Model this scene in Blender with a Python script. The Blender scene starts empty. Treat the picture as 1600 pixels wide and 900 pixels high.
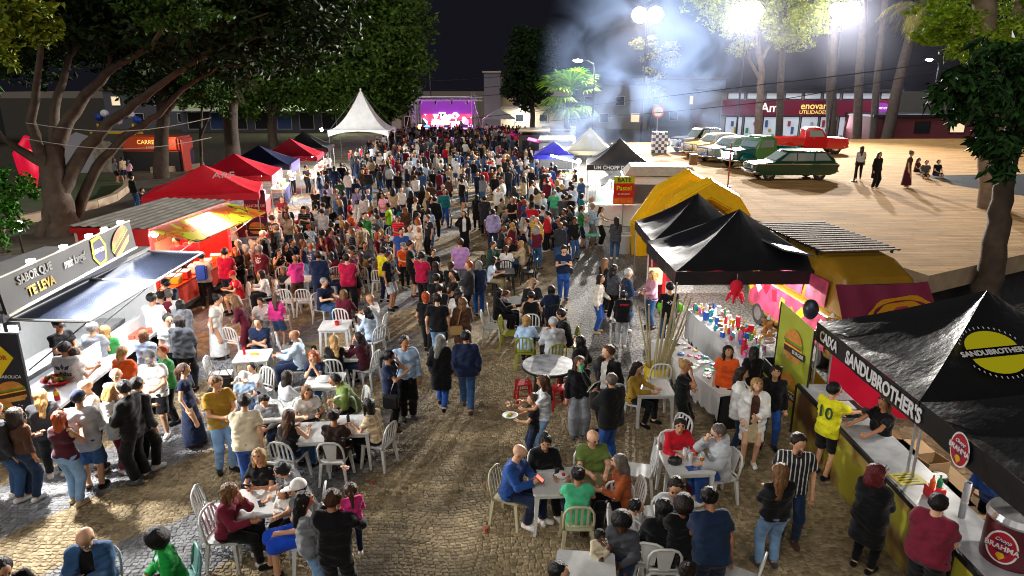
import bpy, bmesh, math, random
import numpy as np
from mathutils import Vector, Matrix
R = math.radians
random.seed(7)
scene = bpy.context.scene
COL = scene.collection
# --- camera
CAM_H, PITCH, LENS = 6.5, 16.7, 24.0
cam_d = bpy.data.cameras.new('camera'); cam_d.lens = LENS; cam_d.sensor_width = 36
cam_d.clip_start = 0.1; cam_d.clip_end = 2000
cam = bpy.data.objects.new('camera', cam_d); COL.objects.link(cam)
cam.location = (0, 0, CAM_H); cam.rotation_euler = (R(90 - PITCH), 0, 0)
scene.camera = cam
# --- night sky
w = bpy.data.worlds.new('World'); scene.world = w; w.use_nodes = True
nt = w.node_tree; bg = nt.nodes['Background']
sky = nt.nodes.new('ShaderNodeTexSky'); sky.sky_type = 'NISHITA'; sky.sun_disc = False
sky.sun_elevation = R(-4); sky.sun_rotation = R(200); sky.altitude = 600; sky.dust_density = 3
mixw = nt.nodes.new('ShaderNodeMix'); mixw.data_type = 'RGBA'; mixw.inputs[0].default_value = 0.75
nt.links.new(sky.outputs[0], mixw.inputs[6]); mixw.inputs[7].default_value = (.20, .19, .30, 1)   # town glow on the night air
nt.links.new(mixw.outputs[2], bg.inputs[0]); bg.inputs[1].default_value = 0.024
sun_d = bpy.data.lights.new('fill_light', 'SUN'); sun_d.energy = 0.64; sun_d.angle = R(60); sun_d.color = (1, .95, .88)  # soft fill added from behind the camera to lift the foreground
sun = bpy.data.objects.new('fill_light', sun_d); COL.objects.link(sun); sun.rotation_euler = (R(48), 0, R(-28))
# --- exposure
scene.view_settings.view_transform = 'Standard'; scene.view_settings.look = 'None'
scene.view_settings.exposure = 1.0; scene.view_settings.gamma = 1.0
scene.render.engine = 'CYCLES'
cy = scene.cycles
cy.use_denoising = True; cy.pixel_filter_type = 'BLACKMAN_HARRIS'; cy.filter_width = 1.05
try: cy.denoiser = 'OPENIMAGEDENOISE'
except Exception: pass
cy.max_bounces = 5; cy.diffuse_bounces = 3; cy.glossy_bounces = 2; cy.transmission_bounces = 3; cy.volume_bounces = 1
cy.transparent_max_bounces = 6; cy.sample_clamp_indirect = 4; cy.sample_clamp_direct = 0
cy.caustics_reflective = False; cy.caustics_refractive = False
cy.volume_step_rate = 1.0; cy.volume_max_steps = 64
# --- where a pixel of the 1600x900 photograph lies in the place
_c, _s = math.cos(R(PITCH)), math.sin(R(PITCH))
def at(x, y, z=0.0):
	u = (x - 800) / 1066.7; v = (450 - y) / 1066.7
	dz = -_s + v * _c
	t = (z - CAM_H) / dz
	return Vector((u * t, (_c + v * _s) * t, z))
def at_y(x, y, Y):
	u = (x - 800) / 1066.7; v = (450 - y) / 1066.7
	t = Y / (_c + v * _s)
	return Vector((u * t, Y, CAM_H + (-_s + v * _c) * t))
# --- materials
def lin(h):
	h = h.lstrip('#'); o = []
	for i in (0, 2, 4):
		c = int(h[i:i+2], 16) / 255
		o.append(c / 12.92 if c <= .04045 else ((c + .055) / 1.055) ** 2.4)
	return tuple(o)
_M = {}
def mat(key, rgb, rough=.6, metal=0.0, bump=0.0, bscale=40.0, var=0.0, vscale=6.0, spec=.5, emit=0.0, sheen=0, coat=0, trans=0.0):
	k = (key, tuple(round(c, 3) for c in rgb), rough, metal, bump, var, emit)
	if k in _M: return _M[k]
	m = bpy.data.materials.new(key); m.use_nodes = True; n = m.node_tree.nodes; l = m.node_tree.links
	b = n['Principled BSDF']
	b.inputs['Base Color'].default_value = (*rgb, 1); b.inputs['Roughness'].default_value = rough
	b.inputs['Metallic'].default_value = metal; b.inputs['Specular IOR Level'].default_value = spec
	if coat: b.inputs['Coat Weight'].default_value = coat
	if sheen: b.inputs['Sheen Weight'].default_value = sheen
	if trans: b.inputs['Transmission Weight'].default_value = trans
	if emit: b.inputs['Emission Color'].default_value = (*rgb, 1); b.inputs['Emission Strength'].default_value = emit
	tc = n.new('ShaderNodeTexCoord')
	if var:
		t = n.new('ShaderNodeTexNoise'); t.inputs['Scale'].default_value = vscale; t.inputs['Detail'].default_value = 4
		l.new(tc.outputs['Object'], t.inputs['Vector'])
		h = n.new('ShaderNodeHueSaturation'); h.inputs['Color'].default_value = (*rgb, 1)
		mr = n.new('ShaderNodeMapRange'); mr.inputs[1].default_value = .3; mr.inputs[2].default_value = .7
		mr.inputs[3].default_value = 1 - var; mr.inputs[4].default_value = 1 + var
		l.new(t.outputs[0], mr.inputs[0]); l.new(mr.outputs[0], h.inputs['Value']); l.new(h.outputs[0], b.inputs['Base Color'])
		if rough > .3:
			mr2 = n.new('ShaderNodeMapRange'); mr2.inputs[3].default_value = rough - .12; mr2.inputs[4].default_value = min(1, rough + .12)
			l.new(t.outputs[0], mr2.inputs[0]); l.new(mr2.outputs[0], b.inputs['Roughness'])
	if bump:
		t2 = n.new('ShaderNodeTexNoise'); t2.inputs['Scale'].default_value = bscale; t2.inputs['Detail'].default_value = 3
		l.new(tc.outputs['Object'], t2.inputs['Vector'])
		bp = n.new('ShaderNodeBump'); bp.inputs['Strength'].default_value = bump; bp.inputs['Distance'].default_value = .02
		l.new(t2.outputs[0], bp.inputs['Height']); l.new(bp.outputs[0], b.inputs['Normal'])
	_M[k] = m; return m
def emis(key, rgb, s):
	k = (key, rgb, s, 'e')
	if k in _M: return _M[k]
	m = bpy.data.materials.new(key); m.use_nodes = True; n = m.node_tree.nodes; l = m.node_tree.links
	b = n['Principled BSDF']; b.inputs['Base Color'].default_value = (*rgb, 1)
	b.inputs['Emission Color'].default_value = (*rgb, 1); b.inputs['Emission Strength'].default_value = s
	_M[k] = m; return m
def fabric(rgb): return mat('fabric', rgb, rough=.88, bump=.9, bscale=11, var=.2, vscale=7, spec=.2, sheen=.15)
_FP = {}
def fabric_print(rgb, rgb2, kind, z0, z1):
	"""cloth with a printed motif, stripes or a contrasting yoke, laid out in the wearer's own coordinates"""
	k = (tuple(rgb), tuple(rgb2), kind, round(z0, 1))
	if k in _FP: return _FP[k]
	m = fabric(rgb).copy(); n, l = m.node_tree.nodes, m.node_tree.links; b = n['Principled BSDF']; src = b.inputs['Base Color'].links[0].from_socket
	tc = n.new('ShaderNodeTexCoord'); sx = n.new('ShaderNodeSeparateXYZ'); l.new(tc.outputs['Object'], sx.inputs[0])
	def mt(op, a, c):
		q = n.new('ShaderNodeMath'); q.operation = op; l.new(a, q.inputs[0])
		if isinstance(c, float): q.inputs[1].default_value = c
		else: l.new(c, q.inputs[1])
		return q.outputs[0]
	if kind == 'stripe': f = mt('GREATER_THAN', mt('FRACT', mt('MULTIPLY', sx.outputs[2], 14.0), 0.0), .55)
	elif kind == 'yoke': f = mt('GREATER_THAN', sx.outputs[2], z1 + .02)
	elif kind == 'plaid': f = mt('MAXIMUM', mt('GREATER_THAN', mt('FRACT', mt('MULTIPLY', sx.outputs[2], 9.0), 0.0), .72), mt('GREATER_THAN', mt('FRACT', mt('MULTIPLY', sx.outputs[0], 9.0), 0.0), .72))
	else:
		nz = n.new('ShaderNodeTexNoise'); nz.inputs['Scale'].default_value = 26; l.new(tc.outputs['Object'], nz.inputs[0])
		ax = n.new('ShaderNodeMath'); ax.operation = 'ABSOLUTE'; l.new(sx.outputs[0], ax.inputs[0])
		f = mt('MULTIPLY', mt('MULTIPLY', mt('LESS_THAN', ax.outputs[0], .085), mt('GREATER_THAN', sx.outputs[2], z0)), mt('MULTIPLY', mt('LESS_THAN', sx.outputs[2], z1), mt('GREATER_THAN', nz.outputs[0], .5)))
	mx = n.new('ShaderNodeMix'); mx.data_type = 'RGBA'; l.new(f, mx.inputs[0]); l.new(src, mx.inputs[6]); mx.inputs[7].default_value = (*rgb2, 1); l.new(mx.outputs[2], b.inputs['Base Color']); _FP[k] = m; return m
WHITE = mat('white_plastic', (.72, .72, .70), rough=.38, var=.06, vscale=12)
STEEL = mat('galvanised_steel', (.55, .56, .58), rough=.35, metal=.8, var=.1)
PAINTW = mat('white_paint', (.75, .75, .73), rough=.45, var=.05)
BLACK = mat('black_plastic', (.015, .015, .017), rough=.45)
DARKM = mat('dark_metal', (.05, .05, .055), rough=.4, metal=.6)
WOOD = mat('wood', (.24, .13, .06), rough=.6, var=.25, vscale=14)
CARD = mat('cardboard', (.42, .27, .14), rough=.8, var=.08)
GLASS = mat('dark_glass', (.03, .04, .05), rough=.06, spec=.9)
CHROME = mat('chrome', (.75, .75, .76), rough=.12, metal=1)
RUBBER = mat('rubber', (.02, .02, .02), rough=.8)
# --- mesh building
class MB:
	"""collects faces; build() links them as one mesh object"""
	def __init__(s): s.v = []; s.f = []; s.mi = []; s.m = 0
	def add(s, vs, fs):
		o = len(s.v); s.v += [tuple(p) for p in vs]
		for f in fs: s.f.append(tuple(i + o for i in f)); s.mi.append(s.m)
		return s
	def box(s, c, d, rz=0, M=None):
		x, y, z = d[0] / 2, d[1] / 2, d[2] / 2
		vs = [Vector(p) for p in ((-x,-y,-z),(x,-y,-z),(x,y,-z),(-x,y,-z),(-x,-y,z),(x,-y,z),(x,y,z),(-x,y,z))]
		T = Matrix.Translation(c) @ (M if M is not None else Matrix.Rotation(rz, 4, 'Z'))
		return s.add([T @ p for p in vs], [(0,3,2,1),(4,5,6,7),(0,1,5,4),(1,2,6,5),(2,3,7,6),(3,0,4,7)])
	def hexa(s, b, t):
		"""b, t: four bottom and four top corners"""
		return s.add(list(b) + list(t), [(0,3,2,1),(4,5,6,7),(0,1,5,4),(1,2,6,5),(2,3,7,6),(3,0,4,7)])
	def quad(s, a, b, c, d): return s.add([a, b, c, d], [(0,1,2,3)])
	def slab(s, pts, th):
		"""flat polygon given a thickness along its normal"""
		pts = [Vector(p) for p in pts]; n = (pts[1]-pts[0]).cross(pts[2]-pts[0]).normalized() * th
		k = len(pts); q = [p - n for p in pts]
		fs = [tuple(range(k)), tuple(range(2*k-1, k-1, -1))] + [(i, i+k, (i+1) % k + k, (i+1) % k) for i in range(k)]
		return s.add(pts + q, fs)
	def tube(s, pts, r, n=6, cap=True):
		pts = [Vector(p) for p in pts]; k = len(pts)
		if not hasattr(r, '__len__'): r = [r] * k
		vs, fs = [], []; up = Vector((0, 0, 1)); ref = None
		for i, p in enumerate(pts):
			d = (pts[min(i+1, k-1)] - pts[max(i-1, 0)]).normalized()
			if ref is None: ref = d.orthogonal().normalized()
			ref = (ref - d * ref.dot(d))
			ref = ref.normalized() if ref.length > 1e-6 else d.orthogonal().normalized()
			b = d.cross(ref)
			for j in range(n):
				a = 2 * math.pi * j / n; vs.append(p + (ref * math.cos(a) + b * math.sin(a)) * r[i])
		for i in range(k - 1):
			for j in range(n): fs.append((i*n+j, i*n+(j+1) % n, (i+1)*n+(j+1) % n, (i+1)*n+j))
		if cap: fs.append(tuple(range(n-1, -1, -1))); fs.append(tuple((k-1)*n+j for j in range(n)))
		return s.add(vs, fs)
	def cyl(s, a, b, r, n=10, r2=None): return s.tube([a, b], [r, r if r2 is None else r2], n)
	def lathe(s, prof, c=(0,0,0), n=14, axis='Z', M=None):
		vs, fs = [], []; k = len(prof)
		for i in range(n):
			a = 2 * math.pi * i / n
			for (r, z) in prof:
				p = Vector((r * math.cos(a), r * math.sin(a), z))
				if axis == 'X': p = Vector((p.z, p.x, p.y))
				if axis == 'Y': p = Vector((p.x, p.z, p.y))
				if M is not None: p = M @ p
				vs.append(p + Vector(c))
		for i in range(n):
			j = (i + 1) % n
			for q in range(k - 1): fs.append((i*k+q, j*k+q, j*k+q+1, i*k+q+1))
		return s.add(vs, fs)
	def ball(s, c, r, n=10, m=6, M=None):
		if not hasattr(r, '__len__'): r = (r, r, r)
		vs, fs = [], []
		for i in range(m + 1):
			t = math.pi * i / m
			for j in range(n):
				a = 2 * math.pi * j / n
				p = Vector((r[0]*math.sin(t)*math.cos(a), r[1]*math.sin(t)*math.sin(a), r[2]*math.cos(t)))
				if M is not None: p = M @ p
				vs.append(p + Vector(c))
		for i in range(m):
			for j in range(n): fs.append((i*n+j, (i+1)*n+j, (i+1)*n+(j+1) % n, i*n+(j+1) % n))
		return s.add(vs, fs)
	def mesh(s, name, mats, smooth=False):
		me = bpy.data.meshes.new(name); me.from_pydata(s.v, [], s.f)
		if not isinstance(mats, (list, tuple)): mats = [mats]
		for m in mats: me.materials.append(m)
		if len(mats) > 1: me.polygons.foreach_set('material_index', s.mi)
		if smooth: me.polygons.foreach_set('use_smooth', [True] * len(me.polygons))
		me.update(); return me
	def build(s, name, mats, parent=None, smooth=False, bevel=0):
		me = s.mesh(name, mats, smooth)
		o = bpy.data.objects.new(name, me); COL.objects.link(o)
		if parent is not None: o.parent = parent
		if bevel:
			bm = bmesh.new(); bm.from_mesh(me); bmesh.ops.remove_doubles(bm, verts=bm.verts, dist=1e-5)
			bmesh.ops.bevel(bm, geom=[e for e in bm.edges if len(e.link_faces) == 2 and e.calc_face_angle(0) > .6], offset=bevel, segments=2, affect='EDGES', clamp_overlap=True)
			bm.to_mesh(me); bm.free()
		return o
def smooth_angle(o, ang=40):
	try:
		me = o.data; me.polygons.foreach_set('use_smooth', [True] * len(me.polygons)); me.set_sharp_from_angle(angle=R(ang))
	except Exception: pass
	return o
def tag(o, label, cat, group=None, kind=None):
	if label: o['label'] = label
	if cat: o['category'] = cat
	if group: o['group'] = group
	if kind: o['kind'] = kind
	return o
def thing(name, label, cat, loc=(0,0,0), rz=0, group=None):
	o = bpy.data.objects.new(name, None); COL.objects.link(o); o.empty_display_size = .2
	o.location = loc; o.rotation_euler = (0, 0, rz); return tag(o, label, cat, group)
def struct(o): o['kind'] = 'structure'; return o
def copy_tree(o, parent=None):
	c = o.copy(); COL.objects.link(c); c.parent = parent
	for ch in o.children: copy_tree(ch, c)
	return c
_font = {}
def lettering(txt, size, M, material, parent, name='lettering', depth=.004, sx=1.0, align='CENTER', shear=0, bold=0.0):
	"""flat raised letters; M places the text plane (text runs along local x, up is local y)"""
	cu = bpy.data.curves.new('letters', 'FONT'); cu.body = txt; cu.size = size; cu.align_x = align; cu.align_y = 'CENTER'
	cu.extrude = depth; cu.resolution_u = 3; cu.shear = shear; cu.offset = bold
	t = bpy.data.objects.new('letters', cu); COL.objects.link(t)
	dg = bpy.context.evaluated_depsgraph_get(); me = bpy.data.meshes.new_from_object(t.evaluated_get(dg))
	bpy.data.objects.remove(t); bpy.data.curves.remove(cu)
	me.materials.clear(); me.materials.append(material); me.name = name
	o = bpy.data.objects.new(name, me); COL.objects.link(o); o.parent = parent
	T = M @ Matrix.Diagonal((sx, 1, 1, 1))
	if parent is not None: me.transform(parent.matrix_basis.inverted() @ T)
	else: me.transform(T)
	return o
def plane_M(o, xdir, updir):
	"""matrix whose local x runs along xdir, local y along updir"""
	x = Vector(xdir).normalized(); y = Vector(updir); y = (y - x * y.dot(x)).normalized(); z = x.cross(y)
	return Matrix(((x.x, y.x, z.x, o[0]), (x.y, y.y, z.y, o[1]), (x.z, y.z, z.z, o[2]), (0, 0, 0, 1)))
def lamp(name, kind, loc, power, color=(1, .95, .88), parent=None, size=.1, target=None, angle=None, blend=.3):
	d = bpy.data.lights.new(name, kind); d.energy = power; d.color = color
	if kind == 'AREA': d.shape = 'RECTANGLE'; d.size = size[0]; d.size_y = size[1]
	else: d.shadow_soft_size = size
	if kind == 'SPOT': d.spot_size = R(angle); d.spot_blend = blend
	o = bpy.data.objects.new(name, d); COL.objects.link(o); o.location = loc
	if target is not None: o.rotation_euler = (Vector(target) - Vector(loc)).to_track_quat('-Z', 'Y').to_euler()
	if parent is not None: o.parent = parent; o.matrix_parent_inverse = parent.matrix_basis.inverted()
	return o
# --- floodlights, the main light of the square
GLOW = emis('floodlight_glass', (1, .97, .92), 130)
def floodlight(x, y, z, label, power, aim):
	t = thing('floodlight_mast', label, 'floodlight', (x, y, 0), 0, 'floodlights over the square')
	MB().tube([(0, 0, 0), (0, 0, z * .5), (0, 0, z + .3)], [.11, .09, .07], 8).build('mast', DARKM, t)
	MB().box((0, 0, z + .1), (1.9, .1, .1)).build('crossbar', DARKM, t)
	for dx, dz in ((-.7, .05), (.7, .1)):
		M = Matrix.Translation((dx, -.12, z + dz)) @ Matrix.Rotation(R(-12), 4, 'X')
		h = MB().lathe([(0, .4), (.4, .36), (.70, .02), (.73, -.06), (.70, -.06)], n=20, axis='Y').build('lamp_head', DARKM, t); h.data.transform(M)
		MB().lathe([(.69, -.05), (.5, -.14), (0, -.2)], n=20, axis='Y').build('lens', GLOW, h).data.transform(M)
	lamp('flood_beam', 'SPOT', (x, y - .6, z), power, (1, .95, .87), None, .35, aim, 92, .9)
	lamp('flood_spill', 'POINT', (x, y + 1.2, z + .2), 850, (1, .95, .87), None, .4)
	return t
floodlight(12.2, 66, 12.3, 'floodlight mast in the smoke, first of three from the stage', 54000, (-14, 14, 0))
floodlight(21.2, 66, 12.6, 'floodlight mast beside the lit tree, middle of three', 48000, (-5, 2, 0))
floodlight(29.9, 66, 12.7, 'floodlight mast over the red pickup, last of three from the stage', 48000, (-1, -8, 0))
# --- ground
def cobble_nodes(m, stones):
	n, l = m.node_tree.nodes, m.node_tree.links; b = n['Principled BSDF']
	geo = n.new('ShaderNodeNewGeometry'); pos = geo.outputs['Position']
	sep = n.new('ShaderNodeSeparateXYZ'); l.new(pos, sep.inputs[0])
	def math_(op, a, b_=None, c=None):
		q = n.new('ShaderNodeMath'); q.operation = op
		for i, v in enumerate((a, b_, c)):
			if v is None: continue
			if isinstance(v, (int, float)): q.inputs[i].default_value = v
			else: l.new(v, q.inputs[i])
		return q.outputs[0]
	# diagonal bands of grey and tan stone, as laid in the square
	s = math_('ADD', math_('MULTIPLY', sep.outputs[0], -.80), math_('MULTIPLY', sep.outputs[1], .62))
	wob = n.new('ShaderNodeTexNoise'); wob.inputs['Scale'].default_value = .35; l.new(pos, wob.inputs[0])
	s = math_('ADD', s, math_('MULTIPLY', wob.outputs[0], 1.6))
	band = math_('SINE', math_('MULTIPLY', s, 2.05))
	leftness = n.new('ShaderNodeMapRange'); leftness.inputs[1].default_value = -1.5; leftness.inputs[2].default_value = -3.2; l.new(sep.outputs[0], leftness.inputs[0])
	bm_ = n.new('ShaderNodeMapRange'); bm_.inputs[1].default_value = -.12; bm_.inputs[2].default_value = .12; l.new(band, bm_.inputs[0])
	grey_mask = math_('MULTIPLY', bm_.outputs[0], leftness.outputs[0])
	tan = n.new('ShaderNodeValToRGB'); tan.color_ramp.elements[0].color = (.205, .155, .09, 1); tan.color_ramp.elements[1].color = (.44, .34, .20, 1)
	gry = n.new('ShaderNodeValToRGB'); gry.color_ramp.elements[0].color = (.16, .16, .165, 1); gry.color_ramp.elements[1].color = (.32, .32, .335, 1)
	if stones: rnd = geo.outputs['Random Per Island']
	else:
		vo = n.new('ShaderNodeTexVoronoi'); vo.inputs['Scale'].default_value = 9; l.new(pos, vo.inputs['Vector'])
		sc = n.new('ShaderNodeSeparateColor'); l.new(vo.outputs['Color'], sc.inputs[0]); rnd = sc.outputs[0]
		ve = n.new('ShaderNodeTexVoronoi'); ve.feature = 'DISTANCE_TO_EDGE'; ve.inputs['Scale'].default_value = 9; l.new(pos, ve.inputs['Vector'])
	l.new(rnd, tan.inputs[0]); l.new(rnd, gry.inputs[0])
	mx = n.new('ShaderNodeMix'); mx.data_type = 'RGBA'; l.new(grey_mask, mx.inputs[0]); l.new(tan.outputs[0], mx.inputs[6]); l.new(gry.outputs[0], mx.inputs[7])
	col = mx.outputs[2]
	# stains trodden into the stone
	st = n.new('ShaderNodeTexNoise'); st.inputs['Scale'].default_value = .8; st.inputs['Detail'].default_value = 6; l.new(pos, st.inputs[0])
	sm_ = n.new('ShaderNodeMapRange'); sm_.inputs[1].default_value = .35; sm_.inputs[2].default_value = .65; sm_.inputs[3].default_value = .62; sm_.inputs[4].default_value = 1.15; l.new(st.outputs[0], sm_.inputs[0])
	hs = n.new('ShaderNodeHueSaturation'); l.new(col, hs.inputs['Color']); l.new(sm_.outputs[0], hs.inputs['Value'])
	if not stones:
		# smoother pale pavement along the stalls on the right, dark mosaic beyond
		rt = n.new('ShaderNodeMapRange'); rt.inputs[1].default_value = 1.9; rt.inputs[2].default_value = 2.3; l.new(math_('ADD', sep.outputs[0], math_('MULTIPLY', wob.outputs[0], .8)), rt.inputs[0])
		fw = n.new('ShaderNodeMapRange'); fw.inputs[1].default_value = 12.0; fw.inputs[2].default_value = 14.5; l.new(sep.outputs[1], fw.inputs[0])
		pv = n.new('ShaderNodeMix'); pv.data_type = 'RGBA'
		gm = n.new('ShaderNodeTexNoise'); gm.inputs['Scale'].default_value = 14; gm.inputs['Detail'].default_value = 2; l.new(pos, gm.inputs[0])
		gr = n.new('ShaderNodeValToRGB'); gr.color_ramp.elements[0].position = .42; gr.color_ramp.elements[1].position = .58
		gr.color_ramp.elements[0].color = (.08, .076, .07, 1); gr.color_ramp.elements[1].color = (.25, .24, .22, 1); l.new(gm.outputs[0], gr.inputs[0])
		l.new(math_('MULTIPLY', rt.outputs[0], fw.outputs[0]), pv.inputs[0]); l.new(hs.outputs[0], pv.inputs[6]); l.new(gr.outputs[0], pv.inputs[7])
		l.new(pv.outputs[2], b.inputs['Base Color'])
		bp = n.new('ShaderNodeBump'); bp.inputs['Strength'].default_value = .7; bp.inputs['Distance'].default_value = .012
		mr = n.new('ShaderNodeMapRange'); mr.inputs[2].default_value = .08; l.new(ve.outputs['Distance'], mr.inputs[0]); l.new(mr.outputs[0], bp.inputs['Height']); l.new(bp.outputs[0], b.inputs['Normal'])
	else:
		l.new(hs.outputs[0], b.inputs['Base Color'])
		tb = n.new('ShaderNodeTexNoise'); tb.inputs['Scale'].default_value = 55; tb.inputs['Detail'].default_value = 3; l.new(pos, tb.inputs[0])
		bp = n.new('ShaderNodeBump'); bp.inputs['Strength'].default_value = .5; bp.inputs['Distance'].default_value = .01; l.new(tb.outputs[0], bp.inputs['Height']); l.new(bp.outputs[0], b.inputs['Normal'])
	b.inputs['Roughness'].default_value = .7; b.inputs['Specular IOR Level'].default_value = .22
PAVE = bpy.data.materials.new('square_paving'); PAVE.use_nodes = True; cobble_nodes(PAVE, False)
STONE = bpy.data.materials.new('cobblestone'); STONE.use_nodes = True; cobble_nodes(STONE, True)
g_ = MB(); g_.add([(-400, -30, 0), (400, -30, 0), (400, 600, 0), (-400, 600, 0)], [(0, 1, 2, 3)])
ground = struct(g_.build('ground', PAVE))
# cobbles of the near part of the square, real stones with joints
def cobbles():
	rng = random.Random(3); pieces = []
	y = 7.3; row = 0
	while y < 15.6:
		rh = .070 + rng.uniform(-.008, .008); x = -9.4 + rng.uniform(0, .1)
		while x < 6.2:
			wd = rng.uniform(.068, .118)
			cx, cy_ = x + wd/2, y + .10*math.sin(x*1.5 + .4*math.sin(y)) + .05*math.sin(x*4.1 + y)
			if not (cx > 2.1 + .3*math.sin(y*2) and cy_ > 12.8): pieces.append((cx, cy_, wd, rh, rng.uniform(-.10, .10) + .15*math.cos(x*1.5), rng.uniform(.008, .013)))
			x += wd + .004
		y += rh + .003; row += 1
	def stone(cx, cy_, wd, rh, a, z):
		c, s = math.cos(a), math.sin(a); w, h = wd/2 - .005, rh/2 - .004; k = .010
		jit = [rng.uniform(-.006, .006) for _ in range(8)]
		P = []
		for (ux, uy, j) in ((-1,-1,0),(1,-1,1),(1,1,2),(-1,1,3)): P.append((ux*w + jit[j], uy*h + jit[j+4], 0))
		T = [(p[0] - math.copysign(k, p[0]), p[1] - math.copysign(k*.8, p[1]), z + rng.uniform(-.002, .002)) for p in P]
		return [(cx + p[0]*c - p[1]*s, cy_ + p[0]*s + p[1]*c, p[2]) for p in P + T]
	F = [(4,5,6,7),(0,1,5,4),(1,2,6,5),(2,3,7,6),(3,0,4,7)]
	near = [p for p in pieces if p[1] < 9.6 and -2.6 < p[0] < -.3]; near.sort(key=lambda p: p[1]); near = near[:300]; ns = set(near)
	proto = []
	for k in range(8):
		m = MB(); m.add(stone(0, 0, .095, .07, 0, .008), F); proto.append(m.mesh('cobblestone', STONE))
	for i, p in enumerate(near):
		o = bpy.data.objects.new('cobblestone', proto[i % 8]); COL.objects.link(o); o.parent = ground; o.location = (p[0], p[1], .0005); o.rotation_euler = (0, 0, p[4]); o.scale = (p[2]/.095, p[3]/.07, p[5]/.008)
	mb = MB()
	for p in pieces:
		if p in ns: continue
		mb.add(stone(*p), F)
	o = mb.build('cobblestones', STONE, ground); o['kind'] = 'stuff'
cobbles()
# --- raised terrace with the old cars
TZ = 1.9
TERR = bpy.data.materials.new('terrace_paving'); TERR.use_nodes = True
def terr():
	n, l = TERR.node_tree.nodes, TERR.node_tree.links; b = n['Principled BSDF']
	geo = n.new('ShaderNodeNewGeometry'); mp = n.new('ShaderNodeMapping'); mp.inputs['Rotation'].default_value = (0, 0, R(3)); l.new(geo.outputs['Position'], mp.inputs[0])
	br = n.new('ShaderNodeTexBrick'); br.inputs['Scale'].default_value = 1; br.inputs['Brick Width'].default_value = 1.15; br.inputs['Row Height'].default_value = .26; br.inputs['Mortar Size'].default_value = .012
	br.inputs['Color1'].default_value = (.34, .185, .065, 1); br.inputs['Color2'].default_value = (.42, .25, .10, 1); br.inputs['Mortar'].default_value = (.20, .12, .05, 1); br.offset_frequency = 2; br.squash = .7; br.squash_frequency = 3
	l.new(mp.outputs[0], br.inputs[0])
	tn = n.new('ShaderNodeTexNoise'); tn.inputs['Scale'].default_value = .5; tn.inputs['Detail'].default_value = 7; l.new(geo.outputs['Position'], tn.inputs[0])
	mr = n.new('ShaderNodeMapRange'); mr.inputs[1].default_value = .3; mr.inputs[2].default_value = .7; mr.inputs[3].default_value = .6; mr.inputs[4].default_value = 1.25; l.new(tn.outputs[0], mr.inputs[0])
	m2 = n.new('ShaderNodeMapping'); m2.inputs['Scale'].default_value = (.35, 2.6, 1); l.new(geo.outputs['Position'], m2.inputs[0]); l.new(m2.outputs[0], tn.inputs[0]); tn.inputs['Scale'].default_value = 1.6
	hs = n.new('ShaderNodeHueSaturation'); l.new(br.outputs[0], hs.inputs['Color']); l.new(mr.outputs[0], hs.inputs['Value'])
	lv = n.new('ShaderNodeTexVoronoi'); lv.inputs['Scale'].default_value = 1.3; l.new(geo.outputs['Position'], lv.inputs[0])          # fallen leaves
	lt = n.new('ShaderNodeMath'); lt.operation = 'LESS_THAN'; lt.inputs[1].default_value = .035; l.new(lv.outputs['Distance'], lt.inputs[0])
	mx = n.new('ShaderNodeMix'); mx.data_type = 'RGBA'; l.new(lt.outputs[0], mx.inputs[0]); l.new(hs.outputs[0], mx.inputs[6]); mx.inputs[7].default_value = (.07, .045, .02, 1)
	l.new(mx.outputs[2], b.inputs['Base Color']); b.inputs['Roughness'].default_value = .9; b.inputs['Specular IOR Level'].default_value = .08
	bp = n.new('ShaderNodeBump'); bp.inputs['Strength'].default_value = .5; bp.inputs['Distance'].default_value = .01; l.new(br.outputs['Fac'], bp.inputs['Height']); bp.invert = True; l.new(bp.outputs[0], b.inputs['Normal'])
terr()
edge = [(7.9, 56), (8.0, 42.4), (8.45, 24.1), (10.4, 16.4), (14.5, 18.7), (34, 28), (70, 46), (70, 62), (30, 60)]
tp = MB(); k = len(edge)
tp.add([(x, y, TZ) for x, y in edge], [tuple(range(k))])
terrace = struct(tp.build('terrace_pavement', TERR))
FASC = mat('fascia_concrete', (.40, .31, .20), rough=.7, var=.16, vscale=3, bump=.2, bscale=20)
fb = MB()
for i in range(1, 6):
	a, b = edge[i], edge[i+1]
	fb.quad((a[0], a[1], TZ - .5), (b[0], b[1], TZ - .5), (b[0], b[1], TZ - .001), (a[0], a[1], TZ - .001))
cx, cy0 = 20, 40
inn = [((x - cx)*.96 + cx, (y - cy0)*.96 + cy0) for x, y in edge]
for i in range(k):
	a, b, c, d = edge[i], edge[(i+1) % k], inn[(i+1) % k], inn[i]
	fb.quad((a[0], a[1], TZ - .5), (d[0], d[1], TZ - .5), (c[0], c[1], TZ - .5), (b[0], b[1], TZ - .5))
fb.build('edge_beam', FASC, terrace)
wb = MB()
for i in range(0, 6):
	a, b = inn[i], inn[i+1]; wb.quad((a[0], a[1], 0), (b[0], b[1], 0), (b[0], b[1], TZ - .502), (a[0], a[1], TZ - .502))
wb.build('retaining_wall', mat('recess_shade', (.05, .05, .055), rough=.8, var=.2), terrace)  # recess shade put into the wall colour
for i in range(2, 4):                                              # joints of the fascia stones
	a, b = Vector((*edge[i], 0)), Vector((*edge[i+1], 0)); d = (b - a); L = d.length; nn = int(L / 1.6)
	for q in range(1, nn):
		p = a + d * (q / nn); u = d.normalized(); nrm = Vector((u.y, -u.x, 0))
		MB().box((p.x + nrm.x*.004, p.y + nrm.y*.004, TZ - .26), (.012, .012, .46), math.atan2(u.y, u.x)).build('joint', mat('joint', (.12, .09, .06), rough=.9), terrace)
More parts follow.
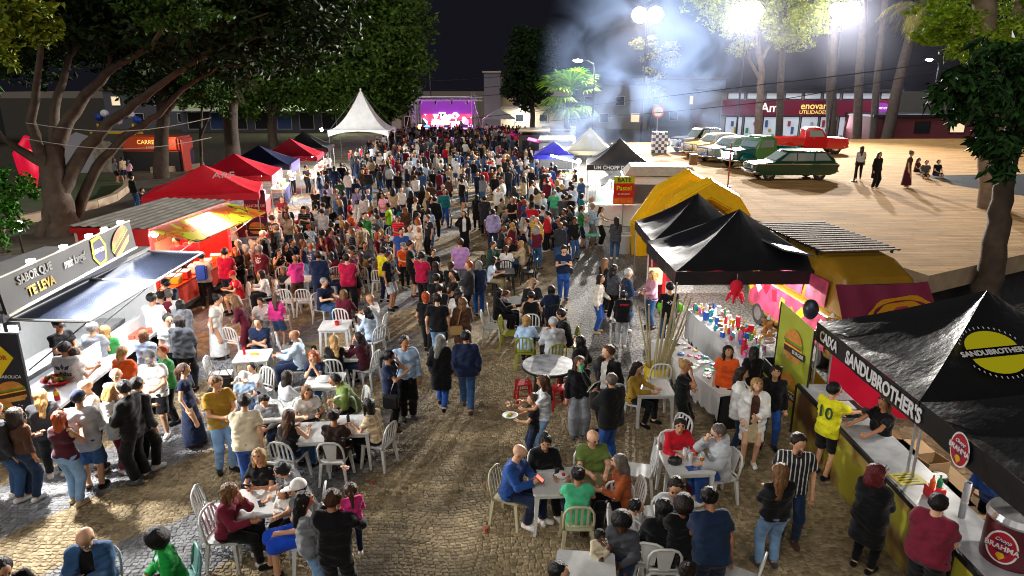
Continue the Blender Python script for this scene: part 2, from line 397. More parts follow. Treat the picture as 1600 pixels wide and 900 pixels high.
# flat dark patch painted for the shaded stair bay in the terrace
p0 = [at(1438, 274, TZ + .004), at(1600, 272, TZ + .004), at(1640, 312, TZ + .004), at(1502, 291, TZ + .004)]
MB().add([tuple(p) for p in p0], [(0, 3, 2, 1)]).build('stair_bay_shade', mat('stair_shade', (.045, .05, .06), rough=.35, var=.2), terrace)
# --- park on the left
SOIL = mat('park_soil', (.055, .045, .03), rough=.95, var=.4, vscale=2, bump=.6, bscale=8)
LAWN = mat('lawn', (.04, .065, .02), rough=.95, var=.4, vscale=5, bump=.9, bscale=30)
pk = MB(); pk.add([(-13.2, 9, .004), (-14.2, 24, .004), (-16.8, 34, .004), (-19.5, 60, .004), (-22, 84, .004), (-48, 320, .004), (-390, 320, .004), (-390, 9, .004)], [tuple(range(8))])
struct(pk.build('park_path', SOIL))
def lawn_patch(pts, name='lawn'):
	m = MB(); m.add([tuple(p) for p in pts], [tuple(range(len(pts)))]); return struct(m.build(name, LAWN))
lawn_patch([at(105, 330, .01), at(170, 312, .01), at(200, 286, .01), at(150, 268, .01), at(60, 275, .01), at(20, 320, .01)])
lawn_patch([at(200, 268, .01), at(300, 262, .01), at(320, 240, .01), at(200, 240, .01)])
WALLM = mat('park_wall', (.34, .26, .17), rough=.8, var=.2, vscale=2)
def low_wall(px, label, h=.42):
	P = [at(x, y, 0) for x, y in px]; m = MB()
	for a, b in zip(P[:-1], P[1:]):
		d = (b - a); n = Vector((-d.y, d.x, 0)).normalized() * .16
		m.hexa([a - n, b - n, b + n, a + n], [q + Vector((0, 0, h)) for q in (a - n, b - n, b + n, a + n)])
	tag(m.build('park_wall', WALLM), label, 'low wall', 'low walls of the park')
low_wall([(30, 352), (60, 345), (110, 334), (150, 325), (180, 314), (198, 300), (202, 288)], 'curved low tan wall round the big tree')
low_wall([(236, 270), (262, 269), (290, 266), (318, 262)], 'low tan wall before the orange kiosk')
# --- buildings at the far end
def windowed(name, label, x0, x1, y, h, wallm, depth=12):
	t = thing(name, label, 'building', ((x0 + x1)/2, y, 0))
	return t
def wall_box(t, x0, x1, y0, y1, z0, z1, m, name='wall'):
	l = t.location; return MB().box(((x0+x1)/2 - l.x, (y0+y1)/2 - l.y, (z0+z1)/2), (x1-x0, y1-y0, z1-z0)).build(name, m, t)
def window(t, x, y, z, w, h, glass, frame=None, name='window'):
	l = t.location
	o = MB().box((x - l.x, y - l.y, z), (w, .05, h)).build(name, glass, t)
	fm = MB()
	for a in (-1, 1): fm.box((x - l.x + a*(w/2+.03), y - l.y - .02, z), (.06, .12, h + .12)); fm.box((x - l.x, y - l.y - .022, z + a*(h/2+.03)), (w, .11, .06))
	fm.build('frame', frame or PAINTW, o); return o
LITW = emis('lit_interior', (1, .8, .5), .35); LITB = emis('lit_shop', (.75, .85, 1), .14)
DKGL = mat('night_glass', (.02, .025, .03), rough=.1)
t = thing('green_building', 'long pale green building behind the white pagoda tent', 'building', (-31, 97, 0))
GRN = mat('green_render', (.40, .52, .26), rough=.8, var=.12, vscale=.6)
wall_box(t, -46, -17, 96, 108, 3.1, 7.3, GRN); wall_box(t, -46, -17, 97.5, 108, 0, 3.1, mat('shop_wall', (.10, .10, .13), rough=.8))
wall_box(t, -46.4, -16.6, 94.2, 96, 2.9, 3.15, PAINTW, 'canopy'); wall_box(t, -46.2, -16.8, 95.7, 108.2, 7.3, 7.55, mat('parapet', (.3, .36, .24), rough=.8), 'parapet')
for i in range(9): window(t, -44 + i*3.1, 97.45, 1.5, 1.9, 2.2, [DKGL, mat('blue_shutter', (.03, .08, .25), rough=.5), DKGL][i % 3], name='shop_window')
for x in (-27.5, -23.5, -19.3): wall_box(t, x-.45, x+.45, 95.0, 95.7, 3.15, 3.9, mat('ac_unit', (.45, .45, .45), rough=.5), 'air_conditioner')
lamp('canopy_light', 'AREA', (-24, 93.6, 8.5), 700, (.85, 1, .6), t, (8, 1), (-26, 96, 5))
t = thing('corner_building', 'slim white corner building between the pagoda tent and the stage', 'building', (-15.2, 93, 0))
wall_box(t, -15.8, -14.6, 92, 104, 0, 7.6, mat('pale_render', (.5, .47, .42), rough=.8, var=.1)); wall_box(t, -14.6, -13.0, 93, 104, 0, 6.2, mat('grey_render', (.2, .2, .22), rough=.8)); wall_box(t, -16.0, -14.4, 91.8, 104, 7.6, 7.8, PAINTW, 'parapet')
for z in (1.6, 4.4): window(t, -13.8, 92.96, z, .8, 1.3, DKGL)
t = thing('balcony_building', 'cream two-storey building with slatted balcony behind the stage', 'building', (1, 101, 0))
CRM = mat('cream_render', (.52, .46, .33), rough=.8, var=.1, vscale=1)
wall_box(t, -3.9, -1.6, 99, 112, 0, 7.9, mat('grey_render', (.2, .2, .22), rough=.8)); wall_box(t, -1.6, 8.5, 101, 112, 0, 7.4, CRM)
wall_box(t, -1.7, 8.7, 99.6, 101, 3.1, 3.35, PAINTW, 'balcony_slab'); wall_box(t, -4.1, -1.5, 98.8, 112, 7.9, 8.1, CRM, 'parapet')
for i in range(28): wall_box(t, -1.6 + i*.37, -1.34 + i*.37, 99.62, 99.68, 3.35, 4.6, mat('yellow_slat', (.45, .40, .20), rough=.6), 'slat')
wall_box(t, -1.65, 8.7, 99.57, 99.73, 4.6, 4.7, DARKM, 'handrail')
for x, z in ((1.1, 1.7), (4.5, 1.7), (1.0, 5.6), (4.2, 5.6)): window(t, x, 100.96, z, 1.1, 1.0 if z < 3 else 1.6, DKGL)
lamp('balcony_lamp', 'AREA', (1.5, 99.2, 3.0), 260, (1, .98, .92), t, (1.2, .3), (1.5, 99.6, 0))
MB().box((.5, -1.4, 3.02), (1.0, .25, .06)).build('soffit_lamp', emis('lamp_white', (1, .97, .9), 14), t)
# shop with the pink sign
t = thing('discount_shop', 'shop with long pink sign and lit windows beyond the terrace', 'building', (31, 76, 0))
PINK = mat('pink_sign', lin('800F38'), rough=.5, emit=.06)
wall_box(t, 22.5, 41.5, 76, 88, 0, 5.6, mat('shop_white', (.45, .45, .48), rough=.7)); sg = wall_box(t, 22.6, 41.4, 75.6, 75.9, 3.2, 4.75, PINK, 'fascia_sign')
wall_box(t, 22.3, 41.7, 75.5, 88.2, 5.6, 5.85, DARKM, 'parapet')
for i in range(9): window(t, 24 + i*2.05, 75.96, 5.18, 1.7, .55, LITB, DARKM, 'clerestory_window')
for i in range(9):
	window(t, 24 + i*2.05, 75.96, 1.75, 1.75, 2.5, LITB, DARKM, 'shop_window')
	for q in range(4): MB().box((24 + i*2.05 - 31 - .6 + q*.4, -.25, .9 + .7*((i*7+q*5) % 3)), (.28, .1, .35 + .2*((i+q) % 3))).build('goods', mat('goods', [(.5,.08,.08),(.1,.2,.5),(.6,.5,.1),(.1,.4,.2),(.6,.6,.6)][(i*3+q) % 5], rough=.5), t)
LW = emis('sign_white', (1, 1, 1), .4); LY = emis('sign_yellow', (1, .75, .2), .4)
lettering('Am', 1.35, plane_M((27.6, 75.55, 3.95), (1, 0, 0), (0, 0, 1)), LW, t, bold=.015)
lettering('enovar', 1.0, plane_M((32.3, 75.55, 4.15), (1, 0, 0), (0, 0, 1)), LY, t, bold=.012)
lettering('UTILIDADES', .55, plane_M((32.3, 75.55, 3.5), (1, 0, 0), (0, 0, 1)), LY, t)
m = MB(); m.lathe([(0, .02), (1.0, .02), (1.0, -.02), (0, -.02)], (8.6, -.46, 3.98), 20, 'Y', Matrix.Diagonal((.95, 1, .5, 1))).build('oval_logo', emis('logo_purple', lin('7A2A8A'), .6), t)
lettering('Romera', .5, plane_M((39.6, 75.5, 3.98), (1, 0, 0), (0, 0, 1)), LW, t)
lamp('shop_light', 'AREA', (31, 75.2, 2.6), 500, (.92, .96, 1), t, (17, 1.5), (31, 66, .5))
# low red kiosk wall and far houses behind the terrace
t = thing('red_wall_shop', 'low dark red shopfront beyond the terrace palms', 'building', (46, 70, 0))
wall_box(t, 36, 56, 70, 76, 0, 3.3, mat('dark_red', (.16, .03, .04), rough=.7, var=.2)); wall_box(t, 35.8, 56.2, 69.6, 76, 3.3, 3.5, DARKM, 'parapet')
for x in (41, 44.5, 48, 51.5): window(t, x, 69.96, 2.3, 1.4, 1.0, [LITW, DKGL][int(x) % 2], DARKM)
for i, (x0, x1, y, h, c) in enumerate(((-60, -47, 104, 5.5, (.10, .10, .12)), (9.5, 20, 104, 6.2, (.3, .28, .26)), (20.5, 33, 110, 7.0, (.22, .22, .26)), (-75, -58, 70, 5.0, (.10, .10, .12)))):
	t = thing('far_house', ['grey house at the far left behind the park trees', 'house with dim windows behind the lit palm', 'grey house hidden by the smoke', 'pale house beyond the park, left of the big tree'][i], 'house', ((x0+x1)/2, y, 0))
	wall_box(t, x0, x1, y, y + 10, 0, h, mat('house_render', c, rough=.85, var=.1)); wall_box(t, x0 - .3, x1 + .3, y - .3, y + 10, h, h + .3, mat('roof_tile', (.18, .09, .06), rough=.8), 'roof')
	for q in range(4): window(t, x0 + 1.8 + q*(x1-x0-3.6)/3, y - .04, 1.6 if q % 2 else 4.0, 1.2, 1.2, LITW if (q + i) % 4 == 0 else DKGL)
# --- stage
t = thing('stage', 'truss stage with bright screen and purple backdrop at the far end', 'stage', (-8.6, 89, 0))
TRUSS = mat('truss_aluminium', (.6, .6, .62), rough=.35, metal=.7)
def truss(a, b, w, seg):
	m = MB(); a, b = Vector(a), Vector(b); d = (b - a).normalized(); u = d.orthogonal().normalized()
	u = Vector((0, 1, 0)) if abs(d.y) < .5 else Vector((1, 0, 0)); v = d.cross(u); C = [(u*i + v*j) * w/2 for i, j in ((-1,-1),(1,-1),(1,1),(-1,1))]
	for c in C: m.tube([a + c, b + c], .03, 5)
	L = (b - a).length; n = int(L / seg)
	for i in range(n):
		for q in range(4): m.tube([a + C[q] + d*(L*i/n), a + C[(q+1) % 4] + d*(L*(i+1)/n)], .018, 4)
	return m
MB().box((0, 3, .45), (8.2, 6, .9)).build('deck', BLACK, t)
for x in (-3.75, 3.75): truss((x, -.3, 0), (x, -.3, 5.4), .45, .5).build('truss_tower', TRUSS, t); truss((x, 5, 0), (x, 5, 5.0), .4, .6).build('truss_tower', TRUSS, t)
truss((-4.9, -.3, 4.6), (4.9, -.3, 4.6), .45, .5).build('truss_beam', TRUSS, t); truss((-4, 5, 4.6), (4, 5, 4.6), .4, .6).build('truss_beam', TRUSS, t)
for x in (-4.8, 4.8): MB().tube([(x*.8, -.3, 4.4), (x*1.05, -.6, .05)], .04, 5).build('stay', TRUSS, t)
MB().box((0, 4.6, 3.45), (7.2, .05, 2.0)).build('glowing_backdrop', mat('purple_cloth_glow', lin('9A40C0'), rough=.8, emit=.22), t)  # cloth backdrop; its stage lighting is put in as glow
SCR = bpy.data.materials.new('led_screen'); SCR.use_nodes = True
def scr():
	n, l = SCR.node_tree.nodes, SCR.node_tree.links; b = n['Principled BSDF']; tc = n.new('ShaderNodeTexCoord')
	v = n.new('ShaderNodeTexVoronoi'); v.inputs['Scale'].default_value = 1.6; l.new(tc.outputs['Object'], v.inputs[0])
	sc = n.new('ShaderNodeSeparateColor'); l.new(v.outputs['Color'], sc.inputs[0])
	r = n.new('ShaderNodeValToRGB'); e = r.color_ramp.elements; r.color_ramp.interpolation = 'CONSTANT'
	e[0].color = (.75, .03, .08, 1); e[1].position = .28; e[1].color = (.95, .95, 1, 1)
	for p, c in ((.5, (.85, .05, .12, 1)), (.66, (.1, .35, .9, 1)), (.75, (.02, .01, .03, 1)), (.88, (.9, .2, .5, 1))):
		q = e.new(p); q.color = c
	l.new(sc.outputs[0], r.inputs[0]); l.new(r.outputs[0], b.inputs['Emission Color']); b.inputs['Emission Strength'].default_value = 1.6; b.inputs['Base Color'].default_value = (.02, .02, .02, 1)
scr()
MB().box((0, 4.4, 1.7), (6.6, .08, 1.75)).build('led_screen', SCR, t)
lettering('TheO', 1.1, plane_M((-8.5, 93.3, 2.35), (1, 0, 0), (0, 0, 1)), emis('screen_white', (1, 1, 1), 1.6), t, bold=.03, shear=.2)
lettering('Meirele', 1.0, plane_M((-8.5, 93.3, 1.5), (1, 0, 0), (0, 0, 1)), emis('screen_white', (1, 1, 1), 1.6), t, bold=.03, shear=.2)
for i in range(4): m = MB(); m.cyl((-2.9 + i*1.95, -.4, 4.3), (-2.9 + i*1.95, -.55, 3.95), .16, 8, .12); m.box((-2.9 + i*1.95, -.35, 4.34), (.3, .1, .2)); m.build('stage_lamp', BLACK, t)
for x, c in ((-3.1, (1, .45, .05)), (3.3, (.5, .2, 1))): MB().ball((x, .3, 1.2), .3, 10, 8).build('beam_lamp', emis('beam', c, 9), t)
lamp('stage_light', 'AREA', (-8.6, 92.5, 3.2), 900, (.85, .35, 1), t, (6, 2), (-6, 70, 1)); lamp('stage_red', 'SPOT', (-5.4, 89, 4.2), 2600, (1, .2, .35), t, .2, (0, 66, 1), 70)
tn = thing('stage_side_tent', 'grey gazebo beside the stage, its right side', 'tent', (-1.6, 87, 0))
m = MB(); pk_ = (0, 0, 3.5); cs = [(-2, -2, 2.3), (2, -2, 2.3), (2, 2, 2.3), (-2, 2, 2.3)]; m.add([pk_] + cs, [(0,1,2),(0,2,3),(0,3,4),(0,4,1)]); m.build('canopy', mat('grey_canvas', (.35, .34, .38), rough=.7), tn)
for c in cs: MB().cyl((c[0]*.97, c[1]*.97, 0), (c[0]*.97, c[1]*.97, 2.3), .03, 6).build('leg', STEEL, tn)
# --- street lamps and cables
LAMPW = emis('lamp_warm', (1, .82, .55), 60); LAMPC = emis('lamp_cool', (.9, .95, 1), 60)
def street_lamp(x, y, h, label, arm=1.2, m=LAMPW, power=500, col=(1, .82, .55)):
	t = thing('street_lamp', label, 'street lamp', (x, y, 0), 0, 'street lamps')
	MB().tube([(0, 0, 0), (0, 0, h - .8), (-arm*.1, 0, h - .25), (-arm*.5, 0, h), (-arm, 0, h)], [.09, .07, .06, .05, .05], 7).build('pole', DARKM, t)
	MB().ball((-arm - .2, 0, h), (.4, .18, .12), 10, 6).build('lamp_head', m, t)
	lamp('street_light', 'SPOT', (x - arm - .2, y, h - .2), power, col, t, .15, (x - arm - .2, y - .5, 0), 150, .6)
street_lamp(6.9, 60, 8.3, 'curved street lamp beside the lit palm', power=2200)
street_lamp(-11.0, 96, 9.0, 'distant street lamp above the stage', 0.8, LAMPC, 900, (.9, .95, 1))
street_lamp(44, 74, 8.8, 'street lamp beyond the terrace palms', 0.9, LAMPC, 900, (.9, .95, 1))
def cable(pts, label, r=.022, m=BLACK):
	P = []
	for a, b in zip(pts[:-1], pts[1:]):
		for i in range(8): P.append(a.lerp(b, i/8))
	P.append(pts[-1]); n = len(P) - 1
	P = [p - Vector((0, 0, .35*math.sin(math.pi*i/n))) for i, p in enumerate(P)]
	tag(MB().tube(P, r, 5).build('cable', m), label, 'cable', 'cables over the square')
cable([at_y(640, 195, 60), at_y(1200, 121, 40), at_y(1660, 70, 30)], 'upper black cable strung over the terrace')
cable([at_y(860, 189, 50), at_y(1200, 149, 40), at_y(1660, 72, 32)], 'lower black cable strung over the terrace')
cable([at_y(40, 192, 22), at_y(330, 184, 24)], 'upper pale wire before the big tree', .012, PAINTW)
cable([at_y(40, 217, 22), at_y(330, 215, 24)], 'lower pale wire before the big tree', .012, PAINTW)
for yy, nm in ((118, 'highest'), (133, 'middle'), (146, 'lowest')): cable([at_y(560, yy + 6, 84), at_y(800, yy, 92)], nm + ' black cable above the stage truss', .035)
# --- gazebos
def canvas(rgb, rough=.5, bump=.5, bscale=7): return mat('tent_canvas', rgb, rough=rough, bump=bump, bscale=bscale, var=.08, vscale=2, spec=.5)
def gazebo(name, label, c, size, rz, eave, peak, m, val=.28, valm=None, nseg=12, sag=.22, wr=.012, legm=STEEL, group=None, sides='nesw', cat='gazebo', conc=1.25, seed=1):
	w, d = size[0]/2, size[1]/2; rng = random.Random(seed)
	t = thing(name, label, cat, (c[0], c[1], 0), rz, group)
	cs = [Vector((-w, -d, eave)), Vector((w, -d, eave)), Vector((w, d, eave)), Vector((-w, d, eave))]; pk = Vector((0, 0, peak))
	mb = MB(); n = nseg
	for s in range(4):
		a, b = cs[s], cs[(s+1) % 4]; vs = []; idx = {}; nrm = (b - a).cross(pk - a).normalized(); ph = rng.uniform(0, 6)
		for i in range(n + 1):
			for j in range(n + 1 - 0):
				v = j / n; u = i / n
				e = a.lerp(b, u); p = e.lerp(pk, v)
				p.z = eave + (peak - eave) * (v ** conc)
				sgz = sag * math.sin(math.pi*u) * (1 - v) * v * 2.2 * .6
				p -= nrm * sgz
				dc = min((p - a).length, (p - b).length)
				p += nrm * (wr * math.sin(u*46 + ph + 5*v) * math.exp(-v*2.2) * (1 if .02 < u < .98 else 0) + wr*2.2*math.sin(17*u*(1-v) + ph) * math.exp(-dc*1.1) * (1 if .02 < u < .98 and v > 0 else 0))
				idx[i, j] = len(vs); vs.append(p)
		fs = [(idx[i, j], idx[i+1, j], idx[i+1, j+1], idx[i, j+1]) for i in range(n) for j in range(n)]
		mb.add(vs, fs)
	o = mb.build('canopy', m, t); smooth_angle(o, 28)
	if val:
		for s in range(4):
			a, b = cs[s], cs[(s+1) % 4]; nn = 10; v = MB(); vs = []
			out = Vector(((a.x+b.x)/2, (a.y+b.y)/2, 0)).normalized()
			for i in range(nn + 1):
				p = a.lerp(b, i/nn) + out*.004; q = p - Vector((0, 0, val)) + out*.012*math.sin(i*2.1 + s)
				vs += [p, q]
			v.add(vs, [(2*i, 2*i+1, 2*i+3, 2*i+2) for i in range(nn)]); v.build('valance', valm or m, t)
	for q in cs: MB().tube([(q.x*.975, q.y*.975, 0), (q.x*.975, q.y*.975, eave - .02)], .022, 6).build('leg', legm, t)
	fr = MB()
	for s in range(4): a, b = cs[s]*.97, cs[(s+1) % 4]*.97; fr.tube([(a.x, a.y, eave - .06), (b.x, b.y, eave - .06)], .014, 5)
	for q in cs: fr.tube([(q.x*.97, q.y*.97, eave - .06), (0, 0, peak - .07)], .014, 5)
	fr.build('frame', legm, t); return t
RED = canvas(lin('E0102A'), .55); RED2 = canvas(lin('CC0E30'), .55); NAVY = canvas(lin('16204A'), .5); BLK = canvas((.012, .012, .014), .36, .35, 5); CREAM = canvas(lin('C4AE7C'), .7); BLUEP = canvas(lin('3A2FA0'), .55)
STRIPE = bpy.data.materials.new('striped_cloth'); STRIPE.use_nodes = True
def strp():
	n, l = STRIPE.node_tree.nodes, STRIPE.node_tree.links; b = n['Principled BSDF']; tc = n.new('ShaderNodeTexCoord'); sp_ = n.new('ShaderNodeSeparateXYZ'); l.new(tc.outputs['Object'], sp_.inputs[0])
	q = n.new('ShaderNodeMath'); q.operation = 'MULTIPLY'; q.inputs[1].default_value = 11; l.new(sp_.outputs[2], q.inputs[0]); f = n.new('ShaderNodeMath'); f.operation = 'FRACT'; l.new(q.outputs[0], f.inputs[0])
	g = n.new('ShaderNodeMath'); g.operation = 'GREATER_THAN'; g.inputs[1].default_value = .5; l.new(f.outputs[0], g.inputs[0])
	mx = n.new('ShaderNodeMix'); mx.data_type = 'RGBA'; l.new(g.outputs[0], mx.inputs[0]); mx.inputs[6].default_value = (.6, .03, .1, 1); mx.inputs[7].default_value = (.75, .75, .78, 1); l.new(mx.outputs[2], b.inputs['Base Color']); b.inputs['Roughness'].default_value = .8
strp()
g1 = gazebo('gazebo', 'large bright red gazebo with white lettering, first of the row', (-13.1, 29.2), (4.4, 3.4), R(17), 2.15, 3.2, RED, .28, RED2, group='gazebos along the park side', seed=2)
lettering('ARF', .55, plane_M((-11.9, 28.3, 2.86), (math.cos(R(17)), math.sin(R(17)), 0), (-.15, .5, .33)), PAINTW, g1, sx=.9)
g2 = gazebo('gazebo', 'red gazebo with a striped flag banner behind the large red one', (-13.9, 34.6), (3.9, 3.5), R(10), 2.2, 3.15, RED2, .26, RED2, group='gazebos along the park side', seed=3)
MB().slab([(1.98, -1.7, 2.2), (1.98, 1.7, 2.2), (1.98, 1.7, 1.7), (1.98, -1.7, 1.7)], .01).build('flag_banner', STRIPE, g2)
g3 = gazebo('gazebo', 'navy blue gazebo with a striped banner in the left row', (-14.3, 39.2), (3.8, 3.5), R(8), 2.2, 3.15, NAVY, .26, NAVY, group='gazebos along the park side', seed=4)
MB().slab([(1.93, -1.5, 2.25), (1.93, 1.5, 2.25), (1.93, 1.5, 1.7), (1.93, -1.5, 1.7)], .01).build('flag_banner', mat('banner_violet', lin('6A5FB0'), rough=.8), g3)
gazebo('gazebo', 'smaller red gazebo between the navy and the black ones', (-13.9, 43.6), (3.6, 3.4), R(8), 2.2, 3.2, RED2, .26, RED2, group='gazebos along the park side', seed=5)
gazebo('gazebo', 'black gazebo at the end of the park side row', (-14.5, 48.6), (3.6, 3.6), R(8), 2.25, 3.3, BLK, .26, BLK, group='gazebos along the park side', seed=6)
# tall white pagoda tent
PAG = canvas((.85, .85, .86), .5, .25, 3)
pg = gazebo('pagoda_tent', 'tall white pagoda tent with pointed peak', (-12.9, 60.5), (5.0, 4.6), R(2), 2.75, 6.0, PAG, .0, nseg=18, conc=1.75, sag=.1, wr=.006, cat='tent', seed=7)
for s in range(4):
	m = MB(); w, d = 2.5, 2.3; cs = [(-w,-d),(w,-d),(w,d),(-w,d)]; a, b = Vector((*cs[s], 0)), Vector((*cs[(s+1) % 4], 0)); vs = []
	for i in range(13): p = a.lerp(b, i/12)*1.004; vs += [(p.x, p.y, 2.75), (p.x, p.y, 2.75 - .1 - .42*abs((i/12 - .5)*2)**2.2)]
	m.add(vs, [(2*i, 2*i+1, 2*i+3, 2*i+2) for i in range(12)]).build('valance', PAG, pg)
MB().ball((0, 0, 6.0), .09, 8, 6).build('finial', PAINTW, pg)
# right side, far to near
gazebo('gazebo', 'small violet-blue gazebo in the smoke', (2.7, 44.8), (2.5, 2.5), R(-4), 2.15, 2.95, BLUEP, .25, canvas(lin('20209A'), .5), group='gazebos along the terrace side', seed=8)
gazebo('gazebo', 'cream gazebo with a high peak near the grill smoke', (5.1, 45.6), (3.0, 3.0), R(-6), 2.35, 3.75, CREAM, .25, CREAM, group='gazebos along the terrace side', seed=9, conc=1.4)
ch = gazebo('gazebo', 'black gazebo lettered UM CHOPP DE ORIGEM', (6.0, 38.6), (3.6, 3.4), R(-6), 2.3, 3.6, mat('worn_black_canvas', (.035, .03, .028), rough=.5, bump=.5, bscale=5, var=.3, vscale=2), .3, BLK, group='gazebos along the terrace side', seed=10, conc=1.4)
fx = Vector((math.cos(R(-6)), math.sin(R(-6)), 0)); fn = Vector((fx.y, -fx.x, 0))
lettering('UM CHOPP DE ORIGEM', .27, plane_M(Vector((6.0, 38.6, 2.15)) + fn*1.73, fx, (0, 0, 1)), PAINTW, ch, bold=.004)
g_a = gazebo('gazebo', 'black gazebo behind the larger black one, before the yellow inflatable', (5.65, 20.7), (3.2, 3.1), R(-1), 2.15, 3.3, BLK, .3, BLK, group='gazebos along the terrace side', seed=11, sag=.3, wr=.02, conc=1.2)
g_b = gazebo('gazebo', 'large black gazebo over the craft stall with a deep front valance', (5.85, 17.4), (3.95, 3.3), R(1), 2.2, 3.4, BLK, .34, BLK, group='gazebos along the terrace side', seed=12, sag=.3, wr=.02, conc=1.2)
# the sandwich stall
SX = 5.75
s1 = gazebo('gazebo', 'glossy black gazebo with yellow round emblem over the sandwich stall', (SX + 1.85, 10.45), (3.7, 3.35), R(0), 2.2, 3.33, mat('glossy_black_tarp', (.012, .012, .013), rough=.30, bump=.5, bscale=8, spec=.5), .36, BLK, group='gazebos along the terrace side', seed=13, sag=.26, wr=.016, conc=1.15)
s2 = gazebo('gazebo', 'glossy black gazebo at the frame edge over the beer counter', (SX + 1.85, 7.08), (3.7, 3.3), R(0), 2.2, 3.4, mat('glossy_black_tarp', (.012, .012, .013), rough=.30, bump=.5, bscale=8, spec=.5), .36, BLK, group='gazebos along the terrace side', seed=14, sag=.26, wr=.016, conc=1.15)
LETW = mat('white_print', (.72, .72, .72), rough=.6)
def on_front(txt, y, z, size, parent, sx=.8, m=LETW, bold=.006): return lettering(txt, size, plane_M((SX - .03, y, z), (0, -1, 0), (0, 0, 1)), m, parent, sx=sx, bold=bold)
on_front('CAIXA', 11.55, 2.02, .27, s1, .85); on_front('SANDUBROTHER\'S', 9.75, 2.01, .31, s1, .86, bold=.01); on_front('FAST', 6.35, 2.03, .22, s2, .9)
def emblem(parent, M, sc):
	"""round beer badge: white border, red field, lettering, gold drop"""
	def disc(rx, ry, z, m, n=24, name='badge'):
		q = MB(); q.add([M @ Vector((rx*math.cos(2*math.pi*i/n)*sc, ry*math.sin(2*math.pi*i/n)*sc, z)) for i in range(n)], [tuple(range(n))]); o = q.build(name, m, None); o.parent = parent
		o.data.transform(parent.matrix_basis.inverted()); return o
	disc(.20, .25, .004, PAINTW); disc(.175, .225, .007, mat('badge_red', lin('A8122A'), rough=.5)); disc(.13, .09, .009, mat('badge_navy', lin('2A1A55'), rough=.5)).data.transform(Matrix.Translation((0, 0, 0)))
	q = MB(); q.add([M @ Vector((x*sc, y*sc, .010)) for x, y in ((-.19, -.055), (.19, -.055), (.20, .055), (-.18, .055))], [(0, 1, 2, 3)]); o = q.build('badge_band', mat('badge_red', lin('A8122A'), rough=.5), None); o.parent = parent; o.data.transform(parent.matrix_basis.inverted())
	lettering('BRAHMA', .105*sc, M @ Matrix.Translation((0, 0, .013)), PAINTW, parent, bold=.002*sc); lettering('Chopp', .075*sc, M @ Matrix.Translation((0, .11*sc, .013)), PAINTW, parent, shear=.3)
	q = MB(); q.add([M @ Vector((x*sc, y*sc, .012)) for x, y in ((-.06, -.13), (0, -.20), (.06, -.13), (.03, -.08), (-.03, -.08))], [(0, 1, 2, 3, 4)]); o = q.build('badge_drop', mat('badge_gold', lin('E0B020'), rough=.4), None); o.parent = parent; o.data.transform(parent.matrix_basis.inverted())
emblem(s2, plane_M((SX - .035, 7.75, 2.02), (0, -1, 0), (0, 0, 1)), .95)
# yellow round emblem printed on the near slope of the canopy
em_o = Vector((7.14, 9.42, 2.655)); em_x = Vector((1.0, .1, .06)); em_u = Vector((-.05, 1.0, .64))
Mem = plane_M(em_o, em_x, em_u)
def em_poly(pts, m, z, name):
	q = MB(); q.add([Mem @ Vector((x, y, z)) for x, y in pts], [tuple(range(len(pts)))]); o = q.build(name, m, None); o.parent = s1; o.data.transform(s1.matrix_basis.inverted()); return o
YEL = mat('emblem_yellow', lin('D8D010'), rough=.5)
for sgn in (1, -1):
	pts = [(.40*math.cos(a), sgn*(.085 + .30*math.sin(a))) for a in [math.pi*i/14 for i in range(15)]]
	em_poly(pts if sgn > 0 else pts[::-1], YEL, .05, 'emblem_half')
lettering("SANDUBROTHER'S", .125, Mem @ Matrix.Translation((0, 0, .05)), LETW, s1, bold=.003)
for k_ in range(40):
	a = 2*math.pi*k_/40
	if abs(math.sin(a)) < .35: continue
	em_poly([(.50*math.cos(a) - .008, (.45)*math.sin(a) - .02), (.50*math.cos(a) + .008, .45*math.sin(a) - .02), (.50*math.cos(a) + .008, .45*math.sin(a) + .02), (.50*math.cos(a) - .008, .45*math.sin(a) + .02)], LETW, .05, 'emblem_tick')
# counter with yellow burger panels
ct = thing('stall_counter', 'long stall counter with yellow burger panels under the glossy gazebo', 'counter', (5.5, 9, 0))
PANY = bpy.data.materials.new('burger_panel'); PANY.use_nodes = True
def pany():
	n, l = PANY.node_tree.nodes, PANY.node_tree.links; b = n['Principled BSDF']; g = n.new('ShaderNodeNewGeometry'); tx = n.new('ShaderNodeTexNoise'); tx.inputs['Scale'].default_value = 1.1; tx.inputs['Detail'].default_value = 3; l.new(g.outputs['Position'], tx.inputs[0])
	r = n.new('ShaderNodeValToRGB'); e = r.color_ramp.elements; e[0].position = .40; e[0].color = (.10, .045, .02, 1); e[1].position = .56; e[1].color = (.55, .50, .05, 1); q = e.new(.48); q.color = (.35, .22, .06, 1); l.new(tx.outputs[0], r.inputs[0]); l.new(r.outputs[0], b.inputs['Base Color']); b.inputs['Roughness'].default_value = .45
pany()
for i, (y0, y1) in enumerate(((11.9, 10.3), (10.28, 8.7), (8.68, 7.1), (7.08, 5.6))):
	MB().box((-.05, (y0+y1)/2 - 9, .48), (.06, y0 - y1 - .03, .96)).build('panel', PANY, ct)
	MB().box((-.06, y0 - 9, .5), (.09, .04, 1.0)).build('post', BLACK, ct)
MB().box((.32, 8.75 - 9, 1.0), (.72, 6.3, .05)).build('worktop', mat('pale_worktop', (.42, .44, .47), rough=.4, var=.25, vscale=4), ct, bevel=.008); MB().box((-.06, 8.75 - 9, 1.0), (.05, 6.3, .075)).build('edge_strip', BLACK, ct)
MB().box((.32, 8.75 - 9, .5), (.6, 6.1, .04)).build('shelf', WOOD, ct)
MB().box((.85, 9.6 - 9, .72), (.5, 2.4, .05)).build('back_shelf', WOOD, ct)
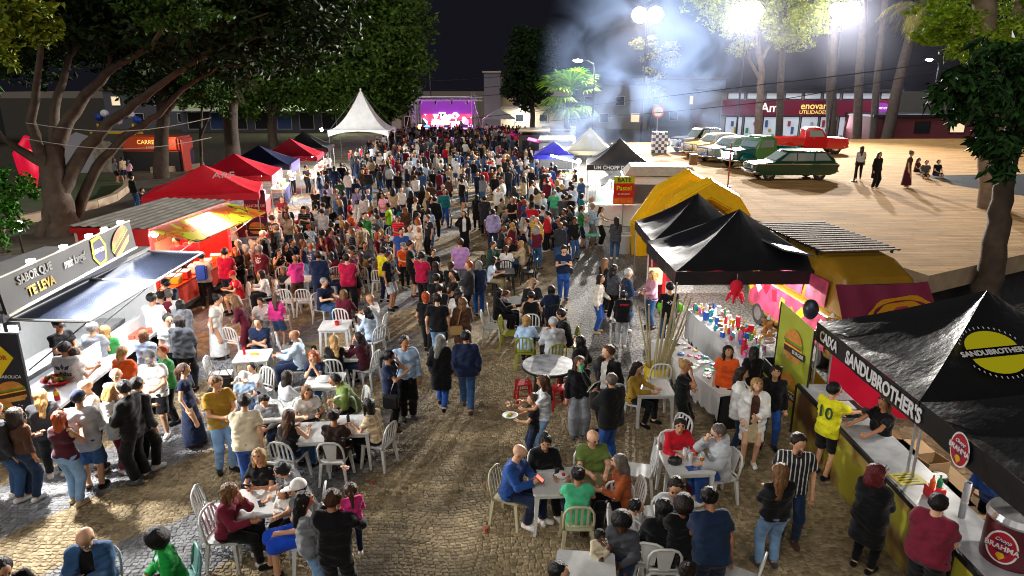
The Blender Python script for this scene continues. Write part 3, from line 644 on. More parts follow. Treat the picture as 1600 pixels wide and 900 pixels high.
# menu pieces and things on it
def simple(name, label, cat, mb, m, loc, rz=0, group=None, bevel=0, smooth=False):
	o = mb.build(name, m, None, bevel=bevel); o.location = loc; o.rotation_euler = (0, 0, rz)
	if smooth: smooth_angle(o, 40)
	return tag(o, label, cat, group)
mn = thing('price_card', 'yellow price card lying on the beer counter', 'card', (5.72, 8.65, 1.028), R(8)); MB().box((0, 0, .004), (.42, .30, .006)).build('sheet', mat('card_yellow', lin('D8C820'), rough=.5), mn)
for k_ in range(4): MB().box((-.02 + .0*k_, .09 - .06*k_, .008), (.3 - .05*(k_ % 2), .018, .002)).build('print_line', BLACK, mn)
kt = thing('cash_drawer', 'black card reader box at the till end of the counter', 'box', (5.85, 10.75, 1.025)); MB().box((0, 0, .06), (.38, .45, .12)).build('drawer_body', BLACK, kt, bevel=.01); MB().box((-.05, 0, .13), (.2, .3, .02)).build('papers', PAINTW, kt)
cp = thing('cup_stack', 'tall grey stack of plastic cups on the beer counter', 'cups', (5.92, 7.75, 1.026), 0); MB().lathe([(.035, 0), (.04, .0), (.045, .52), (.038, .52), (.036, .5)], n=16).build('cups', mat('frosted_cup', (.55, .56, .6), rough=.3), cp, smooth=True); MB().lathe([(.047, .22), (.0475, .25), (.046, .25)], n=16).build('rim', PAINTW, cp)
rc_ = thing('sauce_holder', 'red sauce holder with bottles on the beer counter', 'holder', (5.82, 8.2, 1.026)); MB().box((0, 0, .08), (.2, .2, .16)).build('holder', mat('red_plastic', lin('C81420'), rough=.4), rc_, bevel=.01)
for dx, c in ((-.05, 'E06018'), (.05, '209060')): MB().lathe([(.035, .1), (.035, .26), (.012, .3), (.012, .34)], (dx, 0, 0), 10).build('bottle', mat('sauce', lin(c), rough=.4), rc_)
bt = thing('beer_dispenser', 'red and silver beer dispenser with oval badge at the counter end', 'beer dispenser', (5.98, 6.95, 1.026)); MB().lathe([(.0, 0), (.30, 0), (.30, .55), (.27, .62), (0, .62)], n=28).build('drum', mat('dispenser_red', (.16, .03, .04), rough=.3, metal=.5), bt, smooth=True)
smooth_angle(bt.children[0], 40); MB().lathe([(.31, .55), (.32, .58), (.29, .65), (.0, .65)], n=28).build('lid', STEEL, bt); MB().cyl((.1, .05, .65), (.1, .05, .78), .06, 12).build('cup', mat('clear_cup', (.7, .7, .72), rough=.2), bt)
emblem(bt, plane_M((5.98 - .302*math.cos(R(35)), 6.95 - .302*math.sin(R(35)), 1.30), (math.sin(R(35)), -math.cos(R(35)), 0), (0, 0, 1)), .85)
for i, (x, y, z, d, lb) in enumerate(((6.5, 9.35, .75, (.38, .3, .2), 'small open cardboard box on the back shelf of the sandwich stall'), (6.95, 8.7, .35, (.4, .35, .42), 'tall closed cardboard box behind the beer counter'))):
	b_ = thing('cardboard_box', lb, 'box', (x, y, z), R(12)); m = MB(); a, c, h = d[0]/2, d[1]/2, d[2]
	for q in ((0, -c, d[0], .01), (0, c, d[0], .01)): m.box((q[0], q[1], h/2), (q[2], q[3], h))
	m.build('sides', CARD, b_)['kind'] = 'stuff'; MB().box((-a, 0, h/2), (.01, d[1], h)).build('side', CARD, b_); MB().box((a, 0, h/2), (.01, d[1], h)).build('side', CARD, b_); MB().box((0, 0, .005), (d[0], d[1], .01)).build('base', CARD, b_)
	if i: MB().box((0, 0, h), (d[0] + .012, d[1] + .012, .012)).build('lid', CARD, b_)
for o_, (x, y, z, lb) in enumerate(((6.45, 9.05, .75, 'round black tin by the small cardboard box'),)):
	tn_ = thing('tin', lb, 'tin', (x, y, z)); MB().lathe([(0, 0), (.12, 0), (.12, .09), (0, .09)], n=18).build('can', BLACK, tn_); MB().lathe([(.10, .091), (.10, .097), (0, .097)], n=18).build('lid', PAINTW, tn_)
st_ = thing('shelf_bench', 'wooden bench behind the sandwich counter', 'bench', (6.6, 9.2, 0)); MB().box((0, 0, .72), (.6, 2.2, .05)).build('plank', CARD, st_)
for a in (-1, 1): MB().box((0, a*.9, .35), (.5, .06, .7)).build('leg', WOOD, st_)
tp_ = thing('red_tarp', 'bright red tarpaulin hung behind the sandwich stall', 'tarpaulin', (8.0, 12.0, 0)); m = MB(); vs = []
for i in range(21): x = -1.95 + i*.195; vs += [(x, .05*math.sin(i*.9), 1.75 - .03*math.sin(i*.3)), (x, .07*math.sin(i*1.1 + .6), .25)]
m.add(vs, [(2*i, 2*i+1, 2*i+3, 2*i+2) for i in range(20)]); smooth_angle(m.build('sheet', mat('red_tarp', lin('D0103A'), rough=.3, bump=.3, bscale=3), tp_), 60); MB().tube([(-1.98, 0, 1.76), (1.98, 0, 1.76)], .02, 6).build('rail', STEEL, tp_)
for a in (-1.95, 1.95): MB().tube([(a, .02, 0), (a, .02, 1.76)], .02, 6).build('post', STEEL, tp_)
# green burger banner standing before the stall
def burger(M, w, h, parent, z=.004, sub=False):
	"""printed burger: bun, salad, cheese, meat, bun"""
	lay = [('D89A4A', -.50, -.25, .92), ('4A2412', -.25, -.05, .98), ('E8C030', -.06, .02, 1.02), ('B02818', .0, .08, .94), ('5E9A2A', .06, .17, 1.05), ('D08838', .15, .55, .95)]
	for hx, y0, y1, k_ in lay:
		q = MB(); n = 14; pts = []
		for i in range(n + 1):
			u = i/n*2 - 1; top = y1 if y1 < .3 else y0 + (y1 - y0)*math.sqrt(max(0, 1 - u*u*.98)); pts.append((u*.5*k_*w, (top + (.02*math.sin(i*2.4) if y1 < .3 else 0))*h))
		for i in range(n, -1, -1): u = i/n*2 - 1; bot = y0 if y0 > -.4 else y0 + (.12 if abs(u) > .85 else 0); pts.append((u*.5*k_*w, bot*h))
		q.add([M @ Vector((x, y, z)) for x, y in pts], [tuple(range(len(pts)))]); z += .0012
		o = q.build('burger_print', mat('print', lin(hx), rough=.45, var=.2, vscale=12), None); o.parent = parent; o.data.transform(parent.matrix_basis.inverted())
A_, B_ = at(1257, 486, 2.25), at(1291, 521, 2.05); A_.z = B_.z = 0
A_ = Vector((5.35, 12.9, 0)); B_ = Vector((5.55, 11.75, 0)); ux = (B_ - A_).normalized()
bn = thing('burger_banner', 'tall lime green banner with printed sandwiches before the glossy gazebo', 'banner', A_)
MB().slab([Vector((0, 0, .15)), B_ - A_ + Vector((0, 0, .15)), B_ - A_ + Vector((0, 0, 2.15)), Vector((0, 0, 2.35))], .02).build('panel', mat('lime_print', lin('A8B23A'), rough=.4, var=.12, vscale=2), bn)
fr_ = MB(); fr_.tube([A_*0, (0, 0, 2.36)], .018, 6); fr_.build('frame_post', BLACK, bn); fr_ = MB(); d_ = B_ - A_; fr_.tube([d_, d_ + Vector((0, 0, 2.16))], .018, 6); fr_.build('frame_post', BLACK, bn)
nrm_ = Vector((-ux.y, ux.x, 0)); nrm_ = nrm_ if nrm_.dot(Vector((-1, -.3, 0))) > 0 else -nrm_
for zc in (1.62, .72):
	Mb = plane_M(A_ + ux*.58 + Vector((0, 0, zc)) + nrm_*.012, ux if ux.cross(Vector((0, 0, 1))).dot(nrm_) > 0 else -ux, (0, 0, 1)); burger(Mb, .6, .62, bn)
	Mb2 = Mb @ Matrix.Translation((.2, -.1, .014)); q = MB(); q.add([Mb2 @ Vector(p) for p in ((-.22, -.07, 0), (.22, -.07, 0), (.22, .07, 0), (-.22, .07, 0))], [(0, 1, 2, 3)]); o = q.build('name_tag', BLACK, None); o.parent = bn; o.data.transform(bn.matrix_basis.inverted())
	lettering('BURGER', .10, Mb2 @ Matrix.Translation((0, 0, .003)), LETW, bn)
# warm work lights under the glossy gazebos
def bulb(x, y, z, label, power, col=(1, .93, .82), r=.05, em=40, kind='POINT', size=.06):
	t = thing('work_lamp', label, 'lamp', (x, y, z)); MB().ball((0, 0, 0), r, 10, 8).build('bulb', emis('bulb', col, em), t); MB().cyl((0, 0, r*.8), (0, 0, r*.8 + .08), r*.5, 8).build('socket', BLACK, t)
	lamp('bulb_light', 'POINT', (x, y, z - r*1.4), power, col, t, size); return t
bulb(-14.6, 53.6, 3.1, 'bright lamp between the black gazebo and the pagoda tent', 700, (1, .97, .92), .12, 60); bulb(7.3, 10.3, 2.35, 'work lamp under the emblem gazebo', 60); bulb(7.3, 7.2, 2.35, 'work lamp under the beer gazebo', 60)
# --- burger trailer on the left, signboard along its roof
tr = thing('burger_trailer', 'burger trailer with roof signboard and long open counter', 'food trailer', (-9.6, 13.2, 0))
L_ = lambda x, y, z: Vector((x + 9.6, y - 13.2, z))
SIL = mat('brushed_steel', (.22, .26, .40), rough=.24, metal=.9, var=.15, vscale=2); CHAR = mat('charcoal_panel', (.03, .03, .035), rough=.4)
MB().hexa([L_(-11.3, 10.95, 2.60), L_(-8.55, 10.95, 2.60), L_(-8.75, 16.1, 2.60), L_(-11.3, 16.1, 2.60)], [L_(-11.3, 10.95, 2.72), L_(-8.55, 10.95, 2.72), L_(-8.75, 16.1, 2.72), L_(-11.3, 16.1, 2.72)]).build('roof', mat('trailer_roof', (.40, .40, .41), rough=.5, var=.1), tr)
MB().box(L_(-11.25, 13.5, 1.4), (.08, 5.1, 2.4)).build('back_wall', PAINTW, tr); MB().box(L_(-10.0, 16.05, 1.4), (2.5, .08, 2.4)).build('end_wall', PAINTW, tr); MB().box(L_(-10.0, 13.5, .22), (2.6, 5.1, .12)).build('floor', STEEL, tr)
MB().hexa([L_(-8.65, 11, .25), L_(-8.55, 11, .25), L_(-8.75, 16, .25), L_(-8.85, 16, .25)], [L_(-8.65, 11, 1.0), L_(-8.55, 11, 1.0), L_(-8.75, 16, 1.0), L_(-8.85, 16, 1.0)]).build('front_panel', CHAR, tr)
MB().hexa([L_(-9.0, 10.9, 1.0), L_(-7.95, 10.9, 1.0), L_(-8.2, 16.1, 1.0), L_(-9.2, 16.1, 1.0)], [L_(-9.0, 10.9, 1.06), L_(-7.95, 10.9, 1.06), L_(-8.2, 16.1, 1.06), L_(-9.2, 16.1, 1.06)]).build('counter', mat('white_counter', (.72, .72, .72), rough=.3), tr)
MB().box(L_(-8.5, 13.6, 1.24), (.05, 2.6, .34)).build('glass_guard', mat('counter_glass', (.5, .52, .52), rough=.15), tr)
MB().box(L_(-9.6, 13.4, 1.05), (.6, 4.2, .1)).build('grill', STEEL, tr); MB().box(L_(-9.9, 11.4, 1.25), (.6, .5, .35)).build('fryer', DARKM, tr); MB().box(L_(-10.9, 12.5, 1.6), (.5, 1.4, 1.1)).build('shelf_unit', mat('steel_blue', (.25, .32, .45), rough=.4), tr)
# lifted steel awning in two leaves
for y0, y1 in ((11.0, 13.45), (13.5, 15.95)):
	f = lambda y: -8.55 - .2*(y - 11)/5
	pts = [L_(f(y0), y0, 2.64), L_(f(y0) + 1.32, y0, 2.60), L_(f(y1) + 1.32, y1, 2.60), L_(f(y1), y1, 2.64)]
	aw = MB().slab(pts, .03).build('awning_leaf', SIL, tr)
	fm = MB()
	for a, b in zip(pts, pts[1:] + pts[:1]): fm.tube([a + Vector((0, 0, .005)), b + Vector((0, 0, .005))], .022, 5)
	fm.build('rim', PAINTW, aw)
	for q in (0, 1): MB().tube([pts[1 + q] - Vector((.05, 0, .03)), pts[1 + q] + Vector((-1.2, 0, -.9))], .012, 5).build('gas_strut', DARKM, aw)
# signboard
S0, S1 = Vector((-8.08, 10.35, 0)), Vector((-8.55, 15.15, 0)); sd = (S1 - S0).normalized(); sn = Vector((sd.y, -sd.x, 0)); SL = (S1 - S0).length
sb = MB().hexa([L_(*(S0 + Vector((0, 0, 2.95)))), L_(*(S1 + Vector((0, 0, 2.95)))), L_(*(S1 - sn*.05 + Vector((0, 0, 2.95)))), L_(*(S0 - sn*.05 + Vector((0, 0, 2.95))))],
		  [L_(*(S0 + sn*(-.06) + Vector((0, 0, 3.52)))), L_(*(S1 + sn*(-.06) + Vector((0, 0, 3.52)))), L_(*(S1 - sn*.11 + Vector((0, 0, 3.52)))), L_(*(S0 - sn*.11 + Vector((0, 0, 3.52))))]).build('signboard', mat('sign_charcoal', lin('1C1916'), rough=.5, var=.3, vscale=2), tr)
MB().tube([L_(*(S0 + Vector((0, 0, 2.92)))), L_(*(S1 + Vector((0, 0, 2.92))))], .03, 6).build('sign_rail', mat('cream_rail', (.6, .56, .45), rough=.5), sb); MB().tube([L_(*(S0 - sn*.06 + Vector((0, 0, 3.54)))), L_(*(S1 - sn*.06 + Vector((0, 0, 3.54))))], .02, 6).build('sign_rail', mat('cream_rail', (.6, .56, .45), rough=.5), sb)
up_ = Vector((0, 0, 1)) - sn*.09
def sign_M(s, z, off=.012): return plane_M(S0 + sd*s + Vector((0, 0, z)) + sn*(off - .09*(z - 2.95)), sd, up_)
lettering('SABOR QUE', .20, sign_M(.98, 3.37), mat('sign_letter', (.42, .41, .38), rough=.6), tr, sx=.95, bold=.005); lettering('TE LEVA', .23, sign_M(1.05, 3.12), mat('gold_print', lin('C99A34'), rough=.5), tr, sx=1.0, bold=.006)
lettering('mais longe!', .24, sign_M(2.25, 3.28), mat('sign_letter', (.42, .41, .38), rough=.6), tr, sx=.72, shear=.25, bold=.004)
q = MB(); pts = [(-.30, -.1), (-.12, -.3), (.2, -.26), (.32, .05), (.16, .30), (-.22, .26)]; q.add([sign_M(3.2, 3.24, .014) @ Vector((x, y, 0)) for x, y in pts], [tuple(range(6))]); o = q.build('yellow_logo', mat('logo_yellow', lin('E8C81A'), rough=.4), None); o.parent = tr; o.data.transform(tr.matrix_basis.inverted())
q = MB(); q.add([sign_M(3.2, 3.23, .017) @ Vector((x*.78, y*.78, 0)) for x, y in pts], [tuple(range(6))]); o = q.build('logo_core', mat('logo_core', lin('3A3A60'), rough=.4), None); o.parent = tr; o.data.transform(tr.matrix_basis.inverted())
lettering('BURGER', .12, sign_M(3.2, 3.24, .02), PAINTW, tr, bold=.003)
burger(sign_M(4.15, 3.23, .012) @ Matrix.Rotation(R(22), 4, 'Z'), .9, .44, tr)
MB().hexa([L_(-8.75, 15.3, 2.6), L_(-8.6, 10.9, 2.6), L_(-8.7, 10.9, 2.6), L_(-8.85, 15.3, 2.6)], [L_(-8.7, 15.2, 2.95), L_(-8.2, 10.4, 2.95), L_(-8.3, 10.4, 2.95), L_(-8.8, 15.2, 2.95)]).build('sign_skirt', CHAR, tr)
for i, s_ in enumerate((.95, 2.0, 2.95, 3.6, 4.35)):
	p = S0 + sd*s_ + Vector((0, 0, 3.6)) - sn*.04
	hd = MB().box(L_(*p), (.12, .09, .05), math.atan2(sd.y, sd.x)).build('sign_lamp', emis('sign_lamp', (.95, .97, 1), 30), tr)
	lamp('sign_light', 'SPOT', tuple(p + sn*.16 + Vector((0, 0, .02))), 110, (.92, .96, 1), None, .08, tuple(p + sn*3.4 - Vector((0, 0, 3.3))), 140, .5)
lamp('counter_light', 'AREA', (-8.2, 13.4, 2.5), 150, (.95, .97, 1), None, (.8, 4.4), (-7.9, 13.4, 0));
lamp('end_lamp', 'SPOT', (-8.0, 10.2, 2.7), 800, (1, .98, .93), None, .1, (-4.6, 8.2, .2), 150, .6)
q = thing('end_floodlight', 'small floodlight on the near corner of the burger trailer awning', 'lamp', (-8.05, 10.35, 2.74)); MB().box((0, 0, 0), (.2, .1, .14)).build('housing', DARKM, q); MB().box((.05, -.052, -.01), (.15, .01, .1)).build('lens', emis('lamp_white', (1, .97, .9), 40), q)
# charcoal menu panel with burgers at the near end
mp_ = thing('menu_panel', 'charcoal menu panel with printed burgers and yellow badge at the trailer end', 'menu board', (-9.45, 10.75, 0)); MB().box((0, 0, 1.3), (2.3, .05, 2.35)).build('panel', mat('sign_charcoal', lin('2B2C33'), rough=.35, var=.2, vscale=2), mp_)
Mp = lambda x, z: plane_M((-9.45 + x, 10.72, z), (1, 0, 0), (0, 0, 1))
for x, z, a in ((.86, 1.42, 12), (.6, 1.1, -8), (.9, .72, 10), (.55, .5, 8), (.25, 1.5, 6)): burger(Mp(x, z) @ Matrix.Rotation(R(a), 4, 'Z'), .5, .36, mp_)
q = MB(); q.add([Mp(.72, 2.05) @ Vector((x, y, .004)) for x, y in ((-.3, 0), (0, -.36), (.3, 0), (0, .36))], [(0, 1, 2, 3)]); o = q.build('yellow_badge', mat('logo_yellow', lin('E8C81A'), rough=.4), None); o.parent = mp_; o.data.transform(mp_.matrix_basis.inverted())
lettering('SABOR', .12, Mp(.72, 2.05) @ Matrix.Translation((0, 0, .008)), mat('badge_red', lin('A8122A'), rough=.5), mp_); lettering('CANABOLICA', .08, Mp(.82, 1.70) @ Matrix.Translation((0, 0, .004)), PAINTW, mp_, shear=.2); lettering('DA CASADA', .09, Mp(.82, 1.0) @ Matrix.Translation((0, 0, .004)), PAINTW, mp_, shear=.2)
# food on the counter
for i, (x, y, c, lb) in enumerate(((-8.6, 11.9, 'E0A030', 'bowl of yellow and red food on the trailer counter'), (-8.35, 14.4, 'C83A20', 'pile of red burger boxes on the trailer counter'))):
	f_ = thing('food_bowl' if i == 0 else 'food_box', lb, 'food', (x, y, 1.062))
	if i == 0:
		MB().lathe([(0, 0), (.18, 0), (.30, .09), (.29, .09), (.17, .02), (0, .02)], n=18).build('bowl', mat('red_plastic', lin('C81420'), rough=.4), f_)
		rr = random.Random(1); m = MB()
		for _ in range(26): a = rr.uniform(0, 6.3); r_ = rr.uniform(0, .22); m.m = rr.randrange(3); m.ball((r_*math.cos(a), r_*math.sin(a), .08 + .08*(1 - r_/.24)), rr.uniform(.035, .055), 6, 4)
		o = m.build('filling', [mat('food', lin(c), rough=.6) for c in ('E0A030', '6AA030', 'C84020')], f_); o['kind'] = 'stuff'
	else:
		for k_ in range(6): MB().box((.17*(k_ % 2) - .08, .19*(k_ // 2) - .19, .05), (.15, .17, .09), .1*k_).build('burger_carton', mat('carton_red', lin('D86048'), rough=.6), f_, bevel=.008)
kb = thing('ketchup_bottle', 'red and yellow sauce bottle at the near end of the trailer counter', 'bottle', (-8.15, 11.15, 1.062)); MB().lathe([(0, 0), (.045, 0), (.045, .14), (.02, .18), (.012, .24), (0, .24)], n=12).build('bottle', mat('red_plastic', lin('C81420'), rough=.4), kb, smooth=True); MB().lathe([(.047, .10), (.047, .15), (.03, .18)], n=12).build('cap', mat('logo_yellow', lin('E8C81A'), rough=.4), kb)
# neighbouring pale stall roof behind the signboard
nb = thing('neighbour_stall', 'low stall with flat grey roof behind the burger signboard', 'stall', (-11.9, 13.2, 0)); MB().box((-.35, .9, 2.35), (1.6, 4.6, .1)).build('roof', mat('trailer_roof', (.40, .40, .41), rough=.5, var=.1), nb)
for a in (-1, 1):
	for b in (-1, 1): MB().box((-.35 + a*.7, .9 + b*2.1, 1.15), (.08, .08, 2.3)).build('post', STEEL, nb)
MB().box((-.35, .9, .5), (1.4, 4.2, .9)).build('counter', CHAR, nb)
# white garden lantern by the tree
ln = thing('garden_lantern', 'small white lantern lamp at the foot of the big tree', 'lamp', tuple(at(36, 395, 0))); MB().cyl((0, 0, 0), (0, 0, .9), .04, 8).build('post', DARKM, ln); MB().lathe([(.0, .9), (.14, .9), (.2, 1.25), (0, 1.3)], n=12).build('shade', emis('lamp_white', (1, .97, .9), 14), ln); lamp('lantern_light', 'POINT', tuple(at(36, 395, 0) + Vector((0, 0, 1.6))), 25, (1, .97, .9), ln, .15)
# --- red trailer with ribbed roof
rt = thing('red_trailer', 'red food trailer with ribbed metal roof and painted lifted flap', 'food trailer', (-10.6, 20.2, 0), R(-4))
REDP = mat('red_paint', lin('B01018'), rough=.35, coat=.3); CRW = mat('cream_wall', (.6, .5, .38), rough=.6); RIB = mat('ribbed_zinc', (.30, .28, .25), rough=.55, metal=.3, var=.2, vscale=3)
m = MB(); n = 34; vs = []
for i in range(n + 1): x = -1.15 + 2.3*i/n; z = 2.84 - .05*(i/n) + (.028 if i % 4 in (1, 2) else 0); vs += [(x, -2.35, z), (x, 2.35, z)]
m.add(vs, [(2*i, 2*i+2, 2*i+3, 2*i+1) for i in range(n)]); m.build('ribbed_roof', RIB, rt); MB().box((0, 0, 2.72), (2.2, 4.6, .14)).build('roof_frame', REDP, rt)
# ribs run across the roof from front to back in the photograph
MB().box((-1.0, 0, 1.4), (.08, 4.5, 2.5)).build('back_wall', CRW, rt); MB().box((-.05, 2.2, 1.4), (2.0, .08, 2.5)).build('end_wall', REDP, rt); MB().box((-.05, -2.2, 1.4), (2.0, .08, 2.5)).build('end_wall', REDP, rt); MB().box((0, 0, .2), (2.1, 4.5, .14)).build('floor', DARKM, rt)
MB().box((.98, 0, .62), (.08, 4.5, .8)).build('front_panel', mat('red_flame', lin('C8301A'), rough=.4, var=.35, vscale=2), rt)
for y in (-2.15, 2.15): MB().box((.98, y, 1.85), (.12, .2, 1.7)).build('pillar', REDP, rt)
MB().box((1.15, 0, 1.06), (.55, 4.4, .05)).build('counter', mat('orange_counter', lin('D05020'), rough=.4), rt)
for y in (-1.5, -.9, .3, .9, 1.5): MB().box((-.9, y, 1.9), (.06, .45, .55)).build('cupboard', [mat('red_plastic', lin('C81420'), rough=.4), PAINTW, WOOD][int((y + 2)*10) % 3], rt)
MB().box((.3, -.6, 1.1), (.5, 1.4, .35)).build('grill', STEEL, rt)
FLAP = bpy.data.materials.new('painted_flap'); FLAP.use_nodes = True
def flp():
	n, l = FLAP.node_tree.nodes, FLAP.node_tree.links; b = n['Principled BSDF']; tc = n.new('ShaderNodeTexCoord'); tx = n.new('ShaderNodeTexNoise'); tx.inputs['Scale'].default_value = 1.1; tx.inputs['Distortion'].default_value = 1.2; l.new(tc.outputs['Object'], tx.inputs[0])
	r = n.new('ShaderNodeValToRGB'); e = r.color_ramp.elements; r.color_ramp.interpolation = 'CONSTANT'; e[0].color = (.55, .10, .02, 1); e[1].position = .44; e[1].color = (.62, .25, .02, 1); q = e.new(.5); q.color = (.03, .02, .01, 1); q = e.new(.52); q.color = (.55, .6, .03, 1); l.new(tx.outputs[0], r.inputs[0]); l.new(r.outputs[0], b.inputs['Base Color']); b.inputs['Roughness'].default_value = .35
flp()
MB().slab([(1.08, -2.2, 2.74), (2.35, -2.2, 2.45), (2.35, 2.2, 2.45), (1.08, 2.2, 2.74)], .05).build('flap', FLAP, rt)
for y in (-2.1, 2.1): MB().tube([(2.2, y, 2.43), (1.02, y, 1.6)], .015, 5).build('strut', STEEL, rt)
for i, y in enumerate((-2.15, 2.1)):
	MB().ball((1.15, y, 2.62), .09, 10, 8).build('bulb', emis('bulb_red', (1, .75, .6), 45), rt)
	lamp('bulb_light', 'POINT', tuple(rt.matrix_basis @ Vector((1.4, y, 2.3))), 90, (1, .55, .35), rt, .08)
lamp('trailer_light', 'AREA', tuple(rt.matrix_basis @ Vector((.2, 0, 2.55))), 260, (1, .5, .32), rt, (1.4, 4), tuple(rt.matrix_basis @ Vector((.6, 0, 0))))
for i, (y, c) in enumerate(((-1.6, 'E8B020'), (-1.1, 'D02018'), (-.5, 'F0E0C0'), (.2, 'D02018'), (.8, 'E8B020'))):
	f_ = thing('snack_box', '%s snack box on the red trailer counter' % ['first yellow', 'first red', 'cream', 'second red', 'second yellow'][i], 'box', tuple(rt.matrix_basis @ Vector((1.2, y, 1.087))), R(5*i)); MB().box((0, 0, .12), (.3, .34, .22)).build('carton', mat('carton', lin(c), rough=.6), f_, bevel=.01); MB().box((0, 0, .235), (.31, .35, .015)).build('lid', PAINTW, f_)
# roll-up banner
rb = thing('rollup_banner', 'purple and red roll-up banner with burger print by the red trailer', 'banner', tuple(at(404, 372, 0))); MB().box((0, 0, 1.08), (.95, .03, 2.05)).build('panel', mat('banner_purple', lin('4A1148'), rough=.5, var=.15), rb); MB().box((0, 0, .05), (1.0, .25, .08)).build('base', STEEL, rb)
bp_ = at(404, 372, 0); Mr = lambda z: plane_M((bp_.x, bp_.y - .022, z), (1, 0, 0), (0, 0, 1))
lettering('SANCRE DE', .17, Mr(1.42), PAINTW, rb, bold=.003); lettering('HAMBURGUESA', .13, Mr(1.25), mat('badge_red', lin('E8304A'), rough=.5), rb, bold=.003); lettering('SMAC', .26, Mr(1.02), mat('banner_orange', lin('FF8A1A'), rough=.5), rb, bold=.008); burger(Mr(.45), .7, .5, rb)
q = MB(); q.lathe([(0, .004), (.2, .004), (.2, 0)], (0, -.022, 1.8), 18, 'Y', Matrix.Diagonal((1, -1, .6, 1))).build('round_logo', mat('banner_orange', lin('E8503A'), rough=.5), rb)
# stalls under the park-side gazebos: lit counters
for i, (x, y, c) in enumerate(((-12.2, 29.6, (1, .7, .5)), (-12.9, 34.6, (1, .9, .8)), (-13.3, 39.2, (.95, .97, 1)), (-12.9, 43.6, (.95, .97, 1)), (-13.5, 48.6, (1, .97, .92)))):
	nm = ['large red', 'flag-bannered red', 'navy', 'smaller red', 'black'][i]
	k_ = thing('stall_table', 'stall table under the %s gazebo' % nm, 'table', (x, y, 0), R(12)); MB().box((0, 0, .85), (.8, 2.6, .05)).build('tabletop', PAINTW, k_); MB().box((.38, 0, .45), (.03, 2.6, .8)).build('cloth', mat('stall_cloth', [(.5, .3, .1), (.6, .05, .05), (.1, .1, .3), (.5, .5, .5), (.05, .05, .06)][i], rough=.8), k_)
	for q in range(6): MB().box((.1*(q % 2), -1.1 + q*.42, .98), (.22, .25, .2 + .08*(q % 3))).build('goods', mat('goods', [(.6,.1,.08),(.7,.6,.2),(.6,.6,.62),(.2,.4,.15)][(q + i) % 4], rough=.5), k_)
	bulb(x + .3, y, 2.0, 'bare bulb under the %s gazebo' % nm, 260, c, .07, 60)
# orange kiosk, white sheet and park things far left
ok = thing('orange_kiosk', 'orange food kiosk with curved lettering in the park', 'kiosk', (-27.5, 54, 0), R(-4)); MB().box((0, 0, .75), (4.4, 2.2, 1.5)).build('lower_body', BLACK, ok); m = MB(); m.box((0, 0, 2.05), (4.5, 2.3, 1.1)); m.build('upper_body', mat('kiosk_orange', lin('C8481A'), rough=.5), ok, bevel=.15); MB().box((2.5, -.6, 1.2), (.1, 1.0, 2.4)).build('door', mat('kiosk_orange', lin('C8481A'), rough=.5), ok)
lettering('CARREIRAO', .45, plane_M((-27.3, 52.78, 2.2), (math.cos(R(-4)), math.sin(R(-4)), 0), (0, 0, 1)), LY, ok); lettering('LANCHES', .25, plane_M((-27.3, 52.78, 1.8), (math.cos(R(-4)), math.sin(R(-4)), 0), (0, 0, 1)), PAINTW, ok)
lamp('kiosk_light', 'POINT', (-26, 51.6, 2.4), 50, (1, .8, .6), ok, .1)
ws = thing('white_booth', 'white canvas booth behind the leaning tree limb', 'booth', (-33, 52, 0)); MB().slab([(-3.2, 0, 0), (3.0, 0, 0), (3.0, 0, 2.2), (.5, 0, 3.0), (-2.2, 0, 1.6)], .1).build('canvas_wall', mat('grey_canvas', (.35, .34, .38), rough=.7), ws); MB().box((2.3, -.1, 1.2), (1.3, .1, 2.3)).build('poster', mat('poster', lin('8A8070'), rough=.6, var=.5, vscale=3), ws)
pf = thing('play_frame', 'yellow and blue play frame behind the trees', 'play frame', (-31.5, 56, 0))
for x in (-1.6, 1.2): MB().cyl((x, 0, 0), (x, 0, 3.4), .09, 6).build('post', mat('play_yellow', lin('D8B010'), rough=.4), pf)
MB().box((-.2, 0, 2.7), (4.2, .15, .15)).build('beam', mat('play_yellow', lin('D8B010'), rough=.4), pf); m = MB(); rr = random.Random(4)
for k_ in range(7): MB().ball((-1.4 + k_*.5, 0, 3.9 + .3*math.sin(k_*1.7)), (.35, .3, .3), 8, 6).build('balloon', mat('balloon', [lin('2040A0'), lin('D8DCE8')][k_ % 2], rough=.3), pf)
rf = thing('air_dancer', 'bright red inflatable figure behind the big tree trunk', 'inflatable', (-31, 44, 0)); m = MB(); m.tube([(0, 0, 0), (.1, 0, 1.2), (-.1, 0, 2.2), (.5, 0, 3.2)], [.35, .6, .55, .3], 10); m.build('body', mat('inflatable_red', lin('E0103A'), rough=.4, emit=.25), rf, smooth=True); MB().tube([(.1, 0, 2.4), (.9, 0, 2.9), (1.1, 0, 3.4)], [.22, .2, .12], 8).build('arm', mat('inflatable_red', lin('E0103A'), rough=.4, emit=.25), rf, smooth=True)
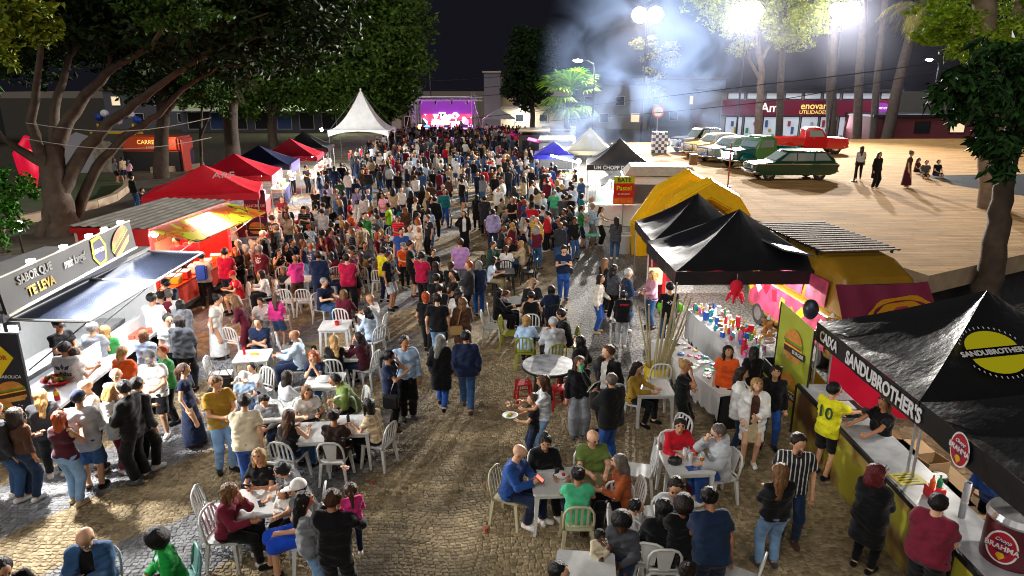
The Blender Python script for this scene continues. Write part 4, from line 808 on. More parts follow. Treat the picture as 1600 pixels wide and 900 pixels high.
# --- right side: trucks, inflatable, craft stall, van
tk = thing('food_truck', 'beige-roofed food truck below the lettered black gazebo', 'food truck', (6.6, 33.2, 0), R(-6)); BG = mat('truck_beige', (.45, .40, .32), rough=.5, var=.15)
MB().box((.3, 0, 1.3), (3.4, 2.3, 2.0)).build('body', PAINTW, tk, bevel=.1); MB().hexa([(-1.2, -1.2, 2.35), (2.2, -1.2, 2.35), (2.2, 1.2, 2.35), (-1.2, 1.2, 2.35)], [(-.9, -.9, 2.75), (1.9, -.9, 2.75), (1.9, .9, 2.75), (-.9, .9, 2.75)]).build('roof', BG, tk); MB().slab([(-1.35, -1.1, 2.35), (-1.35, 1.1, 2.35), (-2.3, 1.1, 1.85), (-2.3, -1.1, 1.85)], .05).build('side_flap', DARKM, tk); MB().box((2.1, .2, 3.0), (.35, .45, .5)).build('roof_vent', WOOD, tk); MB().box((.2, -1.17, 1.5), (2.2, .04, .9)).build('hatch', mat('hatch_dark', (.10, .10, .11), rough=.5), tk)
for x in (-.8, 1.4):
	for y in (-1.05, 1.05): MB().lathe([(0, -.1), (.3, -.1), (.34, -.06), (.34, .06), (.3, .1), (0, .1)], (x, y, .34), 16, 'Y').build('wheel', RUBBER, tk)
ps = thing('pastel_sign', 'red and yellow pastry sign board on a post', 'sign', (5.15, 31.4, 0)); MB().box((0, 0, 1.75), (.95, .05, 1.25)).build('board', mat('sign_red', lin('C01818'), rough=.45), ps); MB().box((0, -.005, 2.25), (.95, .05, .3)).build('header', mat('sign_lime', lin('B8C020'), rough=.45), ps); MB().box((0, -.006, 1.3), (.9, .05, .28)).build('pastry_print', mat('pastry', lin('E06A20'), rough=.5, var=.4, vscale=8), ps); MB().cyl((0, .06, 0), (0, .06, 2.3), .03, 6).build('post', STEEL, ps)
lettering('BATE', .27, plane_M((5.15, 31.36, 2.25), (1, 0, 0), (0, 0, 1)), mat('letter_dark', (.03, .03, .02), rough=.6), ps, bold=.004); lettering('Pastel', .30, plane_M((5.15, 31.36, 1.87), (1, 0, 0), (0, 0, 1)), mat('logo_yellow', lin('E8C81A'), rough=.4), ps, bold=.004); lettering('do seu jeito', .12, plane_M((5.15, 31.36, 1.62), (1, 0, 0), (0, 0, 1)), PAINTW, ps)
pt_ = thing('pastry_stall', 'white pastry stall counter beside the red and yellow sign', 'stall', (5.2, 32.3, 0)); MB().box((-.2, 0, .5), (2.2, .8, 1.0)).build('counter', PAINTW, pt_); MB().box((-.2, .3, 1.3), (2.0, .1, .6)).build('glass_case', mat('case_glass', (.4, .5, .5), rough=.1), pt_)
for x in (-1.2, .8): MB().cyl((x, .35, 0), (x, .35, 2.2), .025, 6).build('post', PAINTW, pt_)
bulb(4.6, 32.2, 2.1, 'bulb above the pastry stall counter', 60, (1, .98, .92), .06, 50)
gr_ = thing('grill_stall', 'long smoking grill and serving tables by the violet gazebo', 'grill', (3.6, 41.2, 0), R(8)); MB().box((0, 0, .9), (1.2, 4.6, .06)).build('worktop', STEEL, gr_); MB().box((0, 0, .45), (1.0, 4.4, .85)).build('base', PAINTW, gr_)
for k_ in range(9): MB().box((.1*((k_ % 3) - 1), -2 + k_*.5, 1.0), (.6, .35, .14)).build('tray', [STEEL, PAINTW, mat('lime_tray', lin('B0D020'), rough=.4)][k_ % 3], gr_)
tl = thing('grill_lamp', 'white tube lamp glowing in the grill smoke', 'lamp', (3.3, 42.6, 2.1)); MB().tube([(-.9, .2, .12), (.7, -.2, -.25)], .06, 8).build('tube', emis('tube_white', (.75, .9, 1), 30), tl); MB().box((0, .02, -.02), (.2, .1, .1)).build('bracket', DARKM, tl); lamp('tube_light', 'POINT', (3.3, 42.4, 2.0), 300, (.75, .88, 1), tl, .2)
lp = thing('post_lamp', 'bare bulb lamp on a white post by the grill', 'lamp', tuple(at(902, 322, 0))); b_ = at(902, 322, 0); MB().cyl((0, 0, 0), (0, 0, 2.35), .035, 8).build('post', PAINTW, lp); MB().ball((0, 0, 2.45), .14, 12, 8).build('globe', emis('lamp_white', (1, .97, .9), 40), lp); lamp('post_light', 'POINT', (b_.x, b_.y - .25, 2.5), 200, (1, .96, .88), lp, .14)
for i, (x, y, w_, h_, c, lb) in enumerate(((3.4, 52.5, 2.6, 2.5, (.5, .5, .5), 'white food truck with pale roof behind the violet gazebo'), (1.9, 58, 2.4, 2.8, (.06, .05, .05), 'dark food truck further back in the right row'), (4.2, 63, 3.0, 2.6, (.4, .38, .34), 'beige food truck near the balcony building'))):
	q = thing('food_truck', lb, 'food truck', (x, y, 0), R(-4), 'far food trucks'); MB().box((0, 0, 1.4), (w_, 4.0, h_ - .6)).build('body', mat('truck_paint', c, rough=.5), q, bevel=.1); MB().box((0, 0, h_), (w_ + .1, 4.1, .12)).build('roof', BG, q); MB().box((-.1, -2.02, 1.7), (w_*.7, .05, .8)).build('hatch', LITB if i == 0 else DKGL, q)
	MB().slab([(-w_/2, -1.2, 2.3), (-w_/2, 1.2, 2.3), (-w_/2 - .9, 1.2, 2.5), (-w_/2 - .9, -1.2, 2.5)], .04).build('glowing_flap' if i == 0 else 'flap', mat('flap_pink', lin('C81890'), rough=.5, emit=.6 if i == 0 else 0), q)  # first truck's flap carries its pink light as glow
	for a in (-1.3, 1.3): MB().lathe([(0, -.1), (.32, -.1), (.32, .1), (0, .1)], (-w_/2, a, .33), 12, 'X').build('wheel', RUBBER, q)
# yellow inflatable
iy = thing('inflatable_arch', 'large orange-yellow inflatable arch tent', 'inflatable', (6.95, 25.6, 0), R(8)); YI = mat('inflatable_yellow', lin('F8C41C'), rough=.4, bump=.15, bscale=3, var=.06)
def arch(y0, y1, sc, name):
	out = [(-1.95, 0), (-2.05, 1.25), (-1.1, 2.55), (0, 3.15), (1.1, 2.55), (2.05, 1.25), (1.95, 0)]; inn_ = [(-1.45, 0), (-1.5, 1.1), (-.8, 2.1), (0, 2.55), (.8, 2.1), (1.5, 1.1), (1.45, 0)]; m = MB(); vs = []
	for y in (y0, (y0+y1)/2, y1):
		f = 1.0 if y != (y0+y1)/2 else 1.05
		for p in out: vs.append((p[0]*sc*f, y, p[1]*sc*f))
		for p in inn_: vs.append((p[0]*sc*(2 - f), y, p[1]*sc*(2 - f)))
	n = 7; fs = []
	for r in range(2):
		o = r*14
		for i in range(n - 1): fs += [(o+i, o+i+1, o+14+i+1, o+14+i), (o+7+i, o+21+i, o+21+i+1, o+7+i+1)]
	for o in (0, 28):
		for i in range(n - 1): fs.append((o+i, o+7+i, o+8+i, o+i+1))
	m.add(vs, fs); o = m.build(name, YI, iy, bevel=.05); return o
arch(-1.3, -.6, 1.0, 'front_arch'); arch(.7, 1.4, 1.02, 'rear_arch')
m = MB(); pr_ = [(-2.0, 1.25), (-1.05, 2.4), (0, 2.95), (1.05, 2.4), (2.0, 1.25)]; m.add([(x, y, z) for y in (-.6, .7) for x, z in pr_], [(i, i+1, i+6, i+5) for i in range(4)]); m.build('skin', YI, iy)
lettering('M', .5, iy.matrix_basis @ plane_M((-1.62, -.95, 1.95), (.1, -1, .0), (.55, .05, .8)), mat('badge_red', lin('C81420'), rough=.5), iy, bold=.01)
# stall behind with red counter and boxes
rk = thing('red_stall', 'red stall counter under the rear black gazebo', 'stall', (5.4, 20.6, 0)); MB().box((-.9, 0, .6), (.1, 2.4, 1.2)).build('front', mat('red_plastic', lin('C81420'), rough=.4), rk); MB().box((-.6, 0, 1.2), (.7, 2.4, .06)).build('counter', PAINTW, rk); MB().box((.6, 1.2, 1.1), (2.4, .06, 1.8)).build('back_cloth', mat('red_cloth', lin('B01028'), rough=.8), rk)
for k_, (x, y) in enumerate(((4.8, 20.1), (4.85, 20.65))): b_ = thing('carton', ['tall brown and white carton on the red stall counter', 'second brown carton on the red stall counter'][k_], 'box', (x, y, 1.232)); MB().box((0, 0, .3), (.42, .4, .6)).build('carton_body', CARD if k_ else WOOD, b_, bevel=.006); MB().box((-.215, 0, .3), (.01, .3, .5)).build('label_face', PAINTW, b_)
bulb(5.5, 20.5, 2.1, 'bulb under the rear black gazebo', 120); bulb(5.6, 17.2, 2.05, 'bulb under the craft stall gazebo', 260, (1, .97, .92), .06, 60); bulb(6.2, 15.9, 2.0, 'second bulb under the craft stall gazebo', 70, (1, .97, .92), .05, 50)
# craft stall tables
def cloth_table(name, label, a, b, wdt, h, m, drop=.55):
	a, b = Vector(a), Vector(b); d = (b - a); L = d.length; t = thing(name, label, 'table', tuple((a + b)/2), math.atan2(d.y, d.x))
	MB().box((0, 0, h), (L, wdt, .04)).build('tabletop', m, t);
	for s in (-1, 1):
		q = MB(); vs = []
		for i in range(25): x = -L/2 + L*i/24; vs += [(x, s*(wdt/2 + .006), h + .015), (x, s*(wdt/2 + .02 + .015*math.sin(i*1.9)), h - drop*(.9 + .1*math.sin(i*2.7)))]
		q.add(vs, [(2*i, 2*i+1, 2*i+3, 2*i+2) for i in range(24)]); q.build('tablecloth_side', m, t)
	q = MB()
	for s in (-1, 1): q = MB(); q.box((s*(L/2 - .06), 0, h/2), (.06, wdt*.8, h)); q.build('trestle', DARKM, t)
	return t
WC = mat('white_cloth', (.7, .7, .7), rough=.85, bump=.3, bscale=10)
cloth_table('craft_table', 'white lace table of jewellery trays before the craft stall', (3.55, 14.9, 0), (4.35, 12.0, 0), .75, .78, WC); cloth_table('craft_table', 'white counter of toys and bottles under the craft gazebo', (4.9, 16.6, 0), (5.25, 13.2, 0), .85, .95, WC, .8)
yt = cloth_table('craft_table', 'yellow clothed table with a black crate beside the craft stall', (5.2, 12.95, 0), (6.3, 12.85, 0), .7, .75, mat('yellow_cloth', lin('C8B010'), rough=.85, bump=.3, bscale=8), .7)
cr_ = thing('black_crate', 'black crate with pale rim on the yellow clothed table', 'crate', (5.6, 12.85, .772)); m = MB()
for s in (-1, 1): m.box((s*.38, 0, .15), (.02, .5, .3)); m.box((0, s*.25, .15), (.78, .02, .3))
m.build('sides', BLACK, cr_)['kind'] = 'stuff'; MB().box((0, 0, .01), (.74, .48, .02)).build('base', BLACK, cr_); q = MB(); q.tube([(-.4, -.26, .31), (.4, -.26, .31), (.4, .26, .31), (-.4, .26, .31), (-.4, -.26, .31)], .012, 5); q.build('rim', PAINTW, cr_)
rr = random.Random(21); m = MB()
cols = ['D8203A', '2A62C8', 'E8C030', 'E8E8E4', '3AA04A', '8A4A20', 'D070A0', '28A0A8', 'F0F0F0', '202020']
for k_ in range(150):
	if k_ < 95: f = rr.random(); x = 4.9 + .35*f + rr.uniform(-.36, .36); y = 16.5 - 3.2*f; z = .975; hh = rr.uniform(.05, .26); s_ = rr.uniform(.025, .06)
	else: f = rr.random(); x = 3.6 + .72*f + rr.uniform(-.3, .3); y = 14.8 - 2.7*f; z = .805; hh = rr.uniform(.012, .04); s_ = rr.uniform(.03, .09)
	m.m = rr.randrange(10)
	if k_ % 3: m.box((x, y, z + hh/2), (s_*2, s_*1.6, hh), rr.uniform(0, 3))
	else: m.lathe([(0, 0), (s_, 0), (s_, hh*.7), (s_*.5, hh), (0, hh)], (x, y, z), 7)
o = m.build('craft_goods', [mat('goods', lin(c), rough=.45) for c in cols]); tag(o, 'small toys, bottles and trinkets spread over the craft tables', 'goods', kind='stuff')
oc = thing('plush_octopus', 'red plush octopus hanging over the craft counter', 'toy', (5.35, 15.6, 1.75)); m = MB(); m.ball((0, 0, .1), (.16, .14, .17), 12, 8); m.build('head', mat('plush_red', lin('D01030'), rough=.9), oc, smooth=True)
for k_ in range(6): a = k_*1.05; MB().tube([(0, 0, 0), (.14*math.cos(a), .14*math.sin(a), -.08), (.22*math.cos(a), .22*math.sin(a), -.26)], [.05, .045, .02], 7).build('tentacle', mat('plush_red', lin('D01030'), rough=.9), oc, smooth=True)
MB().cyl((0, 0, .25), (0, 0, .42), .004, 4).build('string', PAINTW, oc)
for i, (x, y, z, lb) in enumerate(((5.7, 14.3, .97, 'clear bag of golden snacks on the craft counter'), (6.9, 13.9, 1.15, 'big clear bag of golden crisps beside the van'))):
	b_ = thing('snack_bag', lb, 'bag', (x, y, z)); rr = random.Random(i); m = MB()
	for k_ in range(60): a = rr.uniform(0, 6.3); r_ = rr.uniform(.02, .17); m.ball((r_*math.cos(a), r_*math.sin(a)*.7, rr.uniform(.08, .5)), (.05, .02, .035), 6, 4, Matrix.Rotation(rr.uniform(0, 3), 4, 'Z'))
	o = m.build('crisps', mat('crisps', lin('C89048'), rough=.6, var=.2), b_); o['kind'] = 'stuff'; MB().tube([(0, 0, .52), (0, 0, .62)], [.06, .02], 8).build('tied_top', mat('clear_film', (.7, .7, .7), rough=.2), b_); MB().lathe([(0, 0), (.18, 0), (.2, .06), (.17, .06)], n=14).build('base', mat('clear_film', (.7, .7, .7), rough=.2), b_)
# yellow drum with bamboo stalks
yd = thing('bamboo_drum', 'yellow drum holding a spray of tall dry bamboo stalks', 'planter', (3.15, 13.75, 0)); m = MB(); m.lathe([(0, 0), (.24, 0), (.26, .3), (.28, .62), (.26, .62), (.25, .5), (0, .5)], n=20); m.build('drum', mat('drum_yellow', lin('D8B80A'), rough=.5, bump=.3, bscale=6), yd, smooth=True)
rr = random.Random(8)
for k_ in range(17):
	a = rr.uniform(0, 6.28); sp_ = rr.uniform(.1, .75); L = rr.uniform(1.2, 2.3); e = Vector((sp_*math.cos(a) + .15, sp_*math.sin(a)*.8, .5 + L*.85)); s_ = Vector((.12*math.cos(a), .12*math.sin(a), .3))
	MB().tube([s_, s_.lerp(e, .5) + Vector((0, 0, .03)), e], [.021, .019, .014], 6).build('bamboo_stalk', mat('bamboo', lin('A89A72'), rough=.6, var=.15, vscale=20), yd)
pl = thing('plush_pillow', 'green plush cushion held over the craft table', 'cushion', tuple(at(1047, 478, 1.15))); m = MB(); m.ball((-.12, 0, 0), (.2, .1, .22), 12, 8); m.build('cushion', mat('plush_green', lin('5CC818'), rough=.9), pl, smooth=True); MB().ball((.2, 0, -.05), (.16, .09, .13), 10, 8).build('cushion_tail', mat('plush_green', lin('5CC818'), rough=.9), pl, smooth=True)
pb = thing('pizza_bag', 'cream paper bag with orange sun print on the stall edge', 'bag', tuple(at(1020, 490, .0))); MB().box((0, 0, 1.15), (.42, .1, .5)).build('bag', mat('cream_paper', lin('D8C8A8'), rough=.8), pb, bevel=.02); MB().lathe([(0, .003), (.09, .003), (.09, 0)], (0, -.052, 1.18), 14, 'Y', Matrix.Diagonal((1, -1, 1, 1))).build('sun_print', mat('sun_orange', lin('E09020'), rough=.6), pb); MB().cyl((0, .02, 0), (0, .02, .9), .03, 6).build('stand', DARKM, pb)
# --- yellow van with maroon drape
vn = thing('food_van', 'yellow camper van with roof rack and maroon drape over its windscreen', 'van', (8.1, 16.75, 0), R(6)); vn.scale = (1.05, 1.1, 1.02)
VY = mat('van_yellow', lin('8E6A18'), rough=.35, coat=.4, var=.06); PNK = mat('van_pink', lin('A83A58'), rough=.4, var=.5, vscale=3)
def loft(secs, m, name, parent, close=True, smooth=35):
	mb = MB(); n = len(secs[0]); vs = [p for s in secs for p in s]; fs = []
	for i in range(len(secs) - 1):
		for j in range(n): fs.append((i*n+j, i*n+(j+1) % n, (i+1)*n+(j+1) % n, (i+1)*n+j))
	fs.append(tuple(range(n-1, -1, -1))); fs.append(tuple((len(secs)-1)*n + j for j in range(n)))
	mb.add(vs, fs); o = mb.build(name, m, parent); smooth_angle(o, smooth); return o
def rrect(w, z0, z1, r, y, k=4, top=None):
	top = top or w; pts = []
	for (cx, cz, a0, ww) in ((w/2 - r, z0 + r, -90, w), (top/2 - r*1.6, z1 - r*1.6, 0, top), (-(top/2 - r*1.6), z1 - r*1.6, 90, top), (-(w/2 - r), z0 + r, 180, w)):
		rr_ = r if cz < (z0+z1)/2 else r*1.6
		for i in range(k + 1): a = R(a0 + 90*i/k); pts.append((cx + rr_*math.cos(a), y, cz + rr_*math.sin(a)))
	return pts
loft([rrect(1.75, .45, 1.25, .12, -2.15), rrect(1.9, .35, 1.35, .12, -2.05), rrect(2.0, .32, 1.4, .12, -1.6), rrect(2.02, .32, 1.4, .12, 1.9), rrect(1.9, .4, 1.35, .12, 2.1)], VY, 'lower_body', vn)
loft([rrect(1.75, 1.38, 1.7, .06, -2.0, top=1.6), rrect(1.9, 1.38, 2.25, .12, -1.72, top=1.7), rrect(1.98, 1.38, 2.52, .16, -1.15, top=1.75), rrect(2.0, 1.38, 2.58, .16, -.4, top=1.78), rrect(2.0, 1.38, 2.56, .16, 1.9, top=1.78), rrect(1.9, 1.38, 2.3, .14, 2.1, top=1.7)], VY, 'upper_body', vn)
MB().slab([(-.82, -2.06, 1.45), (.82, -2.06, 1.45), (.78, -1.80, 2.12), (-.78, -1.80, 2.12)], .03).build('windscreen', GLASS, vn)
for y0, y1 in ((-1.5, -.7), (-.55, .6), (.75, 1.8)):
	for s in (-1, 1): w_ = MB(); pts = [(s*1.012, y0, 1.5), (s*1.012, y1, 1.5), (s*.985, y1, 2.1), (s*.985, y0, 2.1)]; w_.slab(pts if s > 0 else pts[::-1], .02); w_.build('side_window', GLASS if s > 0 else PNK, vn)
MB().box((-1.018, .1, .9), (.012, 3.6, .8)).build('painted_panel', PNK, vn)
rr = random.Random(5)
for k_ in range(9): MB().box((-1.03, -1.5 + k_*.42, .75 + rr.uniform(0, .45)), (.006, .22, .3), 0, Matrix.Rotation(rr.uniform(-1, 1), 4, 'X')).build('graffiti', mat('graffiti', lin(rr.choice(['E8B018', 'C01830', '6A9AD0', 'E87A20', 'F0E8E0'])), rough=.4), vn)
for y in (-1.35, 1.35):
	for s in (-1, 1):
		wh = MB().lathe([(0, -.1), (.2, -.1), (.31, -.09), (.33, -.04), (.33, .06), (.3, .1), (.2, .11), (.0, .08)], (s*.93, y, .33), 20, 'X').build('wheel', RUBBER, vn); MB().lathe([(0, .02), (.19, .0), (.2, -.01)], (s*1.03, y, .33), 16, 'X', Matrix.Diagonal((s, 1, 1, 1))).build('rim', CHROME, wh)
MB().box((0, -2.2, .5), (1.9, .14, .2)).build('bumper', PAINTW, vn, bevel=.05)
for s in (-1, 1): MB().ball((s*.65, -2.12, .95), (.13, .05, .13), 12, 8).build('headlight', mat('lamp_glass', (.7, .7, .65), rough=.1), vn, smooth=True)
rk_ = MB()
for s in (-1, 1): rk_.tube([(s*.92, -1.0, 2.66), (s*.92, 2.0, 2.66)], .025, 6)
rk = rk_.build('roof_rack', DARKM, vn)
for k_ in range(15): MB().box((0, -1.0 + k_*.214, 2.68), (1.86, .10, .03), R(rr.uniform(-.6, .6))).build('rack_slat', mat('rack_wood', lin('5E4A3A'), rough=.8, var=.2), rk)
for y in (-.8, .5, 1.8):
	for s in (-1, 1): MB().box((s*.9, y, 2.6), (.04, .06, .12)).build('rack_foot', DARKM, rk)
MB().slab([(-1.02, -.9, 2.56), (-1.02, 1.9, 2.56), (-1.75, 1.9, 2.72), (-1.75, -.9, 2.72)], .04).build('side_hatch', mat('hatch_dark', (.10, .10, .11), rough=.5), vn)
dm = MB(); vs = []
for i in range(17):
	x = -1.06 + 2.12*i/16
	for j in range(6): v = j/5; y_ = -1.86 - .45*min(1, v*1.7) + .02*math.sin(i*1.3); vs.append((x*(1 + .04*v), y_, 2.16 - 1.12*v - .04*math.sin(math.pi*i/16)*(1 - v)))
dm.add(vs, [(i*6+j, i*6+j+1, (i+1)*6+j+1, (i+1)*6+j) for i in range(16) for j in range(5)]); dr = dm.build('drape', mat('maroon_drape', lin('6E1436'), rough=.75, var=.1), vn); smooth_angle(dr, 60)
GOLD = mat('gold_print', lin('C8A018'), rough=.5)
Md = vn.matrix_basis @ plane_M((.15, -2.345, 1.68), (1, 0, 0), (0, -.16, 1.0))
def ring(rx, ry, wdt, z, m, n=30, a0=0, a1=360, name='frame_print'):
	q = MB(); vs = []
	for i in range(n + 1): a = R(a0 + (a1 - a0)*i/n); k2 = 1 + .06*math.sin(i*math.pi/2.5); vs += [Md @ Vector((rx*k2*math.cos(a), ry*k2*math.sin(a), z)), Md @ Vector(((rx - wdt)*math.cos(a), (ry - wdt)*math.sin(a), z))]
	q.add(vs, [(2*i, 2*i+1, 2*i+3, 2*i+2) for i in range(n)]); o = q.build(name, m, None); o.parent = vn; o.data.transform(vn.matrix_basis.inverted())
ring(.72, .38, .10, .03, GOLD); ring(.54, .25, .2, .032, GOLD); ring(.2, .14, .14, .036, mat('rose_print', lin('A83058'), rough=.6), name='rose_print')
bw_ = thing('black_balloon', 'dark blue-black balloon bag hanging by the van door', 'balloon', (6.55, 14.2, 1.75)); MB().ball((0, 0, 0), (.17, .17, .23), 12, 8).build('balloon', mat('balloon_dark', (.02, .03, .05), rough=.35), bw_, smooth=True); MB().cyl((0, 0, .22), (0, 0, .45), .004, 4).build('string', PAINTW, bw_)
# --- old cars on the terrace (local front is -x)
def slice_body(prof, w, inset, m, name, parent, tumble=None, smooth=32):
	"""side profile (x,z) lofted across the width with rounded shoulders"""
	secs = []
	zc = sum(p[1] for p in prof)/len(prof); xc = sum(p[0] for p in prof)/len(prof); zmin = min(p[1] for p in prof); zmax = max(p[1] for p in prof)
	for y, k in ((-w/2, 1), (-w/2 + inset*.35, .35), (-w/2 + inset, 0), (w/2 - inset, 0), (w/2 - inset*.35, .35), (w/2, 1)):
		s = []
		for (x, z) in prof:
			f = 1 - .04*k; zz = zmin + (z - zmin)*(1 - .09*k); yy = y
			if tumble: yy = y*(1 - tumble*(z - zmin)/(zmax - zmin))
			s.append((xc + (x - xc)*f, yy, zz))
		secs.append(s)
	return loft(secs, m, name, parent, smooth=smooth)
def wheel(parent, x, y, r, side, cap=CHROME, tyre_w=.16, white=False):
	o = MB().lathe([(r*.6, -tyre_w/2), (r*.92, -tyre_w/2), (r, -tyre_w*.3), (r, tyre_w*.3), (r*.92, tyre_w/2), (r*.6, tyre_w/2)], (x, y, r), 20, 'Y').build('wheel', RUBBER, parent); smooth_angle(o, 50)
	MB().lathe([(0, side*tyre_w*.5), (r*.3, side*tyre_w*.52), (r*.42, side*tyre_w*.40), (r*.58, side*tyre_w*.46), (r*.62, side*tyre_w*.44)], (x, y, r), 18, 'Y').build('hubcap', cap, o)
	if white: MB().lathe([(r*.64, side*tyre_w*.505), (r*.85, side*tyre_w*.51)], (x, y, r), 18, 'Y').build('whitewall', PAINTW, o)
SGL = mat('screen_glass', (.25, .3, .3), rough=.08)
def side_glass(parent, polys, y, sl=.095, m=SGL):
	for s in (-1, 1):
		for pts in polys:
			q = [(x, s*(y - sl*(z - polys[0][0][1])/.5), z) for x, z in pts]; MB().slab(q if s < 0 else q[::-1], .012).build('side_window', m, parent)
CARP = lambda c: mat('car_paint', c, rough=.22, coat=.6, spec=.5)
def head_and_bumper(t, x, w, z, r=.10, zb=.42, chrome=CHROME):
	for s in (-1, 1):
		h = MB().lathe([(0, -.05), (r*.8, -.045), (r, -.01), (r, .04)], (x - .01, s*w*.36, z), 16, 'X').build('headlight', mat('lamp_glass', (.7, .7, .65), rough=.1), t)
		MB().lathe([(r, -.02), (r*1.18, -.01), (r*1.18, .03)], (x - .015, s*w*.36, z), 16, 'X').build('bezel', chrome, h)
	q = MB(); q.tube([(x + .25, -w*.52, zb), (x - .05, -w*.46, zb), (x - .12, 0, zb), (x - .05, w*.46, zb), (x + .25, w*.52, zb)], .065, 8); q.build('front_bumper', chrome, t, smooth=True)
def grille(t, x, w, z0, z1, n=6, m=CHROME):
	g = MB().box((x, 0, (z0+z1)/2), (.03, w, z1 - z0)).build('grille', BLACK, t)
	for i in range(n): MB().box((x - .02, 0, z0 + (z1-z0)*(i+.5)/n), (.02, w, .022)).build('grille_bar', m, g)
def wagon(label, loc, rz, c, roofc=None):
	t = thing('vintage_car', label, 'car', loc, rz, 'old cars on the terrace'); P = CARP(c)
	body = [(-2.05, .42), (-2.12, .62), (-2.05, .80), (-1.0, .90), (-.95, .92), (1.9, .93), (2.1, .82), (2.14, .55), (2.05, .36), (1.75, .27), (-1.8, .27)]
	slice_body(body, 1.62, .12, P, 'body', t)
	cab = [(-1.05, .91), (-.42, 1.36), (-.2, 1.42), (1.25, 1.42), (1.5, 1.36), (2.02, .92)]
	slice_body(cab, 1.52, .10, P, 'cabin', t, .10)
	MB().box((.45, 0, 1.43), (1.7, 1.14, .015)).build('roof_panel', CARP(roofc or c), t, bevel=.005)
	side_glass(t, [[(-.78, .97), (-.02, .97), (-.02, 1.32), (-.36, 1.32)], [(.05, .97), (.85, .97), (.85, 1.32), (.05, 1.32)], [(.92, .97), (1.72, .97), (1.42, 1.32), (.92, 1.32)]], .762, .07)
	MB().slab([(-1.00, .62, .98), (-1.00, -.62, .98), (-.47, -.56, 1.33), (-.47, .56, 1.33)], .015).build('windscreen', mat('screen_glass', (.25, .3, .3), rough=.08), t); MB().slab([(2.0, -.6, 1.0), (2.0, .6, 1.0), (1.6, .54, 1.31), (1.6, -.54, 1.31)], .015).build('rear_window', GLASS, t)
	for x in (-1.28, 1.22):
		for s in (-1, 1): wheel(t, x, s*.72, .30, s)
	head_and_bumper(t, -2.08, 1.6, .68); q = MB(); q.box((2.14, 0, .45), (.08, 1.5, .1)); q.build('rear_bumper', CHROME, t)
	for s in (-1, 1): MB().box((.1, s*.816, .80), (3.9, .012, .022)).build('side_trim', CHROME, t); MB().box((2.13, s*.66, .72), (.03, .2, .14)).build('tail_light', mat('tail_red', (.35, .01, .01), rough=.2), t); MB().box((-.2, s*.815, .86), (.14, .02, .02)).build('door_handle', CHROME, t)
	return t
def sedan(label, loc, rz, c, cabc=None, tall=0.0, hood=0.0):
	t = thing('vintage_car', label, 'car', loc, rz, 'old cars on the terrace'); P = CARP(c)
	body = [(-2.15, .40), (-2.22, .66), (-2.1, .90 + hood), (-.85, 1.0 + hood*.6), (1.0, 1.0), (2.0, .96), (2.25, .80), (2.25, .45), (2.0, .30), (-1.95, .30)]
	slice_body(body, 1.72, .18, P, 'body', t); cab = [(-.85, .98), (-.35, 1.42 + tall), (-.1, 1.5 + tall), (.85, 1.5 + tall), (1.15, 1.42 + tall), (1.6, .97)]
	slice_body(cab, 1.5, .16, CARP(cabc or c), 'cabin', t, .14)
	side_glass(t, [[(-.6, 1.05), (.1, 1.05), (.1, 1.38 + tall), (-.28, 1.38 + tall)], [(.17, 1.05), (1.25, 1.05), (1.02, 1.38 + tall), (.17, 1.38 + tall)]], .752)
	MB().slab([(-.84, .58, 1.05), (-.84, -.58, 1.05), (-.40, -.5, 1.38 + tall), (-.40, .5, 1.38 + tall)], .015).build('windscreen', mat('screen_glass', (.25, .3, .3), rough=.08), t)
	for x in (-1.4, 1.35):
		for s in (-1, 1): wheel(t, x, s*.76, .33, s); MB().ball((x, s*.70, .45), (.52, .22, .36), 14, 8).build('fender', P, t, smooth=True)
	head_and_bumper(t, -2.2, 1.65, .80 + hood*.5, .115); grille(t, -2.24, .9, .5, .84 + hood*.6); q = MB(); q.box((2.28, 0, .5), (.08, 1.6, .12)); q.build('rear_bumper', CHROME, t)
	return t
